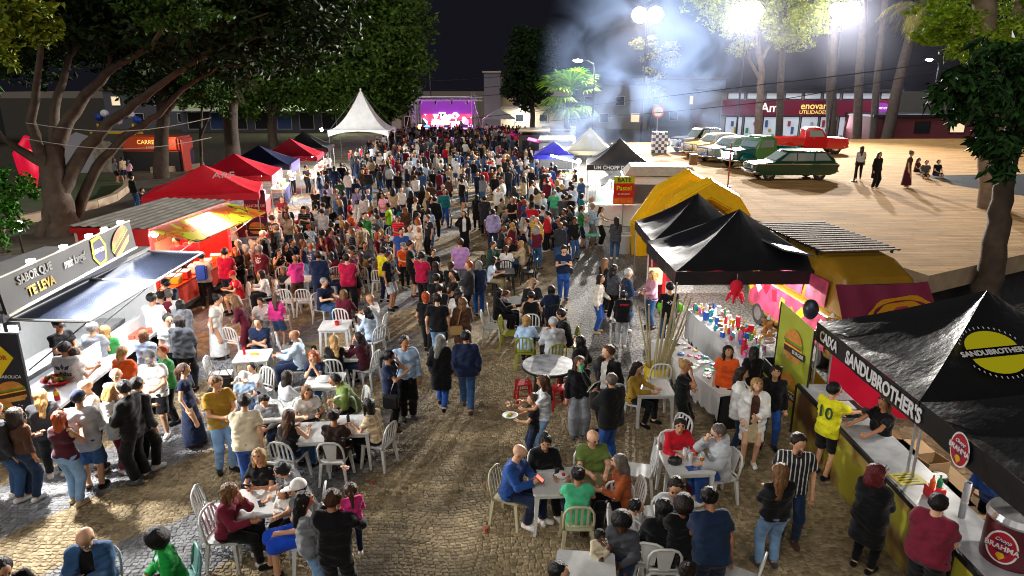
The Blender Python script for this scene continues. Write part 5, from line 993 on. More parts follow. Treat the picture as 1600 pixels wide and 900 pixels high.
def pickup(label, loc, rz, c, topc, old=True):
	t = thing('vintage_pickup', label, 'pickup truck', loc, rz, 'old cars on the terrace'); P = CARP(c); P2 = CARP(topc)
	front = [(-2.3, .45), (-2.36, .78), (-2.25, 1.05), (-.95, 1.14), (-.9, .5), (-1.0, .38), (-2.1, .38)]
	slice_body(front, 1.30 if old else 1.75, .2, P, 'bonnet', t)
	cab = [(-1.0, .42), (-.98, 1.14), (-.62, 1.66), (-.4, 1.74), (.30, 1.74), (.46, 1.62), (.5, .42)]
	slice_body(cab, 1.62, .14, P if not old else P2, 'cab', t, .10, 30); MB().box((-.08, 0, 1.755), (.8, 1.2, .02)).build('roof_panel', CARP((.6, .6, .58)), t, bevel=.005)
	side_glass(t, [[(-.78, 1.16), (.20, 1.16), (.20, 1.56), (-.56, 1.56)]], .778, .028); MB().slab([(-1.0, .62, 1.18), (-1.0, -.62, 1.18), (-.66, -.56, 1.58), (-.66, .56, 1.58)], .015).build('windscreen', mat('screen_glass', (.25, .3, .3), rough=.08), t)
	for s in (-1, 1): MB().box((1.45, s*.78, .82), (1.9, .06, .5)).build('bed_side', P, t, bevel=.015)
	MB().box((2.38, 0, .82), (.05, 1.56, .5)).build('tailgate', P, t, bevel=.01); MB().box((1.45, 0, .6), (1.9, 1.5, .05)).build('bed_floor', WOOD, t); MB().box((0.2, 0, .42), (4.2, .9, .12)).build('chassis', DARKM, t)
	for x in (-1.55, 1.55):
		for s in (-1, 1): wheel(t, x, s*.74, .36, s, white=old); MB().ball((x, s*.74, .56), (.60, .17 if old else .10, .34), 16, 8).build('fender', P, t, smooth=True)
	head_and_bumper(t, -2.30, 1.6, .92, .12, .5); grille(t, -2.37, .95, .55, .95, 7)
	for s in (-1, 1): MB().box((-.1, s*.815, 1.08), (.14, .02, .025)).build('door_handle', CHROME, t)
	return t
wagon('dark green station wagon with pale roof, nearest on the terrace', (13.9, 34.5, TZ), R(2), lin('16402E'), lin('6A8A7A'))
pickup('green and teal pickup with chrome nose beside the wagon', (14.2, 39.6, TZ), R(24), lin('0E5A58'), lin('5E8A4A'))
sedan('pale grey saloon with chrome bumper beside the green pickup', (13.5, 42.6, TZ), R(24), lin('8A8C90'), lin('B8B8B4'))
sedan('yellow-bonneted saloon between the grey and the black cars', (13.3, 45.4, TZ), R(24), lin('D8A010'), lin('C8C0A0'))
sedan('tall black antique car with pale roof, last of the row', (13.2, 48.6, TZ), R(22), lin('0A0B10'), lin('14161C'), .16, .12)
pickup('bright red pickup with pale roof facing the other way', (20.3, 47.6, TZ), R(172), lin('C01A1E'), lin('C01A1E'), False)
# things about the cars
def pole_stand(px, py, label, striped=False):
	p = at(px, py, TZ); t = thing('barrier_post', label, 'post', tuple(p)); MB().lathe([(0, 0), (.18, 0), (.14, .05), (0, .06)], n=14).build('base', BLACK, t); MB().cyl((0, 0, .05), (0, 0, 2.0 if striped else 1.0), .035, 8).build('pole', WOOD if striped else BLACK, t)
	if striped:
		for k_ in range(4): MB().cyl((0, 0, .5 + k_*.35), (0, 0, .66 + k_*.35), .038, 8).build('band', mat('band_red', (.4, .03, .03), rough=.5), t)
pole_stand(1137, 292, 'tall striped pole stand before the green cars', True); pole_stand(1334, 284, 'short black barrier post by the walkers on the terrace')
p = at(1029, 239, TZ); cf = thing('chequered_stand', 'black and white chequered stand by the black antique car', 'stand', tuple(p))
for i in range(5):
	for j in range(7): MB().box((-.4 + .2*i, 0, .12 + .2*j), (.2, .5, .2)).build('chequer', PAINTW if (i + j) % 2 else BLACK, cf)
rs = thing('round_sign', 'round orange and white sign on a post in the smoke', 'sign', (p.x - .1, p.y + .5, TZ)); MB().cyl((0, 0, 0), (0, 0, 2.4), .03, 6).build('post', STEEL, rs); MB().lathe([(0, -.02), (.42, -.02), (.42, .02), (0, .02)], (0, -.05, 2.75), 22, 'Y').build('disc', mat('sign_orange', lin('D87030'), rough=.5), rs); MB().lathe([(0, -.026), (.32, -.026), (.32, -.02)], (0, -.05, 2.75), 22, 'Y').build('face', PAINTW, rs)
# --- trees
BARK = mat('bark', (.072, .05, .034), rough=.9, var=.35, vscale=3, bump=1.0, bscale=9); BARKP = mat('pale_bark', (.22, .16, .12), rough=.9, var=.3, vscale=3, bump=.8, bscale=10)
def leafm(hexes): return [mat('leaf', lin(h), rough=.65, spec=.2, var=.15, vscale=1.5) for h in hexes]
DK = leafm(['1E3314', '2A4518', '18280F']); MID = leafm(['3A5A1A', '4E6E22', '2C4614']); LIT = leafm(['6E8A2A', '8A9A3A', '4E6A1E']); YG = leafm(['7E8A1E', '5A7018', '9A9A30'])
def leaves(clumps, size, density, seed, droop=0.0, elong=1.8):
	"""leaf faces spread through clump volumes, thinner toward the rim; returns MB with material indices"""
	rng = random.Random(seed); mb = MB()
	for (c, r) in clumps:
		if not hasattr(r, '__len__'): r = (r, r, r*.75)
		n = int(density * 1.55 * (r[0]*r[1]*r[2])**.6)
		subs = [(Vector((rng.gauss(0, .55), rng.gauss(0, .55), rng.gauss(0, .55))), rng.uniform(.06, .19)) for _ in range(max(7, int(n/40)))]
		for i in range(n):
			s, sr = subs[rng.randrange(len(subs))]
			q = s + Vector((rng.gauss(0, sr), rng.gauss(0, sr), rng.gauss(0, sr)))
			if q.length > 1.3: q *= rng.uniform(.5, 1.3)/q.length
			p = Vector((c[0] + q.x*r[0], c[1] + q.y*r[1], c[2] + q.z*r[2]))
			d = Vector((rng.uniform(-1, 1), rng.uniform(-1, 1), rng.uniform(-.9, .5) - droop)).normalized(); sd = d.orthogonal().normalized(); sd.rotate(Matrix.Rotation(rng.uniform(0, 6.28), 3, d))
			L = size*rng.uniform(.7, 1.35); W = L/elong/2; mb.m = 0 if rng.random() < .5 else rng.randrange(3)
			bend = d.cross(sd)*L*.12
			mb.add([p, p + d*L*.5 + sd*W + bend, p + d*L, p + d*L*.5 - sd*W + bend], [(0, 1, 2, 3)])
	return mb
def limb(mb, pts, r0, r1, n=8, wob=.0, rng=random.Random(1)):
	P = []
	for a, b in zip(pts[:-1], pts[1:]):
		for i in range(4): P.append(a.lerp(b, i/4) + Vector((rng.uniform(-wob, wob), rng.uniform(-wob, wob), rng.uniform(-wob, wob))))
	P.append(pts[-1]); k = len(P); mb.tube(P, [r0 + (r1 - r0)*(i/(k-1))**.8 for i in range(k)], n)
def tree(name, label, base, limbs, clumps, lm, size, dens, seed, bark=BARK, group=None, droop=0., elong=1.8):
	t = thing(name, label, 'tree', (base[0], base[1], base[2]), 0, group); inv = Matrix.Translation(-Vector(base)); mb = MB()
	for (pts, r0, r1) in limbs: limb(mb, [inv @ Vector(p) for p in pts], r0, r1, 9, .02 if r0 < .2 else .05, random.Random(seed))
	o = mb.build('trunk', bark, t); smooth_angle(o, 70)
	if clumps:
		lv = leaves([((inv @ Vector(c)), r) for c, r in clumps], size, dens, seed, droop, elong); lv.build('crown', lm, t)
	return t
Y0 = 30.5
b0 = at(97, 366, 0)
A = lambda x, y, d=0: at_y(x, y, b0.y + d)
fig_limbs = [([A(235, 75, 1), at_y(250, 50, 27), at_y(270, 20, 25), at_y(240, 0, 25)], .10, .03), ([b0 + Vector((0, 0, -.1)), A(92, 320), A(84, 270), A(78, 225)], .72, .42), ([A(84, 275), A(60, 235, -.5), A(50, 190, -1), A(58, 120, -1.5), A(70, 40, -2), A(95, -30, -2)], 0.330, .03),
  ([A(82, 250), A(100, 200, .5), A(135, 150, 1), A(175, 105, 1), A(235, 75, 1), A(330, 45, 0), A(420, 20, 0)], 0.363, .03), ([A(95, 300), A(128, 240, .6), A(170, 195, 1), A(225, 150, 1), A(290, 105, 1), A(350, 70, 1), A(430, 50, 1)], 0.363, .03),
  ([A(112, 350, .8), A(150, 262, 1), A(195, 215, 1.4), A(248, 178, 1.6), A(285, 140, 1.8), A(340, 105, 2), A(400, 95, 2)], 0.277, .03), ([A(80, 260), A(30, 235, -.5), A(5, 215, -1), A(-40, 160, -1.5)], 0.264, .03),
  ([A(84, 240), A(85, 170, 1), A(110, 90, 2), A(150, 30, 2), A(200, -30, 2)], 0.264, .03), ([A(175, 105, 1), A(165, 60, 1), A(180, 0, 1)], 0.132, .03), ([A(135, 150, 1), A(160, 120, 1.5), A(170, 115, 1.5), A(178, 100, 1.6)], 0.046, .03),
  ([b0 + Vector((-.6, -.4, 0)), A(75, 345, -.4), A(78, 300, -.2)], 0.363, 0.198), ([b0 + Vector((.9, 0, 0)), A(110, 340, 0), A(98, 290, 0)], 0.330, 0.165)]
fig_cl = [(A(x, y, d), (r*1.4, r*1.2, r)) for x, y, d, r in ((-20, -30, 2, 3.0), (60, -70, 3, 3.2), (150, -60, 2, 3.2), (250, -30, 2, 3.0), (340, -20, 2, 3.0), (420, 10, 3, 2.6), (330, 40, 6, 2.0), (120, 10, 7, 2.4), (200, 30, 8, 2.2), (20, 60, 8, 2.0))]
fig = tree('fig_tree', 'huge spreading fig tree with leaning limbs in the park', b0, fig_limbs, fig_cl, DK, .34, 520, 3)
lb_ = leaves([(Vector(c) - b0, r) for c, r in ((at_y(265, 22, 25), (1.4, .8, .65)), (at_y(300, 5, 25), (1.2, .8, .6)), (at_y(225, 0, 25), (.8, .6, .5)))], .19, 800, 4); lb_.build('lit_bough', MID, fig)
far = [(at_y(x, y, 70 + d), (r*1.38, r*1.2, r*1.2)) for x, y, d, r in ((360, 70, 0, 3.6), (430, 30, 2, 4.2), (500, 60, 0, 4.2), (580, 30, 1, 3.6), (600, 90, 0, 2.8), (612, 140, 0, 1.7), (560, 130, 1, 2.8), (500, 120, 1, 2.4), (420, 110, 0, 3.0), (620, 55, -1, 1.6), (590, 165, -1, 1.4), (540, 80, -2, 2.4), (380, 150, 2, 1.6))]
bt_ = at_y(428, 226, 70)
tree('shade_tree', 'broad dark shade tree hanging over the pagoda tent', (bt_.x, bt_.y, 0), [([Vector((bt_.x, bt_.y, 0)), at_y(424, 195, 70), at_y(432, 165, 70), at_y(450, 140, 70), at_y(485, 122, 70)], .55, .14), ([at_y(424, 190, 70), at_y(415, 140, 70), at_y(420, 90, 70)], .34, .12), ([at_y(432, 165, 70), at_y(470, 100, 70), at_y(540, 60, 70)], .25, .1)], far, leafm(['4A6626', '62802E', '324E1E']), .46, 640, 5)
def palm(name, label, base, top, r, nf, fl, lm, seed, droop=1.1, group='palms', fan=False, skirt=0):
	t = thing(name, label, 'palm', tuple(base), 0, group); inv = -Vector(base); rng = random.Random(seed); mb = MB(); a, b = Vector(base), Vector(top); P = [a.lerp(b, i/8) + Vector((.05*math.sin(i*1.3), 0, 0)) for i in range(9)]
	mb.tube([p + inv for p in P], [r*(1.25 - .35*i/8) for i in range(9)], 9); smooth_angle(mb.build('trunk', mat('palm_bark', (.075, .055, .045), rough=.9, var=.3, vscale=3, bump=.8, bscale=10), t), 70)
	top = Vector(top) + inv; cr = MB()
	def frond(az, el, L, dr, nl=13):
		pts = []; d = Vector((math.cos(az)*math.cos(el), math.sin(az)*math.cos(el), math.sin(el))); p = top.copy()
		for i in range(10): pts.append(p.copy()); p = p + d*L/9; d = (d + Vector((0, 0, -dr/9*1.5))).normalized()
		for i in range(1, 10):
			u = i/9; ll = L*.28*math.sin(math.pi*min(1, u*.85 + .12)); tg = (pts[i] - pts[i-1]).normalized(); sd = tg.cross(Vector((0, 0, 1))).normalized()
			for k_ in range(2):
				q = pts[i-1].lerp(pts[i], k_/2)
				for s in (-1, 1):
					e = q + (sd*s*.75 + tg*.5 + Vector((0, 0, -.45)))*ll; wv = tg*L*.022; cr.m = rng.randrange(3); cr.add([q - wv, q + wv, e], [(0, 1, 2)])
			cr.m = 2; cr.add([pts[i-1] + sd*.02, pts[i-1] - sd*.02, pts[i] - sd*.015, pts[i] + sd*.015], [(0, 1, 2, 3)])
	def fanleaf(az, el, L):
		d = Vector((math.cos(az)*math.cos(el), math.sin(az)*math.cos(el), math.sin(el))); c = top + d*L*.5; sd = d.cross(Vector((0, 0, 1))).normalized(); cr.m = 2; cr.add([top + sd*.02, top - sd*.02, c - sd*.02, c + sd*.02], [(0, 1, 2, 3)])
		for i in range(13):
			a_ = R(-75 + 150*i/12); dd = d*math.cos(a_) + sd*math.sin(a_); m1 = c + dd*L*.38; e = m1 + dd*L*.22 + Vector((0, 0, -L*.14)); wv = sd*L*.035*math.cos(a_) - d*L*.035*math.sin(a_); cr.m = rng.randrange(3); cr.add([c, m1 - wv, m1 + wv], [(0, 1, 2)]); cr.add([m1 - wv, e, m1 + wv], [(0, 1, 2)])
	for i in range(nf):
		az = 2*math.pi*i/nf*1.0 + rng.uniform(-.3, .3)
		if fan: fanleaf(az*2.4, rng.uniform(-.7, 1.1), fl*rng.uniform(.8, 1.15))
		else: frond(az*2.4, rng.uniform(-.1, 1.0), fl*rng.uniform(.8, 1.1), droop)
	for i in range(skirt): frond(rng.uniform(0, 6.28), rng.uniform(-1.4, -.9), fl*rng.uniform(.5, .85), .4)
	cr.build('crown', lm, t); return t
pz = at_y(884, 235, 62); palm('fan_palm', 'bright green lit fan palm behind the grill smoke', (pz.x, 62, 0), (pz.x + .2, 62, 5.4), .28, 34, 3.0, leafm(['6E9A1E', '8AB82A', '4A7A18']), 3, fan=True)
p1 = at_y(362, 245, 52); palm('old_palm', 'thick palm trunk with a skirt of dead fronds by the gazebo row', (p1.x, 52, 0), tuple(at_y(358, 118, 52)), .48, 12, 3.0, leafm(['3A3A18', '4A4420', '2E2E14']), 4, skirt=40)
b2 = at_y(250, 262, 49); tree('park_tree', 'dark tree trunk beside the orange kiosk', (b2.x, b2.y, 0), [([Vector((b2.x, b2.y, 0)), at_y(252, 220, 49), at_y(256, 180, 49), at_y(250, 120, 49)], .55, .35), ([at_y(256, 180, 49), at_y(285, 140, 49), at_y(300, 100, 49)], .3, .12)], [(at_y(250, 90, 49), (4, 3, 2.5)), (at_y(310, 110, 50), (3, 3, 2))], DK, .36, 500, 6)
b3 = at_y(312, 252, 44); tree('sapling', 'slim forked sapling between the kiosk and the red gazebo', (b3.x, b3.y, 0), [([Vector((b3.x, b3.y, 0)), at_y(313, 205, 44), at_y(316, 165, 44)], .12, .07), ([at_y(313, 215, 44), at_y(325, 185, 44), at_y(335, 160, 44)], .09, .04)], [(at_y(325, 150, 44), (1.6, 1.4, 1.2))], MID, .25, 380, 7)
# near foliage at the left edge of the frame
tree('street_tree', 'yellow-green foliage of a near tree at the upper left edge', at(-190, 520, 0), [([at(-190, 520, 0), at_y(-150, 200, 13), at_y(-60, 40, 12)], .2, .09), ([at_y(-60, 40, 12), at_y(0, 40, 11.5), at_y(45, 30, 11.5)], .05, .02)], [(at_y(10, 15, 11.5), (.75, .5, .45)), (at_y(45, 35, 11.5), (.32, .4, .25)), (at_y(5, 75, 11.3), (.28, .3, .25))], YG, .13, 1500, 8)
palm('garden_palm', 'near garden palm with fronds reaching in at the left edge', (-15.7, 19, 0), (-15.5, 19, 6.9), .15, 15, 2.1, leafm(['4E9A30', '6AB84A', '387A20']), 9, 1.4)
tree('garden_shrub', 'bright green leafy shrub at the left edge below the big tree', at(8, 395, 0), [([at(8, 395, 0), at(8, 395, 0) + Vector((.1, 0, 1.2))], .08, .04), ([at(8, 395, 0) + Vector((.1, 0, .8)), at(8, 395, 0) + Vector((.6, 0, 1.9))], .05, .02)], [(at_y(0, 300, 21.3), (.9, .7, .7)), (at_y(38, 292, 21.2), (.5, .5, .35)), (at_y(5, 350, 21.3), (.55, .6, .7))], leafm(['3E7A22', '57962E', '2C5A18']), .16, 900, 10)
# far and right trees
b4 = at_y(832, 215, 88); tree('dark_tree', 'dark tree in front of the balcony building', (b4.x, 88, 0), [([Vector((b4.x, 88, 0)), at_y(832, 170, 88), at_y(828, 110, 88)], .4, .2)], [(at_y(830, 95, 88), (2.6, 2, 2.8)), (at_y(822, 145, 88), (2.6, 2, 1.8)), (at_y(848, 62, 88), (1.7, 2, 1.6)), (at_y(802, 110, 88), (1.5, 2, 1.7)), (at_y(852, 120, 88), (1.5, 1.5, 1.4)), (at_y(815, 60, 88), (1.2, 1.5, 1.3)), (at_y(795, 140, 88), (1.0, 1, .9))], DK, .45, 420, 11)
b5 = at_y(1018, 235, 70); tree('smoke_tree', 'thin tree with sparse lit leaves inside the smoke', (b5.x, 70, 0), [([Vector((b5.x, 70, 0)), at_y(1018, 170, 70), at_y(1022, 110, 70), at_y(1010, 60, 70)], .2, .07), ([at_y(1020, 130, 70), at_y(1035, 90, 70)], .08, .03)], [(at_y(1004, 66, 70), (1.35, 1.1, .7)), (at_y(1036, 85, 70), (1.8, 1.2, 1)), (at_y(1018, 120, 70), (1.0, .8, .8)), (at_y(1030, 150, 70), (.8, .8, .9))], leafm(['A8A050', '8A9040', '6A7A30']), .28, 330, 12)
b6 = at_y(1186, 210, 70); lt_ = [([Vector((b6.x, 70, 0)), at_y(1187, 160, 70), at_y(1190, 110, 70), at_y(1182, 60, 70), at_y(1175, 10, 70)], .42, .2), ([at_y(1188, 125, 70), at_y(1170, 90, 70), at_y(1165, 40, 70)], .18, .07), ([at_y(1186, 100, 70), at_y(1210, 60, 70), at_y(1235, 25, 70)], .2, .07), ([at_y(1183, 60, 70), at_y(1150, 30, 70), at_y(1120, 10, 70)], .14, .05)]
tree('lit_tree', 'pale-barked tree with bright yellow leaves between the floodlights', (b6.x, 70, 0), lt_, [(at_y(x, y, 70 + d), (r*1.5, r*1.2, r)) for x, y, d, r in ((1110, 5, 0, 1.5), (1150, 25, -1, 1.6), (1160, 70, 0, .9), (1205, 30, 0, 1.7), (1245, 45, -1, 1.6), (1250, 10, 1, 1.8), (1285, 20, 0, 1.5), (1180, 0, 0, 1.6), (1225, 60, -1, .9), (1310, 5, 0, 1.2))], leafm(['A8B040', '8A9A30', '6E8428']), .28, 430, 13, BARKP)
for i, (x0, x1, yt, r) in enumerate(((1216, 1228, 40, .3), (1298, 1304, 25, .42), (1338, 1352, 20, .36), (1362, 1385, 30, .3))):
	bp2 = at_y(x0, 228, 70); tp2 = at_y(x1, yt - 60, 70); palm('terrace_palm', '%s of the tall palm trunks in the haze behind the pickup' % ['first', 'second', 'third', 'fourth'][i], (bp2.x, 70, 0), tuple(tp2), r, 12, 2.6, DK, 20 + i, skirt=8, group='palms behind the terrace')
bp3 = at_y(1383, 218, 69); palm('leaning_palm', 'leaning palm with long hanging yellow fronds', (bp3.x, 69, 0), tuple(at_y(1432, 8, 69)), .45, 14, 4.4, leafm(['8A8420', '6A7A1E', 'A89A30']), 30, 1.6, skirt=26)
b7 = at_y(1548, 330, 26); tree('bright_tree', 'rough-barked tree with bright yellow-green leaves behind the dark one', (b7.x, 26, TZ), [([Vector((b7.x, 26, TZ)), at_y(1546, 180, 26), at_y(1538, 80, 26), at_y(1536, -40, 26)], .46, .36), ([at_y(1540, 110, 26), at_y(1585, 40, 26), at_y(1600, -30, 26)], .25, .2), ([at_y(1540, 70, 26), at_y(1500, 45, 25), at_y(1460, 40, 25)], .09, .03)], [(at_y(x, y, 25 + d), (r*1.2, r, r*.8)) for x, y, d, r in ((1470, 35, 0, .8), (1505, 60, 0, .8), (1490, 15, 1, .8), (1520, 75, -1, .5), (1570, 80, -1, .8), (1590, 30, 1, 1.0), (1580, 120, 0, .6), (1455, 60, 0, .5))], leafm(['7E9A22', '5E7E1C', '98A838']), .16, 1000, 14, BARKP)
b8 = at(1552, 462, 0.9); b8 = Vector((13.2, 17.3, 0)); T8 = lambda x, y, Y=17.0: at_y(x, y, Y)
tree('broadleaf_tree', 'dark broad-leaved tree with curved trunk at the terrace corner', tuple(b8), [([b8, T8(1538, 470), T8(1552, 400), T8(1562, 330), T8(1575, 265), T8(1590, 180), T8(1610, 60)], .42, .13), ([T8(1580, 240), T8(1540, 190, 16.5), T8(1490, 150, 16.3)], .06, .02)], [(T8(x, y, 16.3 + d), (r*1.1, r, r*.95)) for x, y, d, r in ((1560, 150, 0, .8), (1510, 140, -.2, .55), (1490, 120, 0, .35), (1590, 100, .2, .8), (1580, 220, -.3, .6), (1545, 215, 0, .4), (1570, 262, -.3, .28), (1610, 180, 0, .8), (1470, 150, 0, .22), (1540, 95, 0, .4))], leafm(['22401A', '335A22', '182E12']), .27, 520, 15, droop=.5, elong=2.3)
# --- plastic chairs and tables
def chair_meshes(m, style):
	D = {}
	s = MB(); s.hexa([(-.21, -.22, .42), (.21, -.22, .42), (.19, .20, .41), (-.19, .20, .41)], [(-.22, -.23, .445), (.22, -.23, .445), (.20, .21, .435), (-.20, .21, .435)]); D['seat'] = s.mesh('seat', m)
	f = MB(); pts = [(-.205, .19, .42), (-.215, .225, .60), (-.205, .255, .74), (-.16, .27, .82), (-.08, .276, .855), (.08, .276, .855), (.16, .27, .82), (.205, .255, .74), (.215, .225, .60), (.205, .19, .42)]
	f.tube(pts, .019, 6); f.tube([(-.2, .205, .50), (.2, .205, .50)], .014, 6); D['back_frame'] = f.mesh('back_frame', m, True)
	L = []
	if style == 'slat':
		for x in (-.12, -.04, .04, .12): q = MB(); q.hexa([(x - .016, .20, .50), (x + .016, .20, .50), (x + .016, .212, .50), (x - .016, .212, .50)], [(x*1.05 - .016, .262, .845 - abs(x)*.25), (x*1.05 + .016, .262, .845 - abs(x)*.25), (x*1.05 + .016, .274, .845 - abs(x)*.25), (x*1.05 - .016, .274, .845 - abs(x)*.25)]); L.append(q.mesh('back_slat', m))
	else:
		q = MB(); q.hexa([(-.07, .20, .48), (.07, .20, .48), (.07, .212, .48), (-.07, .212, .48)], [(-.12, .26, .84), (.12, .26, .84), (.12, .274, .84), (-.12, .274, .84)]); L.append(q.mesh('back_panel', m))
	D['back'] = L; D['legs'] = []
	for sx, sy in ((-1, -1), (1, -1), (1, 1), (-1, 1)):
		q = MB(); a = .018; x0, y0, x1, y1 = sx*.19, sy*.19, sx*.235, sy*.235
		q.hexa([(x1 - a, y1 - a, 0), (x1 + a, y1 - a, 0), (x1 + a, y1 + a, 0), (x1 - a, y1 + a, 0)], [(x0 - a*1.5, y0 - a*1.5, .42), (x0 + a*1.5, y0 - a*1.5, .42), (x0 + a*1.5, y0 + a*1.5, .42), (x0 - a*1.5, y0 + a*1.5, .42)]); D['legs'].append(q.mesh('leg', m))
	return D
CM = {'white': chair_meshes(WHITE, 'slat'), 'panel': chair_meshes(WHITE, 'panel'), 'cream': chair_meshes(mat('cream_plastic', (.55, .50, .32), rough=.4), 'slat'), 'olive': chair_meshes(mat('olive_plastic', lin('8E9030'), rough=.4), 'slat'), 'green': chair_meshes(mat('teal_plastic', lin('5E9A94'), rough=.4), 'panel'), 'brown': chair_meshes(mat('brown_plastic', lin('7A5A28'), rough=.45), 'panel'), 'black': chair_meshes(mat('black_wood', (.02, .02, .022), rough=.5), 'slat'), 'red': chair_meshes(mat('red_wood', lin('5A1C14'), rough=.5), 'slat')}
CHAIRS = []
def chair(kind, loc, rz, label):
	t = thing('plastic_chair' if kind not in ('black', 'red') else 'wooden_chair', label, 'chair', loc, rz, 'chairs in the square'); D = CM[kind]
	def put(n, me): o = bpy.data.objects.new(n, me); COL.objects.link(o); o.parent = t
	put('seat', D['seat']); put('back_frame', D['back_frame'])
	for me in D['back']: put(me.name.split('.')[0], me)
	for me in D['legs']: put('leg', me)
	CHAIRS.append(t); return t
def table_meshes(m):
	D = {}; q = MB(); n = 5; pts = []
	for cx, cy_, a0 in ((.32, -.32, -90), (.32, .32, 0), (-.32, .32, 90), (-.32, -.32, 180)):
		for i in range(n): a = R(a0 + 90*i/(n-1)); pts.append((cx + .05*math.cos(a), cy_ + .05*math.sin(a), .72))
	q.slab(pts, .03); D['top'] = q.mesh('tabletop', m); q = MB()
	for s in (-1, 1): q.box((0, s*.33, .665), (.6, .015, .06)); q.box((s*.33, 0, .665), (.015, .6, .06))
	D['apron'] = q.mesh('apron', m); D['legs'] = []
	for sx, sy in ((-1, -1), (1, -1), (1, 1), (-1, 1)):
		q = MB(); a, b = .018, .034; q.hexa([(sx*.345 - a, sy*.345 - a, 0), (sx*.345 + a, sy*.345 - a, 0), (sx*.345 + a, sy*.345 + a, 0), (sx*.345 - a, sy*.345 + a, 0)], [(sx*.31 - b, sy*.31 - b, .69), (sx*.31 + b, sy*.31 - b, .69), (sx*.31 + b, sy*.31 + b, .69), (sx*.31 - b, sy*.31 + b, .69)]); D['legs'].append(q.mesh('leg', m))
	return D
TM = {'white': table_meshes(WHITE), 'black': table_meshes(mat('black_wood', (.02, .02, .022), rough=.5))}
TABLES = []
def table(kind, px, py, rz, label, loc=None):
	p = at(px, py, .72) if loc is None else Vector(loc); p.z = .012
	t = thing('plastic_table' if kind == 'white' else 'wooden_table', label, 'table', tuple(p), R(rz), 'tables in the square'); D = TM[kind]
	def put(n, me): o = bpy.data.objects.new(n, me); COL.objects.link(o); o.parent = t
	put('tabletop', D['top']); put('apron', D['apron'])
	for me in D['legs']: put('leg', me)
	TABLES.append(t); return t
TB = {}
for k_, kind, x, y, rz, lb in (('mustard', 'white', 395, 556, 8, 'white table with food where the person with folded arms sits'), ('maroon', 'white', 412, 782, 14, 'white table beside the maroon sweater, nearest on the left'), ('twinA', 'white', 484, 676, 6, 'white table left of the pair pushed together'), ('twinB', 'white', 548, 664, 6, 'white table right of the pair pushed together'),
   ('boyt', 'white', 432, 642, 6, 'white table before the boy looking down'), ('handsm', 'white', 508, 594, 3, 'white table where hands are held to the mouth'), ('redcup', 'white', 524, 508, 4, 'white table with a red cup on it'), ('wine', 'white', 545, 552, 3, 'white table beside the wine sweater'), ('stackw', 'white', 468, 436, 2, 'white table in front of the dark jacket'),
   ('farw', 'white', 498, 393, 2, 'white table of the group behind the dark jacket'), ('green', 'white', 868, 752, 4, 'white table of the group with the mint shirt'), ('hoodie', 'white', 1072, 722, 4, 'white table with glasses before the red sweater'), ('bottom', 'white', 915, 893, -6, 'white table cut by the bottom edge below the baby'), ('backr', 'white', 1020, 606, 0, 'white table behind the person with the tablet'),
   ('fam', 'white', 1056, 812, 10, 'white table hidden among the dark-clad family'), ('far2', 'white', 556, 352, 0, 'white table beside the pink shirt'), ('far3', 'white', 602, 372, 4, 'white table by the empty white chairs'),
   ('blk1', 'black', 786, 424, 3, 'black table before the light blue blouse'), ('blk2', 'black', 800, 470, 3, 'black table before the tank top'), ('blk3', 'black', 845, 520, 3, 'black table where the beanie sits'), ('blk4', 'black', 800, 362, 0, 'dark table beside the wine dress'), ('blk5', 'black', 858, 362, 0, 'dark table among the patterned shirts'), ('blk6', 'black', 742, 322, 0, 'dark table near the white top'), ('blk7', 'black', 790, 322, 0, 'dark table behind the grey boy'), ('far5', 'white', 470, 345, 0, 'white table near the purple banner')):
	TB[k_] = table(kind, x, y, rz, lb)
# round table with pale mosaic top
p = at(858, 570, .74); rt_ = thing('round_table', 'round table with pale worn top in front of the beanie group', 'table', (p.x, p.y, .012)); MB().lathe([(0, .70), (.55, .70), (.57, .72), (.57, .74), (0, .74)], n=28).build('tabletop', mat('worn_top', (.42, .43, .45), rough=.4, var=.6, vscale=5), rt_); MB().lathe([(.56, .66), (.58, .67), (.58, .71), (.56, .71)], n=28).build('edge_band', BLACK, rt_)
for a in (45, 135, 225, 315): MB().cyl((.4*math.cos(R(a)), .4*math.sin(R(a)), 0), (.36*math.cos(R(a)), .36*math.sin(R(a)), .7), .03, 8).build('leg', DARKM, rt_)
# red stools
def stool(px, py, label):
	p = at(px, py, .45); t = thing('red_stool', label, 'stool', (p.x, p.y, .012), R(10), 'red plastic stools'); m = mat('stool_red', lin('B0141C'), rough=.35); MB().box((0, 0, .44), (.32, .32, .03)).build('seat', m, t, bevel=.01)
	for sx in (-1, 1):
		for sy in (-1, 1): MB().tube([(sx*.17, sy*.17, 0), (sx*.13, sy*.13, .43)], .022, 6).build('leg', m, t)
	q = MB(); q.tube([(-.155, -.155, .2), (.155, -.155, .2), (.155, .155, .2), (-.155, .155, .2), (-.155, -.155, .2)], .014, 5); q.build('stretcher', m, t)
stool(818, 598, 'red stool left of the round table'); stool(874, 606, 'red stool behind the person with the green drink'); stool(885, 586, 'red stool right of the round table')
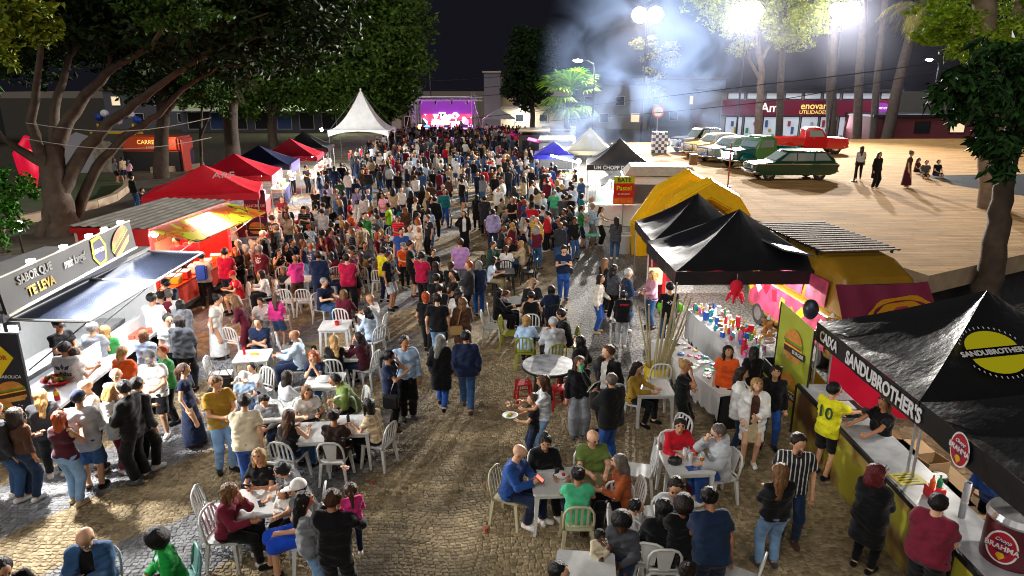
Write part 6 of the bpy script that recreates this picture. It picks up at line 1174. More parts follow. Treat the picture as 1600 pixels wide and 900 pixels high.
# empty chairs: kind, pixel of the seat centre, facing
for kind, x, y, rz, lb in (('white', 340, 800, 100, 'white chair behind the maroon sweater, tilted towards the table'), ('white', 372, 532, 160, 'empty white chair beside the wine outfit'), ('white', 345, 585, 100, 'white chair hung with a black bag'), ('white', 440, 498, 200, 'white chair facing the pink top'), ('white', 452, 545, 110, 'empty white chair behind the bald man in pale shirt'), ('white', 478, 470, 180, 'empty white chair, left in the middle row'), ('white', 452, 470, 170, 'white chair with its back to the pink top'),
	('white', 428, 440, 100, 'white chair beside the small child'), ('panel', 545, 640, 180, 'white chair with arched back beside the twin tables'), ('white', 580, 375, 180, 'white chair behind the grey-haired back'), ('white', 612, 368, 190, 'white chair near the neon shirt'), ('white', 548, 378, 175, 'white chair behind the pink shirt'), ('white', 500, 345, 160, 'white chair beside the two dark-clad sitters'), ('white', 512, 385, 120, 'white chair behind the hands-clasped sitter'),
	('white', 768, 510, 90, 'white chair by the long black dress'), ('olive', 797, 520, 80, 'olive chair on its own at the aisle'), ('panel', 1155, 905, -120, 'white chair at the bottom edge behind the blue shirt'), ('white', 1050, 688, -60, 'empty white chair beside the red sweater'), ('white', 1028, 590, 180, 'white chair before the yellow drum'), ('white', 1115, 605, 200, 'white chair behind the blond bun'), ('white', 998, 735, -100, 'white chair behind the rust shawl'), ('panel', 1015, 872, 165, 'white chair with panel back among the dark family'), ('white', 968, 775, 170, 'small white chair by the white-shirted child'),
	('black', 822, 412, -90, 'black folding chair by the aisle'), ('black', 826, 424, -100, 'second black chair by the aisle'), ('red', 862, 372, 160, 'dark red wooden chair with a cream bag'), ('black', 712, 340, 90, 'black chair near the white top'), ('white', 838, 488, 190, 'white chair behind the tank top')):
	p = at(x, y, .44); chair(kind, (p.x, p.y, .012), R(rz), lb)
# folding stand with a mint tray
p = at(925, 395, 0); fs_ = thing('folding_stand', 'folding tray stand with a mint cloth by the queue', 'stand', tuple(p)); MB().box((0, 0, .72), (.6, .45, .05)).build('tray', mat('mint_cloth', lin('7AC8A8'), rough=.7), fs_, bevel=.02)
for s in (-1, 1): MB().tube([(-.25, s*.2, 0), (.25, s*.2, .7)], .02, 6).build('leg', WOOD, fs_); MB().tube([(.25, s*.2, 0), (-.25, s*.2, .7)], .02, 6).build('leg', WOOD, fs_)
wb_ = thing('waste_bin', 'pale grey waste bin beside the queue', 'bin', tuple(at(975, 395, 0))); MB().lathe([(0, 0), (.26, 0), (.3, .75), (.27, .75), (.25, .1), (0, .1)], n=18).build('bin_body', mat('bin_grey', (.45, .46, .48), rough=.5), wb_); MB().lathe([(.31, .72), (.33, .74), (.31, .78)], n=18).build('rim', PAINTW, wb_)
# small things on tables
def on_table(k, dx, dy, name, label, cat, parts):
	t0 = TB[k]; o = thing(name, label, cat, (t0.location.x + dx, t0.location.y + dy, .734))
	for (nm, mb, m) in parts: smooth_angle(mb.build(nm, m, o), 40)
glass = lambda h=.14, r=.035: MB().lathe([(0, .004), (r*.8, 0), (r, h), (r*.9, h), (r*.72, .012), (0, .012)], n=12)
CLR = mat('clear_glass', (.75, .78, .8), rough=.12, spec=.8); BEER = mat('beer', lin('C87A18'), rough=.2)
on_table('hoodie', -.02, .05, 'glass', 'tall glass in the middle of the hoodie table', 'glass', [('tumbler', glass(.2), CLR)]); on_table('hoodie', .05, -.05, 'glass', 'second tall glass beside it on the hoodie table', 'glass', [('tumbler', glass(.18), CLR)]); on_table('hoodie', .25, .0, 'beer_cup', 'cup of beer at the elbow of the grey hoodie', 'cup', [('cup', glass(.13, .04), CLR), ('beer', MB().lathe([(0, .015), (.034, .015), (.038, .08), (0, .08)], n=12), BEER)]); on_table('hoodie', -.2, -.08, 'black_bag', 'small black bag with napkin on the hoodie table', 'bag', [('pouch', MB().ball((0, 0, .06), (.12, .09, .08), 10, 6), BLACK), ('napkin', MB().add([(-.02, 0, .12), (.03, .01, .12), (.01, 0, .2)], [(0, 1, 2)]), PAINTW)]); on_table('hoodie', .1, .12, 'plate', 'white plate on the hoodie table', 'plate', [('dish', MB().lathe([(0, 0), (.07, 0), (.11, .02), (.1, .022), (0, .008)], n=18), PAINTW)])
on_table('hoodie', .06, -.2, 'leaflet', 'blue printed leaflet on the hoodie table', 'leaflet', [('sheet', MB().box((0, 0, .002), (.22, .14, .003), .2), mat('leaflet_blue', lin('3A5AA8'), rough=.5, var=.6, vscale=12))])
on_table('redcup', .05, -.03, 'red_cup', 'red cup on the middle white table', 'cup', [('cup', MB().lathe([(0, 0), (.05, 0), (.06, .1), (.05, .1), (.045, .01), (0, .01)], n=14), mat('cup_red', lin('C81420'), rough=.4))]); on_table('redcup', .13, .02, 'plastic_cup', 'clear cup beside the red cup', 'cup', [('cup', glass(.13), CLR)])
on_table('mustard', .05, 0, 'food_tray', 'tray of chips and sauce on the table of folded arms', 'food', [('tray', MB().box((0, 0, .01), (.3, .2, .02)), PAINTW), ('chips', MB().ball((0, 0, .03), (.11, .07, .03), 10, 5), mat('chips', lin('D8A030'), rough=.6, var=.3, vscale=40))]); on_table('mustard', -.2, .05, 'sauce_bottle', 'red sauce bottle on the table of folded arms', 'bottle', [('bottle', MB().lathe([(0, 0), (.03, 0), (.03, .12), (.01, .18), (0, .18)], n=10), mat('red_plastic', lin('C81420'), rough=.4))])
on_table('green', .1, .1, 'litter_pile', 'crumpled white wrappers and a red cap on the mint shirt table', 'wrappers', [('wrapper', MB().ball((0, 0, .04), (.13, .1, .05), 9, 5), WC), ('red_cap', MB().ball((.02, -.06, .08), .03, 8, 5), mat('cup_red', lin('C81420'), rough=.4))]); on_table('green', .27, .02, 'can', 'silver can on the mint shirt table', 'can', [('can', glass(.13, .032), STEEL)])
on_table('maroon', .0, -.1, 'black_phone', 'black phone lying beside the maroon sweater', 'phone', [('slab', MB().box((0, 0, .006), (.08, .16, .01), .5), BLACK)]); on_table('twinA', -.1, 0, 'napkin_sheet', 'white napkin on the left twin table', 'napkin', [('sheet', MB().box((0, 0, .003), (.16, .16, .004), .3), PAINTW)]); on_table('twinB', -.05, .05, 'water_bottle', 'small dark bottle on the right twin table', 'bottle', [('bottle', MB().lathe([(0, 0), (.03, 0), (.03, .13), (.012, .17), (.012, .2), (0, .2)], n=10), mat('bottle_dark', (.03, .03, .05), rough=.2))]); on_table('handsm', .0, -.1, 'white_bag', 'crumpled white bag on the hands-to-mouth table', 'bag', [('bag', MB().ball((0, 0, .06), (.17, .12, .07), 9, 5), WC)])
# --- people: one continuous skinned figure each, clothes and hair as children
PAL = dict(white='E9E8E4', offwhite='DCD6C8', cream='E3D6B8', beige='C3AD8B', tan='A8875E', camel='9A6B3E', brown='4E3222', darkbrown='2E1F18',
  black='0D0D10', charcoal='2A2B30', grey='7D8086', lightgrey='B4B7BC', darkgrey='46494F', navy='14213F', blue='27509A', royalblue='1B4FD0', lightblue='A9C6E6', paleblue='C5D8EC',
  denim='33557F', lightdenim='7FA5CF', darkdenim='1B2C48', teal='1F7F86', green='2E7D3B', brightgreen='19A845', mint='4FC08E', olive='6C8240', darkgreen='1C4A36', neon='9FE22A',
  yellow='E3DC1E', mustard='A8842A', orange='E2581C', rust='9A4B22', red='C4182A', crimson='B3123F', wine='5E1226', maroon='7B2036', burgundy='4A1524', pink='EE3E93', palepink='E6A9BE', magenta='DB1F7F',
  lilac='B98BC4', lavender='A8A0D0', purple='4B2A66', khaki='8E8260', silver='B9BBBE')
PAL = {k: lin(v) for k, v in PAL.items()}
SKIN = [lin(x) for x in ('E0AE8C', 'CF9B78', 'B67E5A', '8C5A3C', '5E3A26')]
HAIR = dict(black='0E0B0A', darkbrown='22150F', brown='4A2E1C', lightbrown='7A5433', blond='B28A52', ginger='A84A1A', red='5E1418', grey='8C8A86', white='CFCBC4', greybrown='6B6058')
HAIR = {k: lin(v) for k, v in HAIR.items()}
_hm = {}
def hair_mat(c):
	if c not in _hm:
		m = mat('hair', HAIR[c], rough=.48, bump=1.0, bscale=1.0, var=.45, vscale=1.0, spec=.4); n, l = m.node_tree.nodes, m.node_tree.links
		mp = n.new('ShaderNodeMapping'); mp.inputs['Scale'].default_value = (85, 85, 9); tc = [q for q in n if q.type == 'TEX_COORD'][0]; l.new(tc.outputs['Object'], mp.inputs[0])
		for q in n:
			if q.type == 'TEX_NOISE': l.new(mp.outputs[0], q.inputs['Vector'])
		_hm[c] = m
	return _hm[c]
_sm = {}
def skin_mat(i):
	if i not in _sm:
		m = mat('skin', SKIN[i], rough=.5, var=.06, vscale=20, spec=.4); m.node_tree.nodes['Principled BSDF'].inputs['Subsurface Weight'].default_value = 0; _sm[i] = m
	return _sm[i]
EYE = mat('eye', (.012, .008, .006), rough=.25); LIPS = mat('lips', lin('9A4A42'), rough=.4)
def rc(X, Y, Z, a, b, ra, rb, fl=1.0, capped=False):
	ba = b - a; ax, ay, az = a
	fy = fl
	bx, by, bz = ba[0], ba[1] / fy, ba[2]
	L2 = bx*bx + by*by + bz*bz + 1e-9
	px = X - ax; py = (Y - ay) / fy; pz = Z - az
	t = (px*bx + py*by + pz*bz) / L2
	tc = np.clip(t, 0, 1)
	d = np.sqrt((px - tc*bx)**2 + (py - tc*by)**2 + (pz - tc*bz)**2) - (ra + (rb - ra) * tc)
	if capped:
		L = math.sqrt(L2)
		d = np.maximum(d, (t - 1) * L)
	return d * (fy if fy < 1 else 1.0)
def smin(a, b, k):
	h = np.clip(.5 + .5 * (b - a) / k, 0, 1)
	return b + (a - b) * h - k * h * (1 - h)
def eval_prims(prims, X, Y, Z, infl=0.0, k=.03):
	d = None
	for p in prims:
		q = rc(X, Y, Z, p[0], p[1], p[2] + infl, p[3] + infl, p[4] if len(p) > 4 else 1.0, p[5] if len(p) > 5 else False)
		d = q if d is None else smin(d, q, k)
	return d
def bounds(prims, infl, pad):
	lo = np.min([np.minimum(p[0], p[1]) - max(p[2], p[3]) for p in prims], axis=0) - infl - pad
	hi = np.max([np.maximum(p[0], p[1]) + max(p[2], p[3]) for p in prims], axis=0) + infl + pad
	return lo, hi
def surface_nets(fn, lo, hi, h):
	i0 = np.floor(lo / h).astype(int); i1 = np.ceil(hi / h).astype(int) + 1
	xs = (np.arange(i0[0], i1[0]+1) * h).astype(np.float32); ys = (np.arange(i0[1], i1[1]+1) * h).astype(np.float32); zs = (np.arange(i0[2], i1[2]+1) * h).astype(np.float32)
	D = fn(xs[:, None, None], ys[None, :, None], zs[None, None, :]).astype(np.float32)
	D = np.ascontiguousarray(np.broadcast_to(D, (len(xs), len(ys), len(zs)))).copy()
	D[np.abs(D) < 1e-6] = 1e-6
	S = D < 0
	nx, ny, nz = (s - 1 for s in D.shape)
	acc = np.zeros((nx, ny, nz, 3), np.float32); cnt = np.zeros((nx, ny, nz), np.float32)
	c8 = [(i, j, k) for i in (0, 1) for j in (0, 1) for k in (0, 1)]
	any_ = np.zeros((nx, ny, nz), bool); all_ = np.ones((nx, ny, nz), bool)
	for (i, j, k) in c8:
		q = S[i:i+nx, j:j+ny, k:k+nz]; any_ |= q; all_ &= q
	act = any_ & ~all_
	I = np.argwhere(act)
	if len(I) == 0: return np.zeros((0, 3)), np.zeros((0, 4), int)
	a_ = np.zeros((len(I), 3), np.float32); n_ = np.zeros(len(I), np.float32)
	for ax in range(3):
		o1, o2 = [a for a in range(3) if a != ax]
		for u in (0, 1):
			for v in (0, 1):
				off = np.zeros(3, int); off[o1] = u; off[o2] = v
				A = I + off; B = A.copy(); B[:, ax] += 1
				da = D[A[:, 0], A[:, 1], A[:, 2]]; db = D[B[:, 0], B[:, 1], B[:, 2]]
				m = (da < 0) != (db < 0)
				t = np.where(m, da / (da - db + 1e-12), 0)
				P = off.astype(np.float32)[None, :].repeat(len(I), 0); P[:, ax] = t
				a_[m] += P[m]; n_[m] += 1
	V = (I + a_ / n_[:, None]) * h + i0 * h
	idx = -np.ones((nx, ny, nz), int); idx[act] = np.arange(len(I))
	Q = []
	for ax in range(3):
		o1, o2 = [(1, 2), (2, 0), (0, 1)][ax]
		sl0 = [slice(None)] * 3; sl1 = [slice(None)] * 3
		sl0[ax] = slice(0, -1); sl1[ax] = slice(1, None)
		E_ = S[tuple(sl0)] != S[tuple(sl1)]
		inside = S[tuple(sl0)]
		K = np.argwhere(E_)
		ok = (K[:, o1] > 0) & (K[:, o2] > 0) & (K[:, o1] < D.shape[o1]-1) & (K[:, o2] < D.shape[o2]-1)
		K = K[ok]
		f = inside[K[:, 0], K[:, 1], K[:, 2]]
		def cell(u, v):
			C = K.copy(); C[:, o1] -= u; C[:, o2] -= v; return idx[C[:, 0], C[:, 1], C[:, 2]]
		q = np.stack([cell(1, 1), cell(0, 1), cell(0, 0), cell(1, 0)], 1)
		q[~f] = q[~f][:, ::-1]
		Q.append(q)
	return V, np.concatenate(Q)
def mesh_np(name, V, Q, mats, extra=None):
	"""extra: list of (verts, quads/tris list, material index)"""
	me = bpy.data.meshes.new(name)
	lt = [np.full(len(Q), 4, np.int32)]; lv = [Q.ravel().astype(np.int32)]; mi = [np.zeros(len(Q), np.int32)]; vs = [V]
	n = len(V)
	for (ev, ef, m) in (extra or []):
		for f in ef: lt.append(np.array([len(f)], np.int32)); lv.append(np.array(f, np.int32) + n); mi.append(np.array([m], np.int32))
		vs.append(np.array(ev, float).reshape(-1, 3)); n += len(ev)
	V = np.concatenate(vs); lt = np.concatenate(lt); lv = np.concatenate(lv); mi = np.concatenate(mi)
	me.vertices.add(len(V)); me.vertices.foreach_set('co', V.astype(np.float32).ravel())
	me.loops.add(len(lv)); me.loops.foreach_set('vertex_index', lv)
	me.polygons.add(len(lt)); st = np.zeros(len(lt), np.int32); st[1:] = np.cumsum(lt)[:-1]
	me.polygons.foreach_set('loop_start', st)
	try: me.polygons.foreach_set('loop_total', lt)
	except Exception: pass
	me.polygons.foreach_set('material_index', mi); me.polygons.foreach_set('use_smooth', np.ones(len(lt), bool))
	for m in mats: me.materials.append(m)
	me.update(calc_edges=True); return me
A3 = lambda *p: np.array(p, float)
def rotm(ax, a):
	c, s = math.cos(a), math.sin(a)
	return {'x': np.array([[1,0,0],[0,c,-s],[0,s,c]]), 'y': np.array([[c,0,s],[0,1,0],[-s,0,c]]), 'z': np.array([[c,-s,0],[s,c,0],[0,0,1]])}[ax]
def ik(a, c, l1, l2, hint):
	d = c - a; L = np.linalg.norm(d); mx = (l1 + l2) * .985
	if L > mx: c = a + d / L * mx; d = c - a; L = mx
	x = (l1*l1 - l2*l2 + L*L) / (2*L); hh = math.sqrt(max(l1*l1 - x*x, 1e-6))
	u = d / L; n = hint - u * hint.dot(u); n = n / (np.linalg.norm(n) + 1e-9)
	return a + u * x + n * hh, c
ARMS = dict(down=(.235, -.03, .86), pocket=(.205, -.09, .93), front=(.05, -.27, 1.08), phone=(.045, -.30, 1.24), folded=(-.10, -.20, 1.15), hip=(.165, -.03, 1.02), face=(.05, -.15, 1.47),
  mouth=(.02, -.17, 1.46), table=(.13, -.40, .80), lap=(.10, -.28, .66), reach=(.18, -.52, 1.12), behind=(.12, .14, .95), hug=(.18, -.33, 1.30), swingf=(.22, -.22, .93), swingb=(.23, .14, .9), up=(.12, -.30, 1.55), thigh=(.14, -.36, .62), tray=(.14, -.36, 1.12))
def joints(sp, rng):
	"""joint positions in metres for a 1.7 m figure that faces -y"""
	pose = sp['pose']; J = {}
	sit = pose == 'sit'
	lean = R(sp.get('lean', rng.uniform(2, 14) if sit else rng.uniform(-1, 4)))
	hip_z = .545 if sit else (.93 if pose != 'walk' else .915)
	hy = .02
	J['pel'] = A3(0, hy, hip_z)
	Rm = rotm('x', lean)
	up = lambda x, y, z: J['pel'] + Rm @ A3(x, y, z)       # z measured from the pelvis along the trunk
	J['waist'] = up(0, .0, .17); J['chest'] = up(0, .005, .36); J['neck'] = up(0, .012, .515); J['nk2'] = up(0, -.012, .60)
	J['head'] = up(0, -.02, .665); J['u'] = Rm @ A3(0, 0, 1.0)
	sw = .175 * sp['wide']
	for s, k in ((1, 'L'), (-1, 'R')):
		J['sh'+k] = up(s * sw, .01, .448)
		J['hp'+k] = J['pel'] + A3(s * .088, 0, -.02)
	J['f'] = Rm @ A3(0, -1, 0)
	arms = sp['arms']
	dz = -.385 if sit else 0
	for s, k, nm in ((1, 'L', arms[0]), (-1, 'R', arms[1])):
		t = ARMS[nm]; x, y, z = t
		if nm in ('table', 'lap', 'thigh'): tgt = A3(s * x, y, z)
		else:
			loc = A3(s * x, y, z + dz)
			tgt = J['pel'] + Rm @ (loc - A3(0, hy, hip_z))
		tgt = tgt + np.array([rng.uniform(-.025, .025) for _ in range(3)])
		if nm in ('table',): hint = A3(s * .7, .4, -.9)
		elif nm in ('hip',): hint = A3(s * 1.0, .5, .1)
		elif nm in ('down', 'swingf', 'swingb', 'pocket', 'behind'): hint = A3(s * .4, 1, 0)
		else: hint = A3(s * .75, .25, -1)
		J['el'+k], J['wr'+k] = ik(J['sh'+k], tgt, .285, .245, hint)
		hd = J['wr'+k] - J['el'+k]; hd /= np.linalg.norm(hd)
		if nm in ('face', 'mouth'): hd = hd * .4 + A3(-s * .25, .1, .9)
		if nm == 'table': hd = A3(-s * .35, -.9, -.1)
		if nm in ('phone', 'front', 'hug', 'tray'): hd = hd * .6 + A3(-s * .6, -.3, .3)
		J['hd'+k] = hd / np.linalg.norm(hd)
	for s, k in ((1, 'L'), (-1, 'R')):
		if sit:
			kx = s * rng.uniform(.09, .15); ky = -.40 + rng.uniform(-.03, .03)
			J['kn'+k] = A3(kx, ky, .50); an = A3(s * rng.uniform(.08, .15), ky + rng.uniform(-.08, .14), .085); J['an'+k] = an
		elif pose == 'walk':
			fw = (1 if (k == 'L') == sp.get('step', True) else -1)
			an = A3(s * .075, -.24 * fw, .09 + (.05 if fw < 0 else 0)); J['kn'+k], J['an'+k] = ik(J['hp'+k], an, .43, .425, A3(0, -1, 0))
		else:
			wt = 1 if (k == 'L') == sp.get('step', True) else 0
			an = A3(s * rng.uniform(.07, .13), rng.uniform(-.06, .05), .085); J['kn'+k], J['an'+k] = ik(J['hp'+k], an, .43, .425, A3(s * .15, -1, 0))
		fd = A3(s * rng.uniform(.05, .35), -1, 0); fd /= np.linalg.norm(fd); J['fd'+k] = fd
	yaw, pit = sp.get('yaw', rng.uniform(-25, 25)), sp.get('nod', rng.uniform(-6, 14))
	J['HM'] = rotm('z', R(yaw)) @ rotm('x', R(pit)) @ rotm('x', lean * .4)
	return J
def person_layers(sp, J, cell):
	wd = sp['bulk']; fem = sp['fem']; hs = sp['headscale']
	H = lambda x, y, z: J['head'] + J['HM'] @ (A3(x, y, z) * hs)
	tx = lambda p, x: p + A3(x, 0, 0)
	hipw = .078 if fem else .062
	bw = wd
	torso = [(tx(J['pel'], -hipw*bw), tx(J['pel'], hipw*bw), .118*bw, .118*bw, .86),
			 (J['pel'], J['waist'], .128*bw, (.112 if fem else .124)*bw, .78),
			 (tx(J['waist'], -.045*bw), tx(J['waist'], .045*bw), (.092 if fem else .106)*bw, (.092 if fem else .106)*bw, .88),
			 (tx(J['chest'], -.075*bw), tx(J['chest'], .075*bw), .112*bw, .112*bw, .86),
			 ((J['shL'] + J['neck'])*.5 + (J['shL']-J['neck'])*.42, (J['shR'] + J['neck'])*.5 + (J['shR']-J['neck'])*.42, .05*bw**.5, .05*bw**.5)]
	if fem:
		f = J['f'] * .062
		torso += [(J['chest'] + A3(.07, 0, -.005) + f, J['chest'] + A3(.072, 0, -.02) + f, .062, .062), (J['chest'] + A3(-.07, 0, -.005) + f, J['chest'] + A3(-.072, 0, -.02) + f, .062, .062)]
	if sp.get('belly'): torso.append((J['waist'] + J['f']*.07 - J['u']*.06, J['waist'] + J['f']*.06, .10*bw, .10*bw))
	ab = .9 + (bw - 1) * .7 - (.1 if fem else 0)
	arms, hands = [], []
	for k in 'LR':
		arms += [(J['sh'+k], J['el'+k], .054*ab, .042*ab), (J['el'+k], J['wr'+k], .043*ab, .029*ab)]
		pe = J['wr'+k] + J['hd'+k]*.085; arms += [(J['wr'+k], pe, .028, .036, .8)]; hands.append((J['wr'+k], pe, J['hd'+k], k))
	lb = .95 + (bw - 1) * .8
	legs, feet = [], []
	for k in 'LR':
		legs += [(J['hp'+k], J['kn'+k], (.092 if fem else .088)*lb, .060*lb), (J['kn'+k], J['an'+k], .059*lb, .041*lb)]
		h0 = J['an'+k] + A3(0, .02, -.04); feet.append((h0 - J['fd'+k]*.025, h0 + J['fd'+k]*.15 + A3(0, 0, -.008), .042, .036))
	head = [(H(0, .012, .022), H(0, .03, .02), .090*hs, .088*hs), (H(0, -.022, -.035), H(0, -.036, -.062), .066*hs, .047*hs), (H(0, -.03, .03), H(0, -.03, 0.0), .075*hs, .07*hs),
			(H(0, -.098, .0), H(0, -.112, -.028), .011*hs, .017*hs), (H(.088, .012, .0), H(.086, .014, -.025), .02*hs, .016*hs), (H(-.088, .012, .0), H(-.086, .014, -.025), .02*hs, .016*hs)]
	neck = [(J['neck'], J['nk2'], .056*bw**.5, .051*bw**.5)]
	out = {}
	body = torso + neck + arms + legs + feet
	lo, hi = bounds(body + head, 0, cell * 2)
	def fbody(X, Y, Z):
		d = eval_prims(body, X, Y, Z, 0, .028); h = eval_prims(head, X, Y, Z, 0, .022)
		d = smin(d, h, .012)
		if cell < .023:
			for s in (1, -1):
				e = H(s*.034, -.103, .006); d = np.maximum(d, -(np.sqrt((X-e[0])**2 + (Y-e[1])**2 + (Z-e[2])**2) - .017*hs))
		return d
	V, Q = surface_nets(fbody, lo, hi, cell)
	extra = []
	if cell < .03:
		HM = J['HM']
		def blob(c, r, m, n=6, k=4):
			mb = MB(); mb.ball((0, 0, 0), r, n, k); P = np.array(mb.v) @ HM.T + c; extra.append((P, mb.f, m))
		for s in (1, -1):
			blob(H(s*.034, -.094, .006), (.016, .010, .010), 1); blob(H(s*.036, -.100, .031), (.022, .008, .006), 3)
		blob(H(0, -.092, -.062), (.022, .008, .007), 2)
		if sp.get('beard'): blob(H(0, -.062, -.082), (.05, .042, .035), 3, 8, 6)
	if cell < .024:
		for (wr, pe, hd, k) in hands:
			s = 1 if k == 'L' else -1
			side = np.cross(hd, A3(0, -.3, 1)); side /= np.linalg.norm(side) + 1e-9; side *= s
			nrm = np.cross(side, hd)
			for i, (o, l) in enumerate(((-.027, .062), (-.009, .075), (.009, .070), (.026, .054), (.034, .058))):
				th = i == 4
				b = (wr + hd*.03 + side*.026) if th else (pe + side*o - hd*.012)
				d1 = (hd*.6 + side*.75) if th else hd
				d1 = d1 / np.linalg.norm(d1); m1 = b + d1*l*.55; t1 = m1 + (d1*.8 + nrm*(.35 if not th else -.1) * (1 if nrm[1] > 0 else -1)) * l*.5
				mb = MB(); mb.tube([tuple(b), tuple(m1), tuple(t1)], [.0105, .0095, .0065], 5); extra.append((np.array([tuple(v) for v in mb.v]), mb.f, 0))
	out['person'] = (V, Q, extra)
	u = J['u']; pel = J['pel']
	def plane(p, n): return lambda X, Y, Z: (X-p[0])*n[0] + (Y-p[1])*n[1] + (Z-p[2])*n[2]
	# -------- upper garment
	ph = (sp['seed'] * 1.37) % 6.28
	def upper(kind, infl, openf=False):
		wr_a = .009 if kind not in ('puffer', 'tank', 'croptop') else .003
		if kind == 'puffer': wr_a = .006
		sl = dict(tank=0, dress=0, vest=0, tshirt=.62, polo=.62, jersey=.66, blouse=.7).get(kind, 2)
		if kind == 'dress': sl = sp.get('sleeve', .45)
		hem = dict(tshirt=-.10, polo=-.07, jersey=-.13, tank=-.05, croptop=.02, coat=-.42, longshirt=-.2, hoodie=-.12, jacket=-.12, puffer=-.14, cardigan=-.2, sweater=-.07, blouse=-.04, longsleeve=-.07).get(kind, -.06)
		if sp['pose'] == 'sit': hem = max(hem, -.1)
		pr = [(p[0], p[1], p[2], p[3], p[4] if len(p) > 4 else 1.0) for p in torso]
		if kind not in ('croptop', 'tank', 'dress'):
			lo_ = pel + u*(hem - .08); o_ = .058*bw; rl = .112*bw + (.012 if hem < -.09 else 0)
			for q in (1, -1): pr.append((J['chest'] + A3(q*o_, 0, 0), lo_ + A3(q*(o_ + .008), 0, 0), .112*bw, rl, .88))
		loose = .012 if kind in ('tshirt', 'jersey', 'longshirt', 'hoodie') else .006
		for k in 'LR':
			if 0 < sl <= 1: pr.append((J['sh'+k], J['sh'+k] + (J['el'+k]-J['sh'+k])*sl, .055*ab, (.056 + loose)*ab, 1.0, True))
			elif sl == 2: pr += [(J['sh'+k], J['el'+k], .055*ab, .047*ab), (J['el'+k], J['el'+k] + (J['wr'+k]-J['el'+k])*.97, .047*ab, .036*ab, 1.0, True)]
		if kind == 'hoodie': pr.append((J['neck'] - J['f']*.075 - u*.02, J['neck'] - J['f']*.085 - u*.10, .07, .04))
		if kind == 'puffer': infl += .015
		if kind in ('jacket', 'coat', 'cardigan', 'hoodie', 'puffer'): pr.append((J['neck'] - u*.01, J['neck'] + u*.035, .058*bw**.5, .054*bw**.5, 1.0, True))
		pl = plane(pel + u*hem, -u); hol = [(J['neck'] + J['f']*.03 + u*.02, J['neck'] + u*.3 + J['f']*.03, .062, .09)]
		if kind == 'tank': hol += [(J['shL'] + u*.02, J['shL'] + A3(.1, 0, -.1), .05, .05), (J['shR'] + u*.02, J['shR'] + A3(-.1, 0, -.1), .05, .05)]
		if openf: hol.append((J['neck'] + J['f']*.13, pel + J['f']*.17 - u*.3, .075, .085))
		lo, hi = bounds(pr, infl, cell*2)
		def f(X, Y, Z):
			d = eval_prims(pr, X, Y, Z, infl, .03)
			if cell < .03: d = d + wr_a*np.sin(31*Z + 13*X + ph)*np.sin(17*X - 11*Z + 9*Y + 2*ph) + .5*wr_a*np.sin(58*Z - 37*X*np.sin(9*Z) + 3*ph)
			d = np.maximum(d, pl(X, Y, Z))
			return np.maximum(d, -eval_prims(hol, X, Y, Z, 0, .01))
		return surface_nets(f, lo, hi, cell)
	tk = sp['top'][1]
	big = dict(jacket=.026, coat=.03, puffer=.036, hoodie=.026, cardigan=.024, sweater=.02, tank=.015, croptop=.015, dress=.014).get(tk, .016)
	if sp.get('inner'):
		out['shirt'] = upper('tshirt', .014); out['top2'] = upper(tk, big + .008, True)
	else: out['shirt'] = upper(tk, big)
	# -------- lower garment
	bk = sp['bottom'][1]
	pr = [(p[0], p[1], p[2], p[3], p[4]) for p in torso[:2]]
	cut = None
	if bk in ('skirt', 'dress', 'longskirt', 'miniskirt') and sp['pose'] != 'sit':
		hz = dict(skirt=.52, dress=.30, longskirt=.10, miniskirt=.66)[bk]
		pr.append((pel + A3(0, 0, -.02), A3(0, .0, hz), .13*bw, (.19 if bk != 'longskirt' else .24)*bw**.5, .9, True))
	else:
		e = dict(shorts=(.95, None), skirt=(1.0, None), dress=(1.0, .5), miniskirt=(.6, None), bermuda=(1.0, .18)).get(bk, (1.0, .97))
		wide = dict(widejeans=.045, widetrousers=.05, trousers=.016, leggings=.0, jeans=.006, tracksuit=.022).get(bk, .012)
		for k in 'LR':
			hp, kn, an = J['hp'+k], J['kn'+k], J['an'+k]
			pr.append((hp, hp + (kn-hp)*e[0], .092*lb, (.064*lb + (.03 if e[1] is None or bk == 'bermuda' else wide)), 1.0, e[1] is None))
			if e[1]: pr.append((kn, kn + (an-kn)*e[1], .062*lb + wide, (.043*lb + wide*1.1) if bk != 'bermuda' else .085*lb, 1.0, True))
	pl2 = plane(pel + u*(.05 if sp['pose'] != 'sit' else .14), u); inf2 = .013
	lo, hi = bounds(pr, inf2, cell*2)
	out['trousers'] = surface_nets(lambda X, Y, Z: np.maximum(eval_prims(pr, X, Y, Z, inf2, .028) + (.0045*np.sin(47*Z + 15*X*np.sin(7*Z) + ph)*np.sin(21*Y + 12*Z) if cell < .03 else 0), pl2(X, Y, Z)), lo, hi, cell)
	# -------- shoes
	pr3 = [(p[0], p[1], p[2]+.008, p[3]+.008) for p in feet]
	lo, hi = bounds(pr3, 0, cell*2)
	if cell < .033:
		for i, p in enumerate(pr3):
			lo, hi = bounds([p], 0, cell*2)
			out['shoe%d' % i] = surface_nets(lambda X, Y, Z, p=p: np.maximum(rc(X, Y, Z, p[0], p[1], p[2], p[3]), .004 - Z), lo, hi, min(cell, .03))
	# -------- hair
	hk = sp['hair'][0]; rr = random.Random(sp['seed'])
	capr = dict(buzz=.100, bald=.0, cap=.101, beanie=.0).get(hk, .108)
	hp_ = [(H(0, .02, .03), H(0, .034, .026), capr*hs, (capr - .004)*hs)]
	back = []
	if hk == 'long': back = [(H(0, .062, .02), H(0, .085, -.14), .088*hs, .085*hs, .75), (H(0, .085, -.14), H(rr.uniform(-.03, .03), .11, -.34), .085*hs, .05*hs, .6), (H(.07, .0, .0), H(.085, .01, -.17), .034*hs, .022*hs), (H(-.07, .0, .0), H(-.085, .01, -.17), .034*hs, .022*hs)]
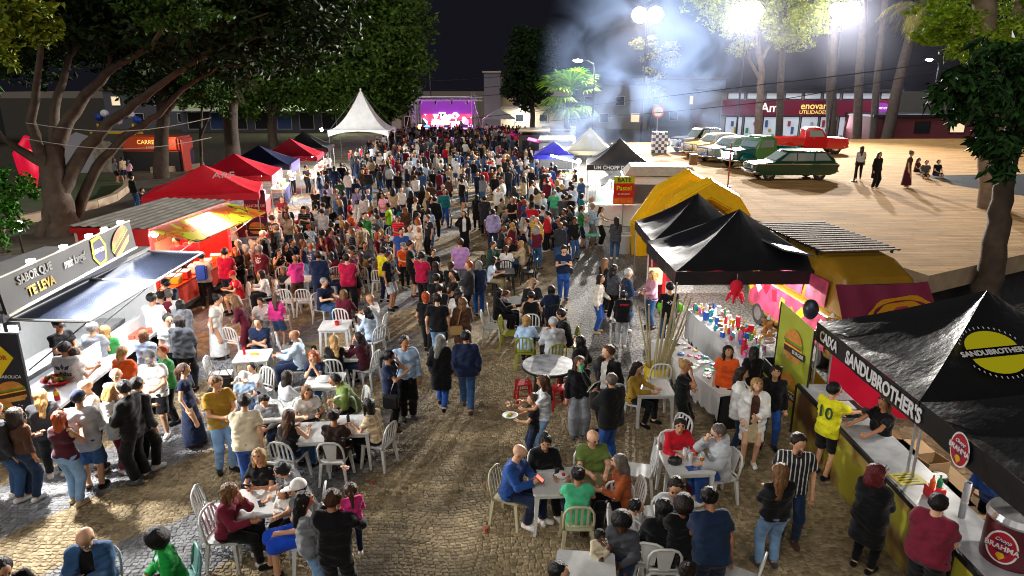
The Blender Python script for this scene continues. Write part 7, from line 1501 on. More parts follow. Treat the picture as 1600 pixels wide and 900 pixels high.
	if hk == 'curly': back = [(H(0, .055, .03), H(0, .08, -.13), .112*hs, .115*hs, .85), (H(.08, .005, .0), H(.10, .02, -.15), .045*hs, .045*hs), (H(-.08, .005, .0), H(-.10, .02, -.15), .045*hs, .045*hs)]
	if hk == 'bob': back = [(H(0, .05, .02), H(0, .06, -.10), .092*hs, .075*hs, .85), (H(.075, .0, .0), H(.08, .005, -.1), .032*hs, .026*hs), (H(-.075, .0, .0), H(-.08, .005, -.1), .032*hs, .026*hs)]
	if hk == 'pony': back = [(H(0, .10, .05), H(0, .15, -.03), .035*hs, .04*hs), (H(0, .15, -.03), H(rr.uniform(-.04, .04), .13, -.24), .04*hs, .018*hs)]
	if hk == 'bun': back = [(H(0, .10, .085), H(0, .115, .09), .052*hs, .05*hs)]
	if hk == 'afro': back = [(H(0, .03, .05), H(0, .05, .02), .145*hs, .14*hs)]
	if hk in ('cap', 'bald', 'beanie', 'hat', 'buzz', 'short'): pass
	hat = None
	if hk in ('cap', 'beanie', 'hat'):
		hat = [(H(0, .016, .045), H(0, .028, .042), .110*hs, .108*hs)]
	def fh(X, Y, Z):
		# hair cap with the face left free
		d = eval_prims(hp_, X, Y, Z, 0, .02)
		fc = H(.018*math.sin(ph*3), -.125, -.055 + .012*math.sin(ph*5)); d = np.maximum(d, -(np.sqrt((X-fc[0])**2 + (Y-fc[1])**2 + (Z-fc[2])**2) - .137*hs))
		n = J['HM'] @ A3(0, -.25, -1.0); n /= np.linalg.norm(n); o = H(0, 0, -.055 if hk in ('short', 'buzz', 'cap') else -.075)
		d = np.maximum(d, (X-o[0])*n[0] + (Y-o[1])*n[1] + (Z-o[2])*n[2])
		if hk == 'bald':
			d = d + 10
		if back:
			b = eval_prims(back, X, Y, Z, 0, .03)
			f2 = H(0, -.12, -.04); b = np.maximum(b, -(np.sqrt((X-f2[0])**2 + (Y-f2[1])**2 + (Z-f2[2])**2) - .125*hs))
			d = smin(d, b, .02)
		if hk in ('curly', 'afro'):
			d = d + .007*np.sin(X*95)*np.sin(Y*95+1)*np.sin(Z*95)
		else: d = d + .0055*np.sin(X*70 + Z*22 + ph)*np.sin(Y*62 + Z*31) + .003*np.sin(X*160 + Z*25)
		return d
	hc = min(cell, .03) if cell > .02 else .0155
	if hk not in ('bald', 'beanie'):
		lo, hi = bounds(hp_ + back, 0, .04); r_ = surface_nets(fh, lo, hi, hc)
		if len(r_[0]): out['hair'] = r_
	if hat:
		def fhat(X, Y, Z):
			d = eval_prims(hat, X, Y, Z, 0, .01)
			n = J['HM'] @ A3(0, .12 if hk == 'cap' else 0, -1.0); o = H(0, 0, .035 if hk != 'beanie' else .01)
			d = np.maximum(d, (X-o[0])*n[0] + (Y-o[1])*n[1] + (Z-o[2])*n[2])
			if hk == 'cap':
				bl = [(H(0, -.09, .045), H(0, -.165, .035), .075*hs, .06*hs)]
				q = eval_prims(bl, X, Y, Z, 0, .01); z0 = H(0, 0, .042); m = J['HM'] @ A3(0, -.15, 1.0)
				q = np.maximum(q, np.abs((X-z0[0])*m[0] + (Y-z0[1])*m[1] + (Z-z0[2])*m[2]) - .008); d = np.minimum(d, q)
			if hk == 'hat':
				z0 = H(0, .02, .045); m = J['HM'] @ A3(0, 0, 1.0); z_ = (X-z0[0])*m[0] + (Y-z0[1])*m[1] + (Z-z0[2])*m[2]
				q = np.maximum(np.sqrt((X-z0[0])**2 + (Y-z0[1])**2) - .17*hs, np.abs(z_) - .009); d = np.minimum(d, q)
			return d
		lo, hi = bounds(hat, .09, .05); out['cap'] = surface_nets(fhat, lo, hi, hc)
	return out
def split_colour(words, kinds=None):
	w = words.split(); return w[0], w[-1]
SHOES = ['white', 'white', 'black', 'black', 'brown', 'darkgrey', 'black']
PEOPLE = []
GAR_NAME = dict(tshirt='shirt', polo='shirt', longsleeve='shirt', shirt='shirt', blouse='shirt', dress='dress', jersey='jersey', tank='tank_top', croptop='tank_top')
def build_person(sp, parts=True):
	"""sp: dict(loc, rz, h, pose, arms, hair(kind,colour), top(colour,kind), bottom(colour,kind), skin, cell ...)"""
	rng = random.Random(sp['seed'])
	sp.setdefault('bulk', rng.uniform(.94, 1.1)); sp.setdefault('wide', 1.0 if not sp['fem'] else .93)
	sp.setdefault('headscale', 1.0)
	J = joints(sp, rng)
	lay = person_layers(sp, J, sp['cell'])
	s = sp['h'] / 1.70
	sk = skin_mat(sp['skin']); hm = hair_mat(sp['hair'][1])
	V, Q, ex = lay.pop('person')
	me = mesh_np('person', V * s, Q, [sk, EYE, LIPS, hm], ex)
	o = bpy.data.objects.new('person', me); COL.objects.link(o); o.location = sp['loc']; o.rotation_euler = (0, 0, sp['rz'])
	for nm, (v, q) in lay.items():
		if len(v) == 0: continue
		if nm == 'hair': m = hm; n2 = 'hair'
		elif nm[:4] == 'shoe': m = fabric(PAL[sp.get('shoes') or SHOES[sp['seed'] % 7]]); n2 = 'shoe'
		elif nm == 'trousers':
			m = fabric(PAL[sp['bottom'][0]]); n2 = sp['bottom'][1]; n2 = {'widejeans': 'jeans', 'widetrousers': 'trousers', 'longskirt': 'skirt', 'miniskirt': 'skirt', 'bermuda': 'shorts', 'tracksuit': 'trousers'}.get(n2, n2)
		elif nm == 'cap': m = fabric(PAL[sp.get('hatcol', 'black')]); n2 = {'cap': 'cap', 'beanie': 'beanie', 'hat': 'hat'}[sp['hair'][0]]
		elif nm == 'top2': m = fabric(PAL[sp['top'][0]]); n2 = sp['top'][1]
		else:
			m = fabric(PAL[sp.get('inner') or sp['top'][0]]); kd = ['print', 'plain', 'plain', 'stripe', 'print', 'yoke', 'plain', 'print', 'plaid', 'plain'][sp['seed'] % 10] if sp['seed'] > 4999 else sp.get('pat', 'plain')
			if kd in ('stripe', 'plaid') and sp['top'][1] not in ('tshirt', 'shirt', 'sweater', 'longsleeve', 'blouse') or sp['top'][0] in ('crimson', 'lilac', 'pink', 'orange', 'mint'): kd = 'plain'
			if kd != 'plain' and sp['top'][1] not in ('jacket', 'puffer', 'coat', 'tank', 'dress', 'croptop') and not sp.get('stripes') and not sp.get('adidas'):
				c1 = PAL[sp['top'][0]]; dk = sum(c1) < .9; zz = J['chest'][2]*s; m = fabric_print(c1, tuple(min(1, c*1.5 + .05) for c in c1) if kd in ('stripe', 'plaid') else ((.6, .6, .58) if dk else (.06, .07, .1)), kd, zz - .10, zz + .08)
			n2 = 'shirt' if sp.get('inner') else GAR_NAME.get(sp['top'][1], sp['top'][1])
		c = bpy.data.objects.new(n2, mesh_np(n2, v * s, q, [m])); COL.objects.link(c); c.parent = o
	sp['obj'] = o; sp['J'] = J; sp['s'] = s; PEOPLE.append(sp)
	return o
# --- who stands and sits where (pixel of the head in the photograph)
# x y | pose facing | arms | hair | top | bottom | where | flags
FOLK = """
25 647|s 165|front/down|curly darkbrown|brown croptop|darkdenim jeans|at the left edge by the menu panel|f skin=2 shoes=white bulk=1.12
62 618|s 205|front/front|long blond|charcoal jacket|black jeans|close to the menu panel|f
-8 640|s 150|down/down|short black|charcoal jacket|denim jeans|cut by the left edge|shoes=white
93 653|s 172|front/phone|long ginger|burgundy tank|lightdenim jeans|in the queue by the burger trailer|f skin=1 shoes=beige bulk=1.1
123 622|s 195|down/front|cap black|lightgrey longshirt|denim bermuda|behind the redhead in the trailer queue|hat=navy bulk=1.12 shoes=black
133 604|s -50|front/down|bald grey|white tshirt|navy jeans|behind the black cap at the trailer|beard
177 611|s 70|down/front|curly blond|white cardigan|maroon leggings|facing the black tracksuit|f inner=teal shoes=white yaw=25
192 606|s -95|front/down|short black|black jacket|black tracksuit|facing the white cardigan|h=1.84 shoes=darkgrey yaw=-10
215 600|s 160|front/down|short black|charcoal jacket|black trousers|behind the black tracksuit|
102 544|s 185|front/front|short black|white tshirt|darkdenim jeans|with black sport print at the trailer counter|bulk=1.25 adidas h=1.78
145 512|s 178|front/front|short grey|grey tshirt|navy jeans|leaning at the lit trailer counter|bulk=1.18 h=1.76
165 517|s 190|front/down|long blond|green tshirt|navy jeans|beside the grey shirt at the counter|f
118 552|s 120|phone/phone|long brown|white blouse|denim jeans|between the two counter customers|f
192 550|s 175|front/front|pony blond|orange tshirt|black jeans|in the trailer queue|f bulk=1.1
181 586|s 10|down/down|bald grey|lightgrey tshirt|navy jeans|half hidden behind the black tracksuit|
238 466|s 178|front/front|short black|white longshirt|black trousers|at the far end of the counter|h=1.8 bulk=1.1
251 462|s 200|front/front|short darkbrown|maroon tshirt|black jeans|squeezed between two white shirts|
263 460|s 200|front/front|short greybrown|white tshirt|denim jeans|third along the counter end|
259 444|s 230|front/front|cap black|navy hoodie|black jeans|at the menu board corner|hat=black
282 476|s 200|down/front|long black|grey hoodie|black widetrousers|with straight hair down the back|f
263 499|s 60|down/down|short black|white polo|black trousers|facing the trailer queue sideways|
281 502|s 178|front/front|bob darkbrown|darkgrey hoodie|black trousers|with a teal hood in the queue|bulk=1.1
226 524|s 178|front/front|bob lightbrown|lightblue jacket|denim jeans|in the queue before the counter|f
234 559|s 8|front/down|cap grey|white tshirt|black shorts|looking towards the camera|hat=grey beard bulk=1.1 nod=15
253 549|s -45|front/front|short ginger|green tshirt|black trousers|with glasses beside the grey cap|f
288 578|s 95|down/down|pony brown|navy dress|navy longskirt|in a long dark dress by the white chairs|f shoes=brown
341 468|s 85|down/down|bun black|offwhite blouse|white longskirt|bending towards the wine outfit|f lean=12 bulk=1.15
366 470|s -85|front/down|curly lightbrown|wine longsleeve|wine leggings|greeting the long white skirt|f lean=18
338 599|s 45|front/front|short lightbrown|mustard tshirt|lightdenim jeans|standing at the tables on the left|h=1.78 nod=25 yaw=15
382 627|s 190|table/down|short darkbrown|cream tshirt|blue jeans|leaning over a table, back turned|lean=14 bulk=1.12
315 400|s 190|front/front|short black|offwhite tshirt|black trousers|wearing a blue backpack by the red trailer|
351 394|s 178|front/front|short black|crimson tshirt|darkdenim jeans|by the red trailer, back turned|bulk=1.12 h=1.78
368 393|s 5|front/front|curly ginger|black jacket|black shorts|lit red facing the crimson shirt|f
359 346|s 185|down/down|long brown|white tshirt|black shorts|on the path behind the red trailer flap|f
376 343|s 170|front/down|long darkbrown|wine blouse|lightdenim jeans|next to the purple banner|f
410 366|s -80|front/front|short white|black jacket|tan trousers|standing before the purple banner|
431 464|s 170|down/front|long brown|pink longsleeve|denim shorts|a girl standing by the white chairs|f c1.42
407 472|t 10|table/table|short black|white tshirt|grey jeans|boy behind the pink top|c1.5
403 504|t 5|folded/folded|short darkbrown|navy polo|denim jeans|with arms folded at a table|bulk=1.12
460 524|t -80|table/table|bald grey|paleblue shirt|navy trousers|sitting with a black jacket on the chair|beard bulk=1.1
393 575|t -30|table/table|short black|white tshirt|navy jeans|child beside the white cap|c1.4
381 590|t 20|table/lap|cap black|lightblue tshirt|denim jeans|child in a white cap at the table|c1.35 hat=white
335 595|t 90|lap/lap|short black|black tshirt|black jeans|low behind the mustard shirt|ch=none c1.4
507 441|t 60|table/table|short grey|navy tshirt|denim jeans|with glasses, hands raised over a table|bulk=1.1
537 459|t 172|table/table|bob lightbrown|wine sweater|black trousers|back turned on a white chair|f
578 467|t -100|table/table|bald greybrown|white shirt|grey trousers|opposite the wine sweater|
573 487|t -125|table/lap|long black|paleblue longsleeve|denim jeans|beside the red cup table|f
490 557|t 0|mouth/mouth|long ginger|navy tshirt|denim jeans|with hands held to the mouth|f nod=10
522 532|t 180|table/table|long blond|black longsleeve|black trousers|with wavy hair, back turned|f
560 527|t -105|face/table|long darkbrown|burgundy sweater|darkdenim jeans|resting chin on hand|f
450 588|t 130|table/table|long darkbrown|lightgrey longsleeve|denim jeans|seen from behind beside the jackets|f
523 594|t -60|table/lap|short black|olive jacket|black trousers|leaning low over the table|lean=28
413 625|t 5|lap/lap|short black|grey shirt|navy jeans|boy looking down into his lap|c1.5 nod=35
452 650|t 165|table/table|long brown|black tank|denim jeans|with bare arms at the twin tables|f
480 613|t 30|table/table|long lightbrown|white tshirt|black jeans|arms on the twin table|f lean=14
522 650|t 178|table/table|bun black|darkbrown tshirt|black trousers|at the twin tables, back turned|f skin=2
575 632|t -110|table/face|long black|beige blouse|black trousers|in a leaf-patterned blouse at the twin tables|f pat=plaid
360 767|t 85|face/table|long lightbrown|maroon sweater|black leggings|nearest on the left, chin on hand|f bulk=1.1
404 714|t -10|phone/phone|long blond|black tshirt|denim jeans|taking a photo with a phone|f
440 735|t -80|table/table|short black|grey jacket|black trousers|leaning onto the table behind the cap|lean=24
464 764|t -65|lap/phone|cap black|black tshirt|royalblue bermuda|with a child on the lap|hat=white bulk=1.12
441 770|t -20|phone/phone|long brown|white tshirt|black leggings|small child on the lap of the white cap|f c1.05 ch=none z=.22
477 782|s 125|hip/front|long black|grey tshirt|lightdenim jeans|in front at the bottom, hair to the waist|f yaw=-20
519 780|s 178|hug/hug|short brown|black jacket|black trousers|carrying a child in pink|h=1.78 shoes=white
548 766|s 205|front/front|pony brown|pink longsleeve|navy jeans|child carried on an arm|f c1.02 z=.78 ch=none
133 840|t 12|phone/phone|bald white|denim jacket|navy trousers|white-bearded at the bottom left|inner=black beard nod=32 bulk=1.15
4 890|t 40|lap/lap|short black|black tshirt|black jeans|cut by the bottom left corner|
242 845|t -55|lap/lap|afro black|brightgreen cardigan|black trousers|at the bottom on a pale green chair|f inner=paleblue skin=2 ch=green
608 557|s 85|face/phone|pony black|navy tshirt|black leggings|hand at chin beside the pale blue sweater|f bulk=1.08
632 535|s 15|down/down|short black|lightblue sweater|black trousers|walking beside the hand-at-chin|h=1.76 yaw=25
665 463|w 178|down/down|bob ginger|black tshirt|black leggings|walking away, bright orange hair|f
683 466|w 182|down/down|short darkbrown|black tshirt|lightdenim jeans|walking away beside the orange hair|h=1.78
716 458|w 178|down/down|long black|white blouse|black jeans|hidden before the brown coat|f
722 472|w 184|down/front|long lightbrown|brown coat|brown leggings|walking away with a tan shoulder bag|f
688 532|w 178|down/down|long grey|black coat|blue jeans|walking away down the middle|f step
728 526|w 182|down/down|short black|navy jacket|denim jeans|walking away down the middle|h=1.75 bulk=1.1
780 457|t 95|table/table|long black|black cardigan|black longskirt|in a long black dress beside a boy|f inner=lightblue
792 460|t 100|table/table|short brown|grey tshirt|navy jeans|boy beside the long black dress|c1.35 ch=black
771 383|t 70|table/table|short brown|darkgreen jacket|charcoal trousers|leaning in at the aisle tables|ch=black
791 389|t 178|table/table|pony brown|white longsleeve|beige trousers|back turned on a black chair|f ch=black
796 377|t 5|table/table|long ginger|black jacket|black trousers|facing the camera between two chairs|f ch=black
813 381|t -100|table/table|long blond|beige jacket|denim jeans|at the aisle with red sleeves|f ch=black
772 407|t 85|table/table|long black|paleblue blouse|khaki trousers|writing at a black table|f ch=black
832 443|t 5|table/table|hat brown|charcoal shirt|black trousers|wearing a straw hat|hat=tan ch=black
830 462|t 178|table/table|buzz darkbrown|black tank|navy shorts|bare armed, back turned|skin=1 bulk=1.1
861 453|t 195|table/table|bob black|navy hoodie|black trousers|back turned at the aisle edge|f ch=black
876 491|t -85|reach/table|short black|black jacket|wine trousers|pointing across the black table|ch=olive
823 500|t 172|table/table|bob blond|lightblue sweater|black jeans|on an olive chair|f ch=olive
864 505|t 195|table/lap|beanie grey|lightgrey hoodie|black trousers|in a knitted beanie|hat=lightgrey ch=olive
905 533|s 235|pocket/pocket|long black|black hoodie|black leggings|behind the green drink|f
906 567|s 5|mouth/down|long brown|black longsleeve|grey widejeans|drinking from a green cup|f
950 550|s -55|down/hip|short brown|black jacket|black trousers|tall beside the tablet holder|inner=white h=1.82 bulk=1.12
955 594|s 225|phone/phone|buzz greybrown|black puffer|blue jeans|holding up a white tablet|bulk=1.15 h=1.75
848 596|s -95|tray/tray|long brown|lightgrey blouse|lightdenim jeans|in a leopard blouse beside the boy with plate|f pat=plaid
832 624|s -85|tray/tray|short brown|black tshirt|navy jeans|boy carrying a plate of food|c1.3
997 575|t 60|table/table|long darkbrown|mustard sweater|black jeans|behind the black puffer jacket|f
939 436|s 70|front/down|long darkbrown|offwhite sweater|blue jeans|striding past the stalls|f shoes=beige bulk=1.08
975 461|s 178|front/front|short black|black jacket|lightgrey jeans|child with red print on the back|c1.5 shoes=white
946 410|s 120|front/front|long lightbrown|black tshirt|black jeans|behind the white sweater|f
960 420|s 130|front/front|long black|darkgrey tshirt|black jeans|standing close behind the white sweater|f
983 427|s 95|front/front|short white|darkdenim jacket|denim jeans|grey haired at the stall edge|bulk=1.1
1018 430|s -70|front/front|long blond|palepink shirt|denim jeans|with very blond hair under the gazebo|f
1047 449|s 178|front/front|short black|black tshirt|denim jeans|with a round white print on the back|
881 390|s 5|phone/phone|short darkbrown|navy polo|blue jeans|looking down at a phone in the aisle|nod=35 shoes=brown bulk=1.08
910 326|s 85|front/phone|short darkbrown|green tshirt|navy bermuda|in the pastry queue|
926 322|s 90|front/front|short grey|lightblue shirt|grey trousers|in the pastry queue behind the green shirt|
940 327|s 85|front/reach|long darkbrown|white tank|black widetrousers|at the head of the pastry queue|f
963 344|s 172|front/front|long darkbrown|darkgrey cardigan|denim jeans|with hair to the waist near the pastry sign|f
925 312|s 60|down/front|long blond|white blouse|grey trousers|in white behind the pastry queue|f
910 306|s 100|down/front|bob darkbrown|teal blouse|black jeans|teal top in the pastry queue|f
891 308|s 150|front/front|short black|black tshirt|charcoal trousers|with arms round a friend near the grill|
880 308|s 178|front/hug|short darkbrown|darkgrey tshirt|black trousers|embraced from the left near the grill|
866 301|s 175|hug/down|short grey|mint shirt|grey trousers|pale green back near the grill|
725 334|s 5|pocket/hip|long black|black jacket|black widetrousers|facing the camera mid aisle|f inner=white
719 379|s 178|down/down|short brown|lilac tshirt|grey trousers|tall back in the middle|h=1.84 bulk=1.1
732 415|s -90|front/front|short ginger|charcoal jacket|black trousers|broad, in profile|bulk=1.2
707 430|s -70|front/front|short black|black tshirt|black jeans|in front of the broad dark jacket|
748 414|s 190|front/front|bob grey|darkdenim jacket|blue jeans|grey haired, back turned at the aisle|f
705 415|s 170|front/front|pony brown|black longsleeve|black jeans|half hidden by the broad jacket|f
680 415|s 185|front/front|long darkbrown|charcoal longsleeve|black jeans|straight hair, back turned|f
682 435|s 170|front/front|short black|black jacket|black jeans|short haired, back turned in the cluster|
687 450|s 190|front/front|bun black|black tshirt|black trousers|at the front of the dark cluster|f
677 395|s 5|down/down|short black|black tshirt|black jeans|boy facing the camera|c1.4
659 400|s 160|front/front|short black|crimson tshirt|black trousers|in the group of friends|h=1.74
642 382|s 95|front/front|short darkbrown|black tshirt|black bermuda|between the orange and crimson shirts|h=1.8 bulk=1.1
630 385|s 20|front/front|cap darkbrown|orange tshirt|black jeans|boy in a grey cap|hat=grey c1.5
627 362|s 10|front/down|short black|blue tshirt|darkdenim jeans|facing the camera above the orange shirt|bulk=1.15 h=1.8
639 357|s 40|front/front|bob darkbrown|white blouse|black jeans|behind the blue shirt|f
654 359|s -20|front/front|bob blond|cream tshirt|cream trousers|small child held up|f c1.05 z=.55
608 400|s 70|front/down|short darkbrown|black tshirt|lightgrey shorts|in black sneakers by the tables|h=1.76 shoes=black
600 392|s 150|front/front|short black|yellow tshirt|navy jeans|yellow shirt behind the grey shorts|
670 330|s 180|down/down|long black|lightblue blouse|blue jeans|curly haired back between two dark ones|f
654 324|s 178|down/down|long black|black jacket|black jeans|dark jacket left of the light blue blouse|f
633 328|s 190|front/front|long lightbrown|brown coat|black jeans|in a brown shawl|f
679 312|s 178|down/down|short black|black jacket|black jeans|tall dark back in the middle|h=1.84
606 322|s -90|front/front|short black|neon tshirt|navy jeans|in a neon shirt by the chairs|
694 300|w 20|down/down|short brown|teal shirt|blue jeans|striding across the aisle|h=1.78
745 308|s 178|front/front|long black|black coat|black jeans|one of two dark coats mid aisle|f
757 310|s 182|front/front|short black|charcoal coat|black jeans|one of two dark coats mid aisle, taller|h=1.8
771 334|t 80|face/table|long black|wine dress|wine dress|in a long wine dress|f ch=red
791 330|t -10|table/table|short black|grey tshirt|navy jeans|boy at the table by the wine dress|c1.4 ch=black
793 345|t 170|table/table|short black|darkgreen tshirt|black jeans|low back beside the wine dress|c1.4 ch=black
823 346|t -95|table/table|short black|white tshirt|navy trousers|in profile at the dark table|ch=red
804 350|t 178|table/table|short black|black tank|grey shorts|dark vest, back turned|ch=red
841 332|t 180|table/table|short black|darkgrey jacket|wine trousers|dark jacket back near the cream bag|ch=red
848 326|t 185|table/table|short darkbrown|lightgrey shirt|charcoal trousers|in a pale patterned shirt|ch=red pat=plaid
872 343|t -10|table/table|short black|navy shirt|black trousers|facing the camera by the striped back|ch=black
881 331|t -50|table/table|short black|charcoal shirt|black trousers|at the table behind the striped back|ch=black
882 350|t 180|table/table|short brown|blue polo|navy jeans|blue and red striped back|ch=red
810 315|t 178|table/table|bun black|red jacket|black trousers|bright red back|f ch=black
785 314|t 60|table/table|short black|khaki jacket|black trousers|khaki jacket near the dark coats|ch=black
843 303|t 178|table/table|short black|lightgrey tshirt|black jeans|grey back behind the red jacket|ch=black
832 286|w 90|reach/front|short black|white longsleeve|darkdenim jeans|white sleeves walking across|h=1.78
531 283|s 178|front/front|short darkbrown|darkgreen tshirt|black shorts|green shirt with bare legs|h=1.8
511 290|s 170|down/down|long black|lavender blouse|black leggings|beside the green shirt with bare legs|f
557 298|s 5|front/down|long brown|lavender sweater|white trousers|with a black bag across the front|f
598 306|s -30|front/front|short black|palepink tshirt|navy jeans|pale pink shirt by the neon one|
492 298|s 10|folded/folded|bald greybrown|black shirt|black jeans|dark shirt left of the crowd|
542 403|s 180|front/front|short darkbrown|crimson tshirt|black trousers|tall crimson back amid the tables|h=1.82 bulk=1.12
497 399|s 195|front/down|short darkbrown|navy jacket|darkdenim jeans|dark jacket amid the tables|h=1.8 bulk=1.08
565 344|t 175|table/table|bob brown|magenta tshirt|black jeans|bright pink shirt|f
582 343|t 180|table/table|short white|darkgrey shirt|navy trousers|white haired back|
547 334|t -60|table/table|short black|orange tshirt|black jeans|orange shirt at the far tables|
519 352|t 120|table/table|short black|black tshirt|navy jeans|black shirt with white mark|
517 327|t 30|table/table|short black|black shirt|black jeans|dark shirt with yellow beside|
542 352|t 180|table/table|long brown|white longsleeve|black trousers|long haired back at the far tables|f
502 374|t 5|mouth/mouth|long darkbrown|burgundy jacket|black jeans|hands clasped at the face|f
526 376|t -40|table/table|bob black|charcoal jacket|black jeans|turned sideways beside clasped hands|f
547 390|t -110|table/table|long lightbrown|brown jacket|black jeans|light brown hair amid the tables|f
553 405|t 178|table/table|long black|black tshirt|black jeans|black haired back beside the crimson shirt|f
563 399|t 190|table/table|long brown|tan coat|black jeans|brown coat back on a white chair|f
570 384|t 10|table/table|short darkbrown|darkgrey shirt|black jeans|facing the camera past the brown coat|
457 379|t 60|table/table|short black|navy shirt|navy jeans|face lit orange by the trailer|ch=brown
469 357|t 180|table/table|short black|black tshirt|black jeans|black back on a brown chair|ch=brown
447 385|t 40|lap/lap|long black|black blouse|black jeans|long black hair beside the tank top|f ch=brown
436 395|t 20|folded/face|bob darkbrown|black tank|black jeans|bare arms, hand at the face|f ch=brown
442 425|t 20|lap/lap|bob blond|darkgrey tshirt|navy jeans|small child at the near end|c1.1
517 399|t -150|table/table|long black|wine jacket|black jeans|wine jacket beside the dark standing jacket|f
442 328|t 30|lap/lap|short darkbrown|offwhite tshirt|navy jeans|pale shirt near the purple banner|
440 311|t 20|lap/lap|short black|maroon tshirt|black jeans|maroon shirt near the purple banner|
479 326|t 180|lap/lap|short grey|navy jacket|navy jeans|navy back beside the white shirt|
493 324|t 170|lap/lap|short black|offwhite shirt|grey trousers|white shirt back on a chair|ch=panel
1138 550|s -20|down/down|long darkbrown|orange tshirt|black jeans|by the craft table|f
1071 572|s 60|folded/face|bun blond|black tshirt|black widetrousers|arms folded, hand at the cheek|f skin=2
1160 584|s 70|down/front|long darkbrown|white cardigan|darkdenim jeans|in profile among the three friends|f inner=black
1183 602|s -15|front/pocket|long blond|white coat|beige skirt|smiling in a long white coat|f inner=brown shoes=white
1212 582|s -20|down/down|long black|black hoodie|blue jeans|smiling beside the white coat|f
1178 550|s 175|front/front|long black|black longsleeve|black skirt|girl at the yellow clothed table|f c1.45
1232 510|s 80|hug/down|bob red|black sweater|teal jeans|holding a child near the banner|f
1248 519|s -70|front/front|short brown|navy sweater|navy jeans|child held by the black sweater|c1.45
1063 665|t 8|table/table|pony darkbrown|red sweater|wine leggings|red at the glass-laden table|f
1122 675|t -75|table/face|short greybrown|lightgrey hoodie|blue jeans|hiding face in one hand|bulk=1.1 nod=20
1056 760|t 5|table/table|short darkbrown|lightgrey sweater|black jeans|facing the camera among dark backs|nod=25 pat=print
1067 788|s 180|table/table|afro darkbrown|black tshirt|black trousers|round curly hair, back turned|h=1.5 skin=3
1108 777|s 180|table/down|bun black|darkdenim tshirt|navy trousers|stooping over the table|lean=24 bulk=1.2 skin=2
1036 792|t 178|lap/lap|long black|black jacket|black trousers|dark back beside the curly hair|skin=3
1075 893|t 150|lap/lap|bun darkbrown|black blouse|black trousers|with a white hair clip at the bottom|f
971 818|t -25|front/front|afro black|darkgrey longsleeve|darkdenim jeans|holding a baby|f skin=4 lean=18 nod=18 bulk=1.1
938 838|t 10|front/front|short black|cream longsleeve|cream trousers|baby on the lap|c.82 ch=none z=.42 skin=4
875 895|t 60|lap/lap|short black|black tshirt|black jeans|dark head at the bottom edge|
995 792|t 80|lap/lap|short black|white tshirt|black jeans|child in profile behind the baby|c1.3
903 740|t 180|table/table|bun black|mint tshirt|darkdenim jeans|mint back on a cream chair|f ch=cream skin=2
967 722|t -85|table/lap|long greybrown|rust sweater|black trousers|with glasses and a rust shawl|f
927 684|t 8|table/table|bald brown|olive tshirt|khaki shorts|broad in an olive shirt|bulk=1.18 nod=8
852 692|t 8|table/lap|bun black|black jacket|black trousers|with glasses, smiling down|f bulk=1.12 nod=20
812 707|t 65|phone/phone|bald greybrown|blue shirt|navy jeans|reading a red-lit phone|bulk=1.18 nod=28 ch=cream
1304 609|s 120|front/reach|short black|yellow jersey|black shorts|number ten jersey at the till|h=1.74
1382 629|s -75|reach/reach|long brown|black tshirt|black jeans|serving behind the counter|f
1248 692|s -15|down/pocket|short darkbrown|black jersey|darkdenim jeans|in a striped football shirt|h=1.8 beard stripes nod=12
1220 737|s 185|front/front|long lightbrown|black longsleeve|lightdenim jeans|back turned before the striped shirt|f bulk=1.08
1373 739|s 125|front/front|curly red|black coat|black leggings|dark red hair at the counter|f bulk=1.15 yaw=-40
1467 786|s 130|front/front|short black|maroon tshirt|black trousers|leaning on the beer counter|bulk=1.28 h=1.74
1545 742|s -60|reach/reach|short black|blue tshirt|black jeans|stooping behind the beer counter|lean=38
1347 232|s 170|down/down|long brown|lightgrey blouse|black leggings|slim on the terrace by the barrier post|f T
1375 242|s 20|down/down|long darkbrown|black coat|black trousers|in a dark coat walking the terrace|f T
1425 240|s 60|down/down|bun greybrown|brown blouse|burgundy longskirt|in a long skirt on the terrace|f T bulk=1.1
1448 254|t -20|lap/lap|short black|darkgrey tshirt|black shorts|first boy sitting on the terrace|c1.5 T ch=none z=-.30
1467 253|t 10|lap/lap|short black|black tshirt|navy shorts|second boy sitting on the terrace|c1.5 T ch=none z=-.30
1436 250|t 30|lap/lap|long brown|burgundy tshirt|black jeans|girl sitting behind the long skirt|f c1.4 T ch=none z=-.30
178 250|s 150|front/down|long brown|grey tshirt|black shorts|in the dark park by the tree|f
190 248|s -120|down/front|short black|beige shirt|navy shorts|in the dark park facing a friend|
200 252|s 170|front/front|long darkbrown|palepink blouse|black jeans|third of the friends in the dark park|f
206 278|s 150|down/down|short black|black hoodie|denim jeans|alone on the park path|
222 298|t 60|lap/lap|short black|black tshirt|denim jeans|low on the park path|ch=none z=-.4
455 262|s 20|front/front|short black|white tshirt|black apron|serving under the navy gazebo|
478 262|s 60|front/front|short darkbrown|black tshirt|black jeans|serving under the smaller red gazebo|
512 244|s 180|front/front|short black|white tshirt|navy jeans|white back before the black gazebo|
508 262|s 20|folded/folded|long black|black croptop|black leggings|arms folded before the gazebo row|f
533 258|s 180|front/front|short black|black jacket|black jeans|tall black back at the crowd's left|h=1.86
850 268|s 178|reach/front|cap black|black jacket|darkdenim jeans|in a red cap at the grill tables|hat=red h=1.8
862 264|s 150|front/front|short black|blue jacket|blue jeans|leaning to the grill tables|
898 268|s -80|front/front|short black|black tshirt|black apron|cook at the grill beside the post lamp|
908 282|s -60|front/front|cap black|denim jacket|blue jeans|in a yellow cap behind the grill|hat=mustard
824 262|s 180|front/down|short brown|lightgrey tshirt|denim jeans|pale back near the grill|h=1.78
805 312|t 90|table/table|short brown|palepink tshirt|black jeans|pink shirt behind the red jacket|ch=black
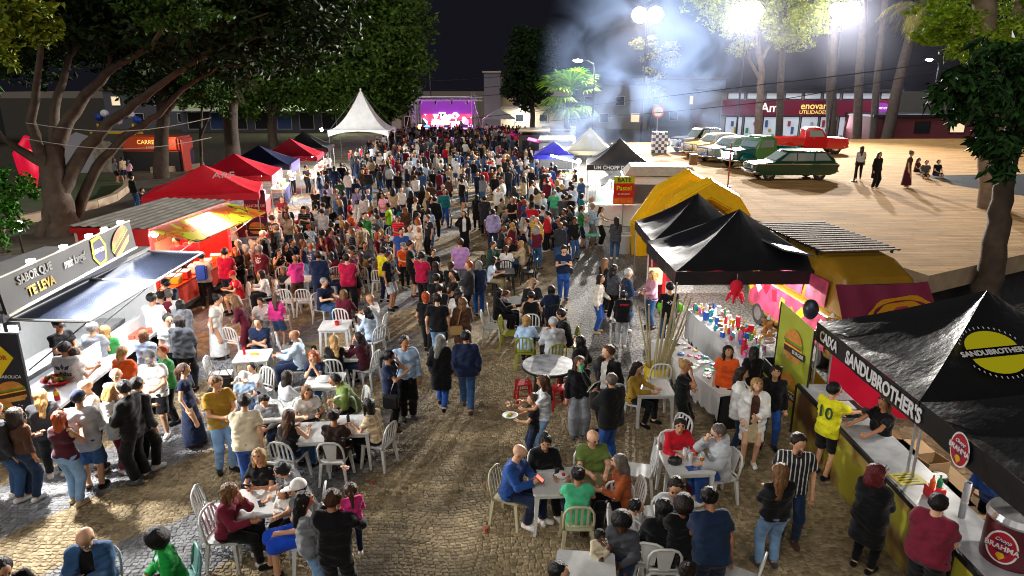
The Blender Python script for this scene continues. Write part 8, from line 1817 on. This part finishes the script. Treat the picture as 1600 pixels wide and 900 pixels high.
296 372|s 5|front/front|cap black|red tshirt|black apron|cook inside the red trailer|hat=red z=.3
275 376|s -20|front/front|short black|red tshirt|black apron|second cook inside the red trailer|z=.3
92 508|s 70|front/front|cap black|black tshirt|black apron|cook inside the burger trailer|hat=black z=.28
"""
WORDS = dict(denim='blue', lightdenim='light blue', darkdenim='dark blue', offwhite='off-white', darkbrown='dark brown', lightgrey='light grey', darkgrey='dark grey', lightblue='light blue', paleblue='pale blue', royalblue='royal blue', brightgreen='bright green', darkgreen='dark green', palepink='pale pink', neon='neon green', lightbrown='light brown', greybrown='greying')
GW = dict(tshirt='t-shirt', longsleeve='long-sleeved top', croptop='crop top', tank='tank top', longshirt='long t-shirt', widejeans='wide jeans', widetrousers='wide trousers', longskirt='long skirt', bermuda='long shorts', tracksuit='track trousers', puffer='puffer jacket', polo='polo shirt')
HW = dict(long='long %s hair', short='short %s hair', curly='curly %s hair', bob='shoulder-length %s hair', pony='%s ponytail', bun='%s hair bun', afro='round %s curls', buzz='cropped %s hair', bald='bald head')
def colour_word(c): return WORDS.get(c, c)
USED = set()
def desc(sp):
	t = colour_word(sp['top'][0]) + ' ' + GW.get(sp['top'][1], sp['top'][1]); b = colour_word(sp['bottom'][0]) + ' ' + GW.get(sp['bottom'][1], sp['bottom'][1]); return t, b
def hair_word(sp):
	k, c = sp['hair']
	if k in ('cap', 'beanie', 'hat'): return colour_word(sp.get('hatcol', 'black')) + ' ' + k
	h = HW[k]; return h % colour_word(c) if '%' in h else h
def cell_for(dist): return .0165 if dist < 12.5 else .0195 if dist < 17 else .024 if dist < 24 else .0295 if dist < 33 else .042
def place(sp, px, py, zbase):
	"""puts the head over its pixel"""
	rng = random.Random(sp['seed']); q = dict(sp); q.setdefault('bulk', rng.uniform(.94, 1.1)); q.setdefault('wide', 1.0 if not sp['fem'] else .93); q.setdefault('headscale', 1.0)
	J = joints(q, rng); s = sp['h']/1.70; hp = J['head']*s; p = at(px, py, zbase + hp[2]); c, s_ = math.cos(sp['rz']), math.sin(sp['rz'])
	return Vector((p.x - (hp[0]*c - hp[1]*s_), p.y - (hp[0]*s_ + hp[1]*c), zbase))
def parse(line, i):
	a = [x.strip() for x in line.split('|')]; x, y = map(float, a[0].split()); po, fa = a[1].split(); fl = a[7].split()
	sp = dict(seed=1000 + i, fem='f' in fl, pose={'s': 'stand', 'w': 'walk', 't': 'sit'}[po], rz=R(float(fa)), arms=a[2].split('/'), hair=tuple(a[3].split()), top=tuple(a[4].split()), bottom=tuple(a[5].split()), where=a[6], skin=[1, 0, 1, 2, 1, 0][i % 6])
	if sp['bottom'][1] == 'apron': sp['bottom'] = (sp['bottom'][0], 'trousers')
	sp['h'] = 1.63 if sp['fem'] else 1.73; z = .012; sp['ch'] = 'white'
	for f in fl:
		if f[0] == 'c' and f[1:2] in '01.': sp['h'] = float(f[1:]); sp['headscale'] = 1.0 + (1.55 - sp['h'])*.55
		elif f == 'T': z += TZ
		elif '=' in f:
			k, v = f.split('=')
			if k == 'z': z += float(v)
			elif k == 'ch': sp['ch'] = v
			elif k in ('skin',): sp[k] = int(v)
			elif k in ('h', 'bulk', 'lean', 'nod', 'yaw'): sp[k] = float(v)
			elif k == 'hat': sp['hatcol'] = v
			else: sp[k] = v
		elif f not in ('f',): sp[f] = True
	sp['px'] = (x, y); sp['zb'] = z; return sp
n_i = 0
for ln_ in FOLK.strip().split('\n'):
	sp = parse(ln_, n_i); n_i += 1
	sp['loc'] = place(sp, *sp['px'], sp['zb']); d_ = math.hypot(sp['loc'].x, sp['loc'].y); sp['cell'] = cell_for(math.hypot(d_, CAM_H*.6))
	if sp['h'] < 1.3: sp['cell'] *= 1.0
	o = build_person(sp); t_, b_ = desc(sp); lab = 'person in %s and %s, %s' % (t_, b_, sp['where'])
	if lab in USED or len(lab.split()) > 16: lab = 'person in %s, %s' % (t_, sp['where'])
	if lab in USED: lab = 'person with %s in %s, %s' % (hair_word(sp), t_, sp['where'])
	USED.add(lab); tag(o, lab, 'person', 'people in the square')
	sp['short'] = '%s, %s' % (t_, sp['where'])
	if sp['pose'] == 'sit' and sp['ch'] != 'none':
		c, s_ = math.cos(sp['rz']), math.sin(sp['rz']); off = .03; kd = sp['ch'] if sp['ch'] != 'white' else ('panel' if n_i % 4 == 0 else 'white')
		cw = {'panel': 'white panel-backed', 'white': 'white', 'cream': 'cream', 'olive': 'olive', 'green': 'pale green', 'brown': 'brown', 'black': 'black', 'red': 'dark red'}[kd]
		chair(kd, (sp['loc'].x - off*s_*-1*0 - s_*off, sp['loc'].y + c*off, .012), sp['rz'], ' '.join(('%s chair under the person in %s' % (cw, sp['short'])).split()[:16]))
print('named people', n_i)
# prints on backs and fronts
def back_print(px_words, txts, off_z=.30, back=True):
	for sp in PEOPLE:
		if px_words in sp['where']:
			o = sp['obj']; J = sp['J']; s = sp['s']; y = (.155 if back else -.165)*sp.get('bulk', 1)*s; z0 = (J['pel'][2] + off_z)*s
			for (txt, size, dz, col, kind) in txts:
				M = o.matrix_basis @ plane_M((0, y, z0 + dz), (-1, 0, 0) if back else (1, 0, 0), (0, 0, 1))
				if kind == 'text': lettering(txt, size, M, mat('print', col, rough=.7), o, 'print', .004, bold=.003)
				else:
					q = MB()
					for pts in txt: q.add([M @ Vector((x, y_, .004)) for x, y_ in pts], [tuple(range(len(pts)))])
					o2 = q.build('print', mat('print', col, rough=.7), None); o2.parent = o; o2.data.transform(o.matrix_basis.inverted())
leaf = lambda a, cx=0: [(cx + x*math.cos(R(a)) - y*math.sin(R(a)), x*math.sin(R(a)) + y*math.cos(R(a))) for x, y in ((0, 0), (.035, .06), (.0, .14), (-.035, .06))]
bpy.context.view_layer.update()
back_print('black sport print', [([leaf(0), leaf(48, -.03), leaf(-48, .03)], 0, .02, (.01, .02, .05), 'shape'), ('adidas', .12, -.06, (.01, .02, .05), 'text')])
back_print('number ten jersey', [('10', .30, .02, (.01, .06, .03), 'text')], .28); back_print('red print on the back', [('SPORT', .07, .10, lin('C81828'), 'text')])
back_print('round white print', [('+X', .14, .02, (.7, .7, .7), 'text')])
# white stripes of the football shirt
for sp in PEOPLE:
	if sp.get('stripes'):
		sh = [c for c in sp['obj'].children if c.name.startswith('jersey')][0]; m = sh.data.materials[0] = bpy.data.materials.new('striped_jersey'); m.use_nodes = True; n, l = m.node_tree.nodes, m.node_tree.links; tc = n.new('ShaderNodeTexCoord'); sx = n.new('ShaderNodeSeparateXYZ'); l.new(tc.outputs['Object'], sx.inputs[0])
		q = n.new('ShaderNodeMath'); q.operation = 'MULTIPLY'; q.inputs[1].default_value = 17; l.new(sx.outputs[0], q.inputs[0]); f = n.new('ShaderNodeMath'); f.operation = 'FRACT'; l.new(q.outputs[0], f.inputs[0]); g = n.new('ShaderNodeMath'); g.operation = 'GREATER_THAN'; g.inputs[1].default_value = .74; l.new(f.outputs[0], g.inputs[0])
		mx = n.new('ShaderNodeMix'); mx.data_type = 'RGBA'; l.new(g.outputs[0], mx.inputs[0]); mx.inputs[6].default_value = (.008, .01, .014, 1); mx.inputs[7].default_value = (.65, .65, .63, 1); l.new(mx.outputs[2], n['Principled BSDF'].inputs['Base Color']); n['Principled BSDF'].inputs['Roughness'].default_value = .8
# held things
def who(w): return [sp for sp in PEOPLE if w in sp['where']][0]
def hand_pos(sp, k='L', f=.09):
	J = sp['J']; p = (J['wr'+k] + J['hd'+k]*f)*sp['s']; return sp['obj'].matrix_basis @ Vector(p)
def held(w, k, name, label, cat, parts, rz=None, dz=0, f=.09):
	sp = who(w); p = hand_pos(sp, k, f); o = thing(name, label, cat, (p.x, p.y, p.z + dz), sp['rz'] if rz is None else rz)
	for nm, mb, m in parts: mb.build(nm, m, o)
	return o
held('white tablet', 'L', 'tablet', 'white tablet held up by the person in the puffer jacket', 'tablet', [('case', MB().box((-.05, -.06, .03), (.2, .015, .26), M=Matrix.Rotation(R(-35), 4, 'X')), PAINTW), ('screen', MB().box((-.05, -.05, .038), (.16, .012, .2), M=Matrix.Rotation(R(-35), 4, 'X')), GLASS)])
held('plate of food', 'L', 'food_plate', 'white plate of food carried by the boy', 'plate', [('dish', MB().lathe([(0, 0), (.09, 0), (.14, .02), (.13, .024), (0, .008)], (-.08, -.08, .03), 18), PAINTW), ('salad', MB().ball((-.05, -.1, .05), (.06, .05, .03), 8, 5), mat('salad', lin('6A9A2A'), rough=.7)), ('sauce', MB().ball((-.12, -.06, .05), (.05, .05, .03), 8, 5), mat('food', lin('D88A30'), rough=.6))])
held('green cup', 'L', 'green_cup', 'green cup held to the mouth', 'cup', [('cup', MB().lathe([(0, 0), (.035, 0), (.045, .13), (.04, .13), (0, .01)], (0, -.03, -.06), 12), mat('cup_green', lin('4AB890'), rough=.4))])
held('red-lit phone', 'L', 'phone', 'phone with a glowing red screen', 'phone', [('body', MB().box((0, -.05, .02), (.08, .012, .15), M=Matrix.Rotation(R(-55), 4, 'X')), BLACK), ('screen', MB().box((0, -.046, .028), (.07, .006, .13), M=Matrix.Rotation(R(-55), 4, 'X')), emis('screen_red', (1, .12, .08), 1.5))])
held('taking a photo', 'L', 'phone', 'black phone raised to take a photo', 'phone', [('body', MB().box((-.04, -.03, .03), (.15, .012, .08)), BLACK)]); held('white-bearded', 'L', 'phone', 'black phone in the hands of the white-bearded person', 'phone', [('body', MB().box((-.03, -.04, .02), (.08, .15, .012), M=Matrix.Rotation(R(30), 4, 'X')), BLACK)])
held('phone in the aisle', 'L', 'phone', 'pale blue phone held in the aisle', 'phone', [('body', MB().box((-.04, -.03, .02), (.15, .08, .015), M=Matrix.Rotation(R(25), 4, 'X')), mat('phone_blue', lin('7AA0C8'), rough=.4))])
held('number ten', 'R', 'card_terminal', 'black card terminal over the till', 'card terminal', [('body', MB().box((0, -.06, .02), (.08, .2, .04)), BLACK)])
def bag(w, name, label, m, off, size, strap=True):
	sp = who(w); o = thing(name, label, 'bag', tuple(sp['obj'].location), sp['rz']); MB().box(off, size).build('pouch', m, o, bevel=min(size)*.25)
	if strap: MB().tube([(off[0]*.8, off[1]*.7, off[2] + size[2]*.5), (off[0]*.3, (.19 if off[1] > 0 else -.2), 1.32), (-math.copysign(.12, off[0]), 0, 1.49)], .012, 5).build('strap', m, o)
bag('tan shoulder bag', 'shoulder_bag', 'tan shoulder bag of the brown coat', mat('tan_leather', lin('9A7A48'), rough=.6), (.14, .22, .88), (.3, .1, .22)); bag('blue backpack', 'backpack', 'bright blue backpack by the red trailer', mat('backpack_blue', lin('1A4AB8'), rough=.7), (0, .24, 1.18), (.3, .16, .45), False)
bag('hand at chin', 'handbag', 'black handbag hanging by the hand-at-chin', mat('black_leather', (.02, .02, .022), rough=.35), (-.26, -.06, .72), (.12, .3, .28)); bag('black bag across', 'belt_bag', 'black bag worn across the lavender sweater', BLACK, (.05, -.2, 1.0), (.26, .1, .18)); bag('phone in the aisle', 'side_bag', 'small black bag at the hip in the aisle', BLACK, (.24, .02, .95), (.1, .16, .2))
sp = who('black jacket on the chair'); jk = thing('hung_jacket', 'black jacket hung over the chair of the bald sitter', 'jacket', tuple(sp['obj'].location), sp['rz']); m = MB(); vs = []
for i in range(9): x = -.26 + .065*i; vs += [(x, .32 + .02*math.sin(i*2), .84), (x*1.1, .36 + .025*math.sin(i*1.7), .30)]
m.add(vs, [(2*i, 2*i+1, 2*i+3, 2*i+2) for i in range(8)]); m.build('jacket_back', fabric(PAL['black']), jk); MB().tube([(-.24, .3, .84), (-.34, .33, .6), (-.32, .34, .35)], [.06, .055, .04], 7).build('sleeve', fabric(PAL['black']), jk)
p = at(352, 600, .4); hb = thing('hung_bag', 'black bag hanging on the empty chair by the long white skirt', 'bag', (p.x, p.y, .45)); MB().box((0, 0, 0), (.34, .14, .3)).build('pouch', mat('black_leather', (.02, .02, .022), rough=.35), hb, bevel=.04); MB().tube([(-.12, 0, .14), (0, 0, .4), (.12, 0, .14)], .012, 5).build('strap', BLACK, hb)
# --- the crowd before the stage
crng = random.Random(99)
TOPC = ['black']*9 + ['charcoal']*4 + ['white']*5 + ['navy']*5 + ['grey']*3 + ['lightgrey']*2 + ['red']*2 + ['wine']*2 + ['paleblue']*2 + ['denim', 'blue', 'green', 'brown', 'beige', 'pink', 'orange', 'crimson', 'purple', 'teal', 'darkgreen', 'mustard', 'cream', 'lavender', 'palepink', 'maroon']
BOTC = ['black']*6 + ['denim']*3 + ['darkdenim']*3 + ['lightdenim', 'grey', 'khaki', 'navy', 'white', 'brown']
def rand_spec(i):
	fem = crng.random() < .5; r = crng
	return dict(seed=5000 + i, fem=fem, pose='stand', rz=R(180 + r.gauss(0, 38)), arms=r.choice([('down', 'down'), ('front', 'front'), ('phone', 'down'), ('pocket', 'pocket'), ('folded', 'folded'), ('up', 'down'), ('down', 'hip')]), hair=(r.choice(['long', 'long', 'bob', 'pony', 'curly', 'bun'] if fem else ['short', 'short', 'short', 'buzz', 'cap', 'bald']), r.choice(['black', 'black', 'darkbrown', 'darkbrown', 'brown', 'lightbrown', 'blond', 'grey', 'ginger'])),
		top=(r.choice(TOPC), r.choice(['tshirt', 'tshirt', 'jacket', 'hoodie', 'longsleeve', 'sweater'] + (['blouse', 'tank'] if fem else ['polo', 'jersey']))), bottom=(r.choice(BOTC), r.choice(['jeans', 'jeans', 'trousers', 'shorts'] if not fem else ['jeans', 'leggings', 'widetrousers', 'skirt'])), skin=r.choice([0, 1, 1, 2, 2, 3]), h=r.gauss(1.62 if fem else 1.73, .06), hatcol=r.choice(['black', 'white', 'navy', 'red']))
taken = [(sp['loc'].x, sp['loc'].y) for sp in PEOPLE]
spots = []
def try_spot(x, y, md):
	for (a, b) in taken:
		if (a - x)**2 + (b - y)**2 < md*md: return False
	taken.append((x, y)); return True
# street widths (left, right) at distances along the square
def lane(y): return -11.6 - (y - 32)*.012*0 + (-1.2 if y > 52 else 0), 1.6 + (y - 32)*.0 + (0 if y < 50 else .3)
tries = 0
while tries < 9000 and len(spots) < 470:
	tries += 1; y = 31 + 55*crng.random()**.9; l_, r_ = lane(y); x = crng.uniform(l_, r_)
	if y < 38 and (x < -8.6 or (-7.5 < x < -5.6)): continue
	if y < 34 and x > -2.5: continue
	dens = .95 if y < 40 else .68
	if y < 38 and crng.random() < .35: continue
	if y > 84 and (x < -13 or x > 2): continue
	if try_spot(x, y, dens): spots.append((x, y))
for _ in range(400):
	y = crng.uniform(33, 50); x = crng.uniform(1.8, 3.0) if y < 43 else crng.uniform(.8, 1.8)
	if try_spot(x, y, .8): spots.append((x, y))
mid = []
for _ in range(3000):
	zx = crng.random(); y = crng.uniform(19, 33); x = crng.uniform(-9.2, -3.2) if zx < .72 else crng.uniform(-.8, 2.6)
	if zx >= .72 and y < 24: continue
	if any((c.location.x - x)**2 + (c.location.y - y)**2 < .3 for c in CHAIRS + TABLES): continue
	if len(mid) < 92 and try_spot(x, y, .74): mid.append((x, y))
spots += mid
spots.sort(key=lambda p: p[1]); NI = max(0, 300 - n_i)
LAND = [((-12.9, 60.5), 'near the white pagoda tent'), ((-8.6, 87), 'close to the stage'), ((3.2, 42), 'near the smoking grill'), ((-13, 44), 'by the park side gazebos'), ((2.6, 50), 'by the far food trucks'), ((-4, 36), 'at the near edge of the crowd'), ((-7, 24), 'among the left tables'), ((-6, 30), 'between the tables and the crowd'), ((1.5, 27), 'by the pastry queue'), ((-5, 45), 'in the middle of the crowd'), ((-6, 54), 'deep in the crowd'), ((-5, 66), 'in the far crowd before the stage'), ((0, 58), 'on the right side of the crowd')]
for i, (x, y) in enumerate(spots[:NI]):
	near = min(LAND, key=lambda q: (q[0][0]-x)**2 + (q[0][1]-y)**2)[1]
	for _ in range(60):
		sp = rand_spec(i); t_, b_ = desc(sp)
		if y < 33.5: sp['rz'] = R(crng.uniform(0, 360)); sp['pose'] = 'sit' if i % 5 < 2 and x < 0 else 'stand'; sp['arms'] = ('table', 'table') if sp['pose'] == 'sit' else sp['arms']
		lab = 'person with %s in %s and %s %s' % (hair_word(sp), t_, b_, near)
		if len(lab.split()) > 16: lab = 'person with %s in %s %s' % (hair_word(sp), t_, near)
		if lab not in USED and len(lab.split()) <= 16: break
		sp['seed'] += 1
	USED.add(lab); sp['loc'] = Vector((x, y, .012)); sp['cell'] = .0285 if y < 27 else .031 if y < 37 else .041; sp['where'] = near; o = build_person(sp); tag(o, lab, 'person', 'people in the square')
	if sp['pose'] == 'sit': chair('white', (x - math.sin(sp['rz'])*.03, y + math.cos(sp['rz'])*.03, .012), sp['rz'], ' '.join(('white chair under the person with %s in %s %s' % (hair_word(sp), t_, near)).split()[:16]))
# the farthest people read as one mass
arch_ = []
for i in range(14):
	sp = rand_spec(900 + i); sp.setdefault('bulk', 1.02); sp.setdefault('wide', 1.0 if not sp['fem'] else .93); sp.setdefault('headscale', 1.0); J = joints(sp, random.Random(i)); arch_.append((person_layers(sp, J, .055), sp))
cm_ = [fabric(PAL[c]) for c in ('black', 'charcoal', 'white', 'navy', 'grey', 'red', 'wine', 'paleblue', 'denim', 'brown', 'beige', 'darkdenim')] + [skin_mat(i) for i in range(4)] + [hair_mat(c) for c in ('black', 'darkbrown', 'blond')]
Vs, Qs, Ms, n0 = [], [], [], 0
for (x, y) in spots[NI:]:
	lay, sp = crng.choice(arch_); a = R(180 + crng.gauss(0, 35)); s = crng.gauss(1.68, .07)/1.7; c_, s_ = math.cos(a), math.sin(a); RM = np.array([[c_, -s_, 0], [s_, c_, 0], [0, 0, 1]])*s
	tc_ = crng.choice([0, 0, 0, 1, 1, 2, 2, 3, 3, 4, 5, 6, 7, 8, 9, 10]); bc_ = crng.choice([0, 0, 8, 11, 11, 3]); sk_ = 12 + crng.randrange(4); hc_ = 16 + crng.choice([0, 0, 1, 1, 2])
	for nm, L in lay.items():
		v, q = L[0], L[1]
		if len(v) == 0: continue
		Vs.append(v @ RM.T + np.array([x, y, .012])); Qs.append(q + n0); n0 += len(v); Ms.append(np.full(len(q), {'person': sk_, 'hair': hc_, 'trousers': bc_, 'shirt': tc_, 'cap': tc_}.get(nm, bc_), np.int32))
me = mesh_np('crowd', np.concatenate(Vs), np.concatenate(Qs), cm_); me.polygons.foreach_set('material_index', np.concatenate(Ms)); co = bpy.data.objects.new('crowd', me); COL.objects.link(co); tag(co, 'dense far crowd packed in front of the stage', 'crowd', kind='stuff')
print('crowd', len(spots), 'tris', sum(len(m.polygons) for m in bpy.data.meshes)*2)
# --- grill smoke drifting over the terrace
def smoke(name, label, c, d, dens, scale, thr, col=(.80, .86, 1.0), rot=0):
	o = MB().box((0, 0, 0), (2, 2, 2)).build(name, None); o.data.materials.clear()
	m = bpy.data.materials.new('smoke'); m.use_nodes = True; n, l = m.node_tree.nodes, m.node_tree.links; n.clear(); out = n.new('ShaderNodeOutputMaterial'); v = n.new('ShaderNodeVolumePrincipled'); l.new(v.outputs[0], out.inputs['Volume'])
	tc = n.new('ShaderNodeTexCoord'); geo = n.new('ShaderNodeNewGeometry'); tn = n.new('ShaderNodeTexNoise'); tn.inputs['Scale'].default_value = scale; tn.inputs['Detail'].default_value = 3.5; tn.inputs['Distortion'].default_value = .9; l.new(geo.outputs['Position'], tn.inputs[0])
	ln = n.new('ShaderNodeVectorMath'); ln.operation = 'LENGTH'; l.new(tc.outputs['Object'], ln.inputs[0]); fo = n.new('ShaderNodeMapRange'); fo.inputs[1].default_value = 1.0; fo.inputs[2].default_value = .25; l.new(ln.outputs['Value'], fo.inputs[0])
	mr = n.new('ShaderNodeMapRange'); mr.inputs[1].default_value = thr; mr.inputs[2].default_value = thr + .2; l.new(tn.outputs[0], mr.inputs[0]); q = n.new('ShaderNodeMath'); q.operation = 'MULTIPLY'; l.new(mr.outputs[0], q.inputs[0]); l.new(fo.outputs[0], q.inputs[1]); q2 = n.new('ShaderNodeMath'); q2.operation = 'MULTIPLY'; q2.inputs[1].default_value = dens; l.new(q.outputs[0], q2.inputs[0]); l.new(q2.outputs[0], v.inputs['Density'])
	v.inputs['Color'].default_value = (*col, 1); v.inputs['Anisotropy'].default_value = .1; o.data.materials.append(m); o.location = c; o.scale = d; o.rotation_euler = (0, rot, 0); return tag(o, label, 'smoke', kind='stuff')
smoke('smoke', 'blue-white grill smoke rising under the floodlights', (8.6, 43.0, 7.4), (7.2, 3.2, 7.8), .17, .34, .44, (.45, .62, 1.0))
smoke('smoke_wisp', 'wisp of smoke over the violet gazebo and grill', (4.2, 45.0, 3.2), (3.0, 2.0, 2.8), .34, .75, .44, (.55, .70, 1.0))
smoke('smoke_haze', 'thin haze drifting behind the terrace cars', (24, 61.5, 9), (19, 7, 8), .006, .14, .30, (.72, .76, 1.0))
# --- litter trodden into the square
lr_ = random.Random(17); m = MB()
for _ in range(150):
	x, y = lr_.uniform(-8, 4.8), lr_.uniform(8, 32)**1.0; m.m = lr_.randrange(4); a = lr_.uniform(0, 3.1); s_ = lr_.uniform(.015, .05)
	if _ % 3: m.box((x, y, .022), (s_*1.6, s_, .006), a)
	else: m.lathe([(0, 0), (s_*.6, 0), (s_*.8, s_*1.5), (0, s_*1.5)], (x, y, .016), 6)
tag(m.build('litter', [WC, mat('litter', (.5, .45, .35), rough=.8), mat('litter', (.5, .1, .08), rough=.6), mat('litter', (.08, .07, .06), rough=.8)]), 'napkins, cups and scraps littering the paving', 'litter', kind='stuff')
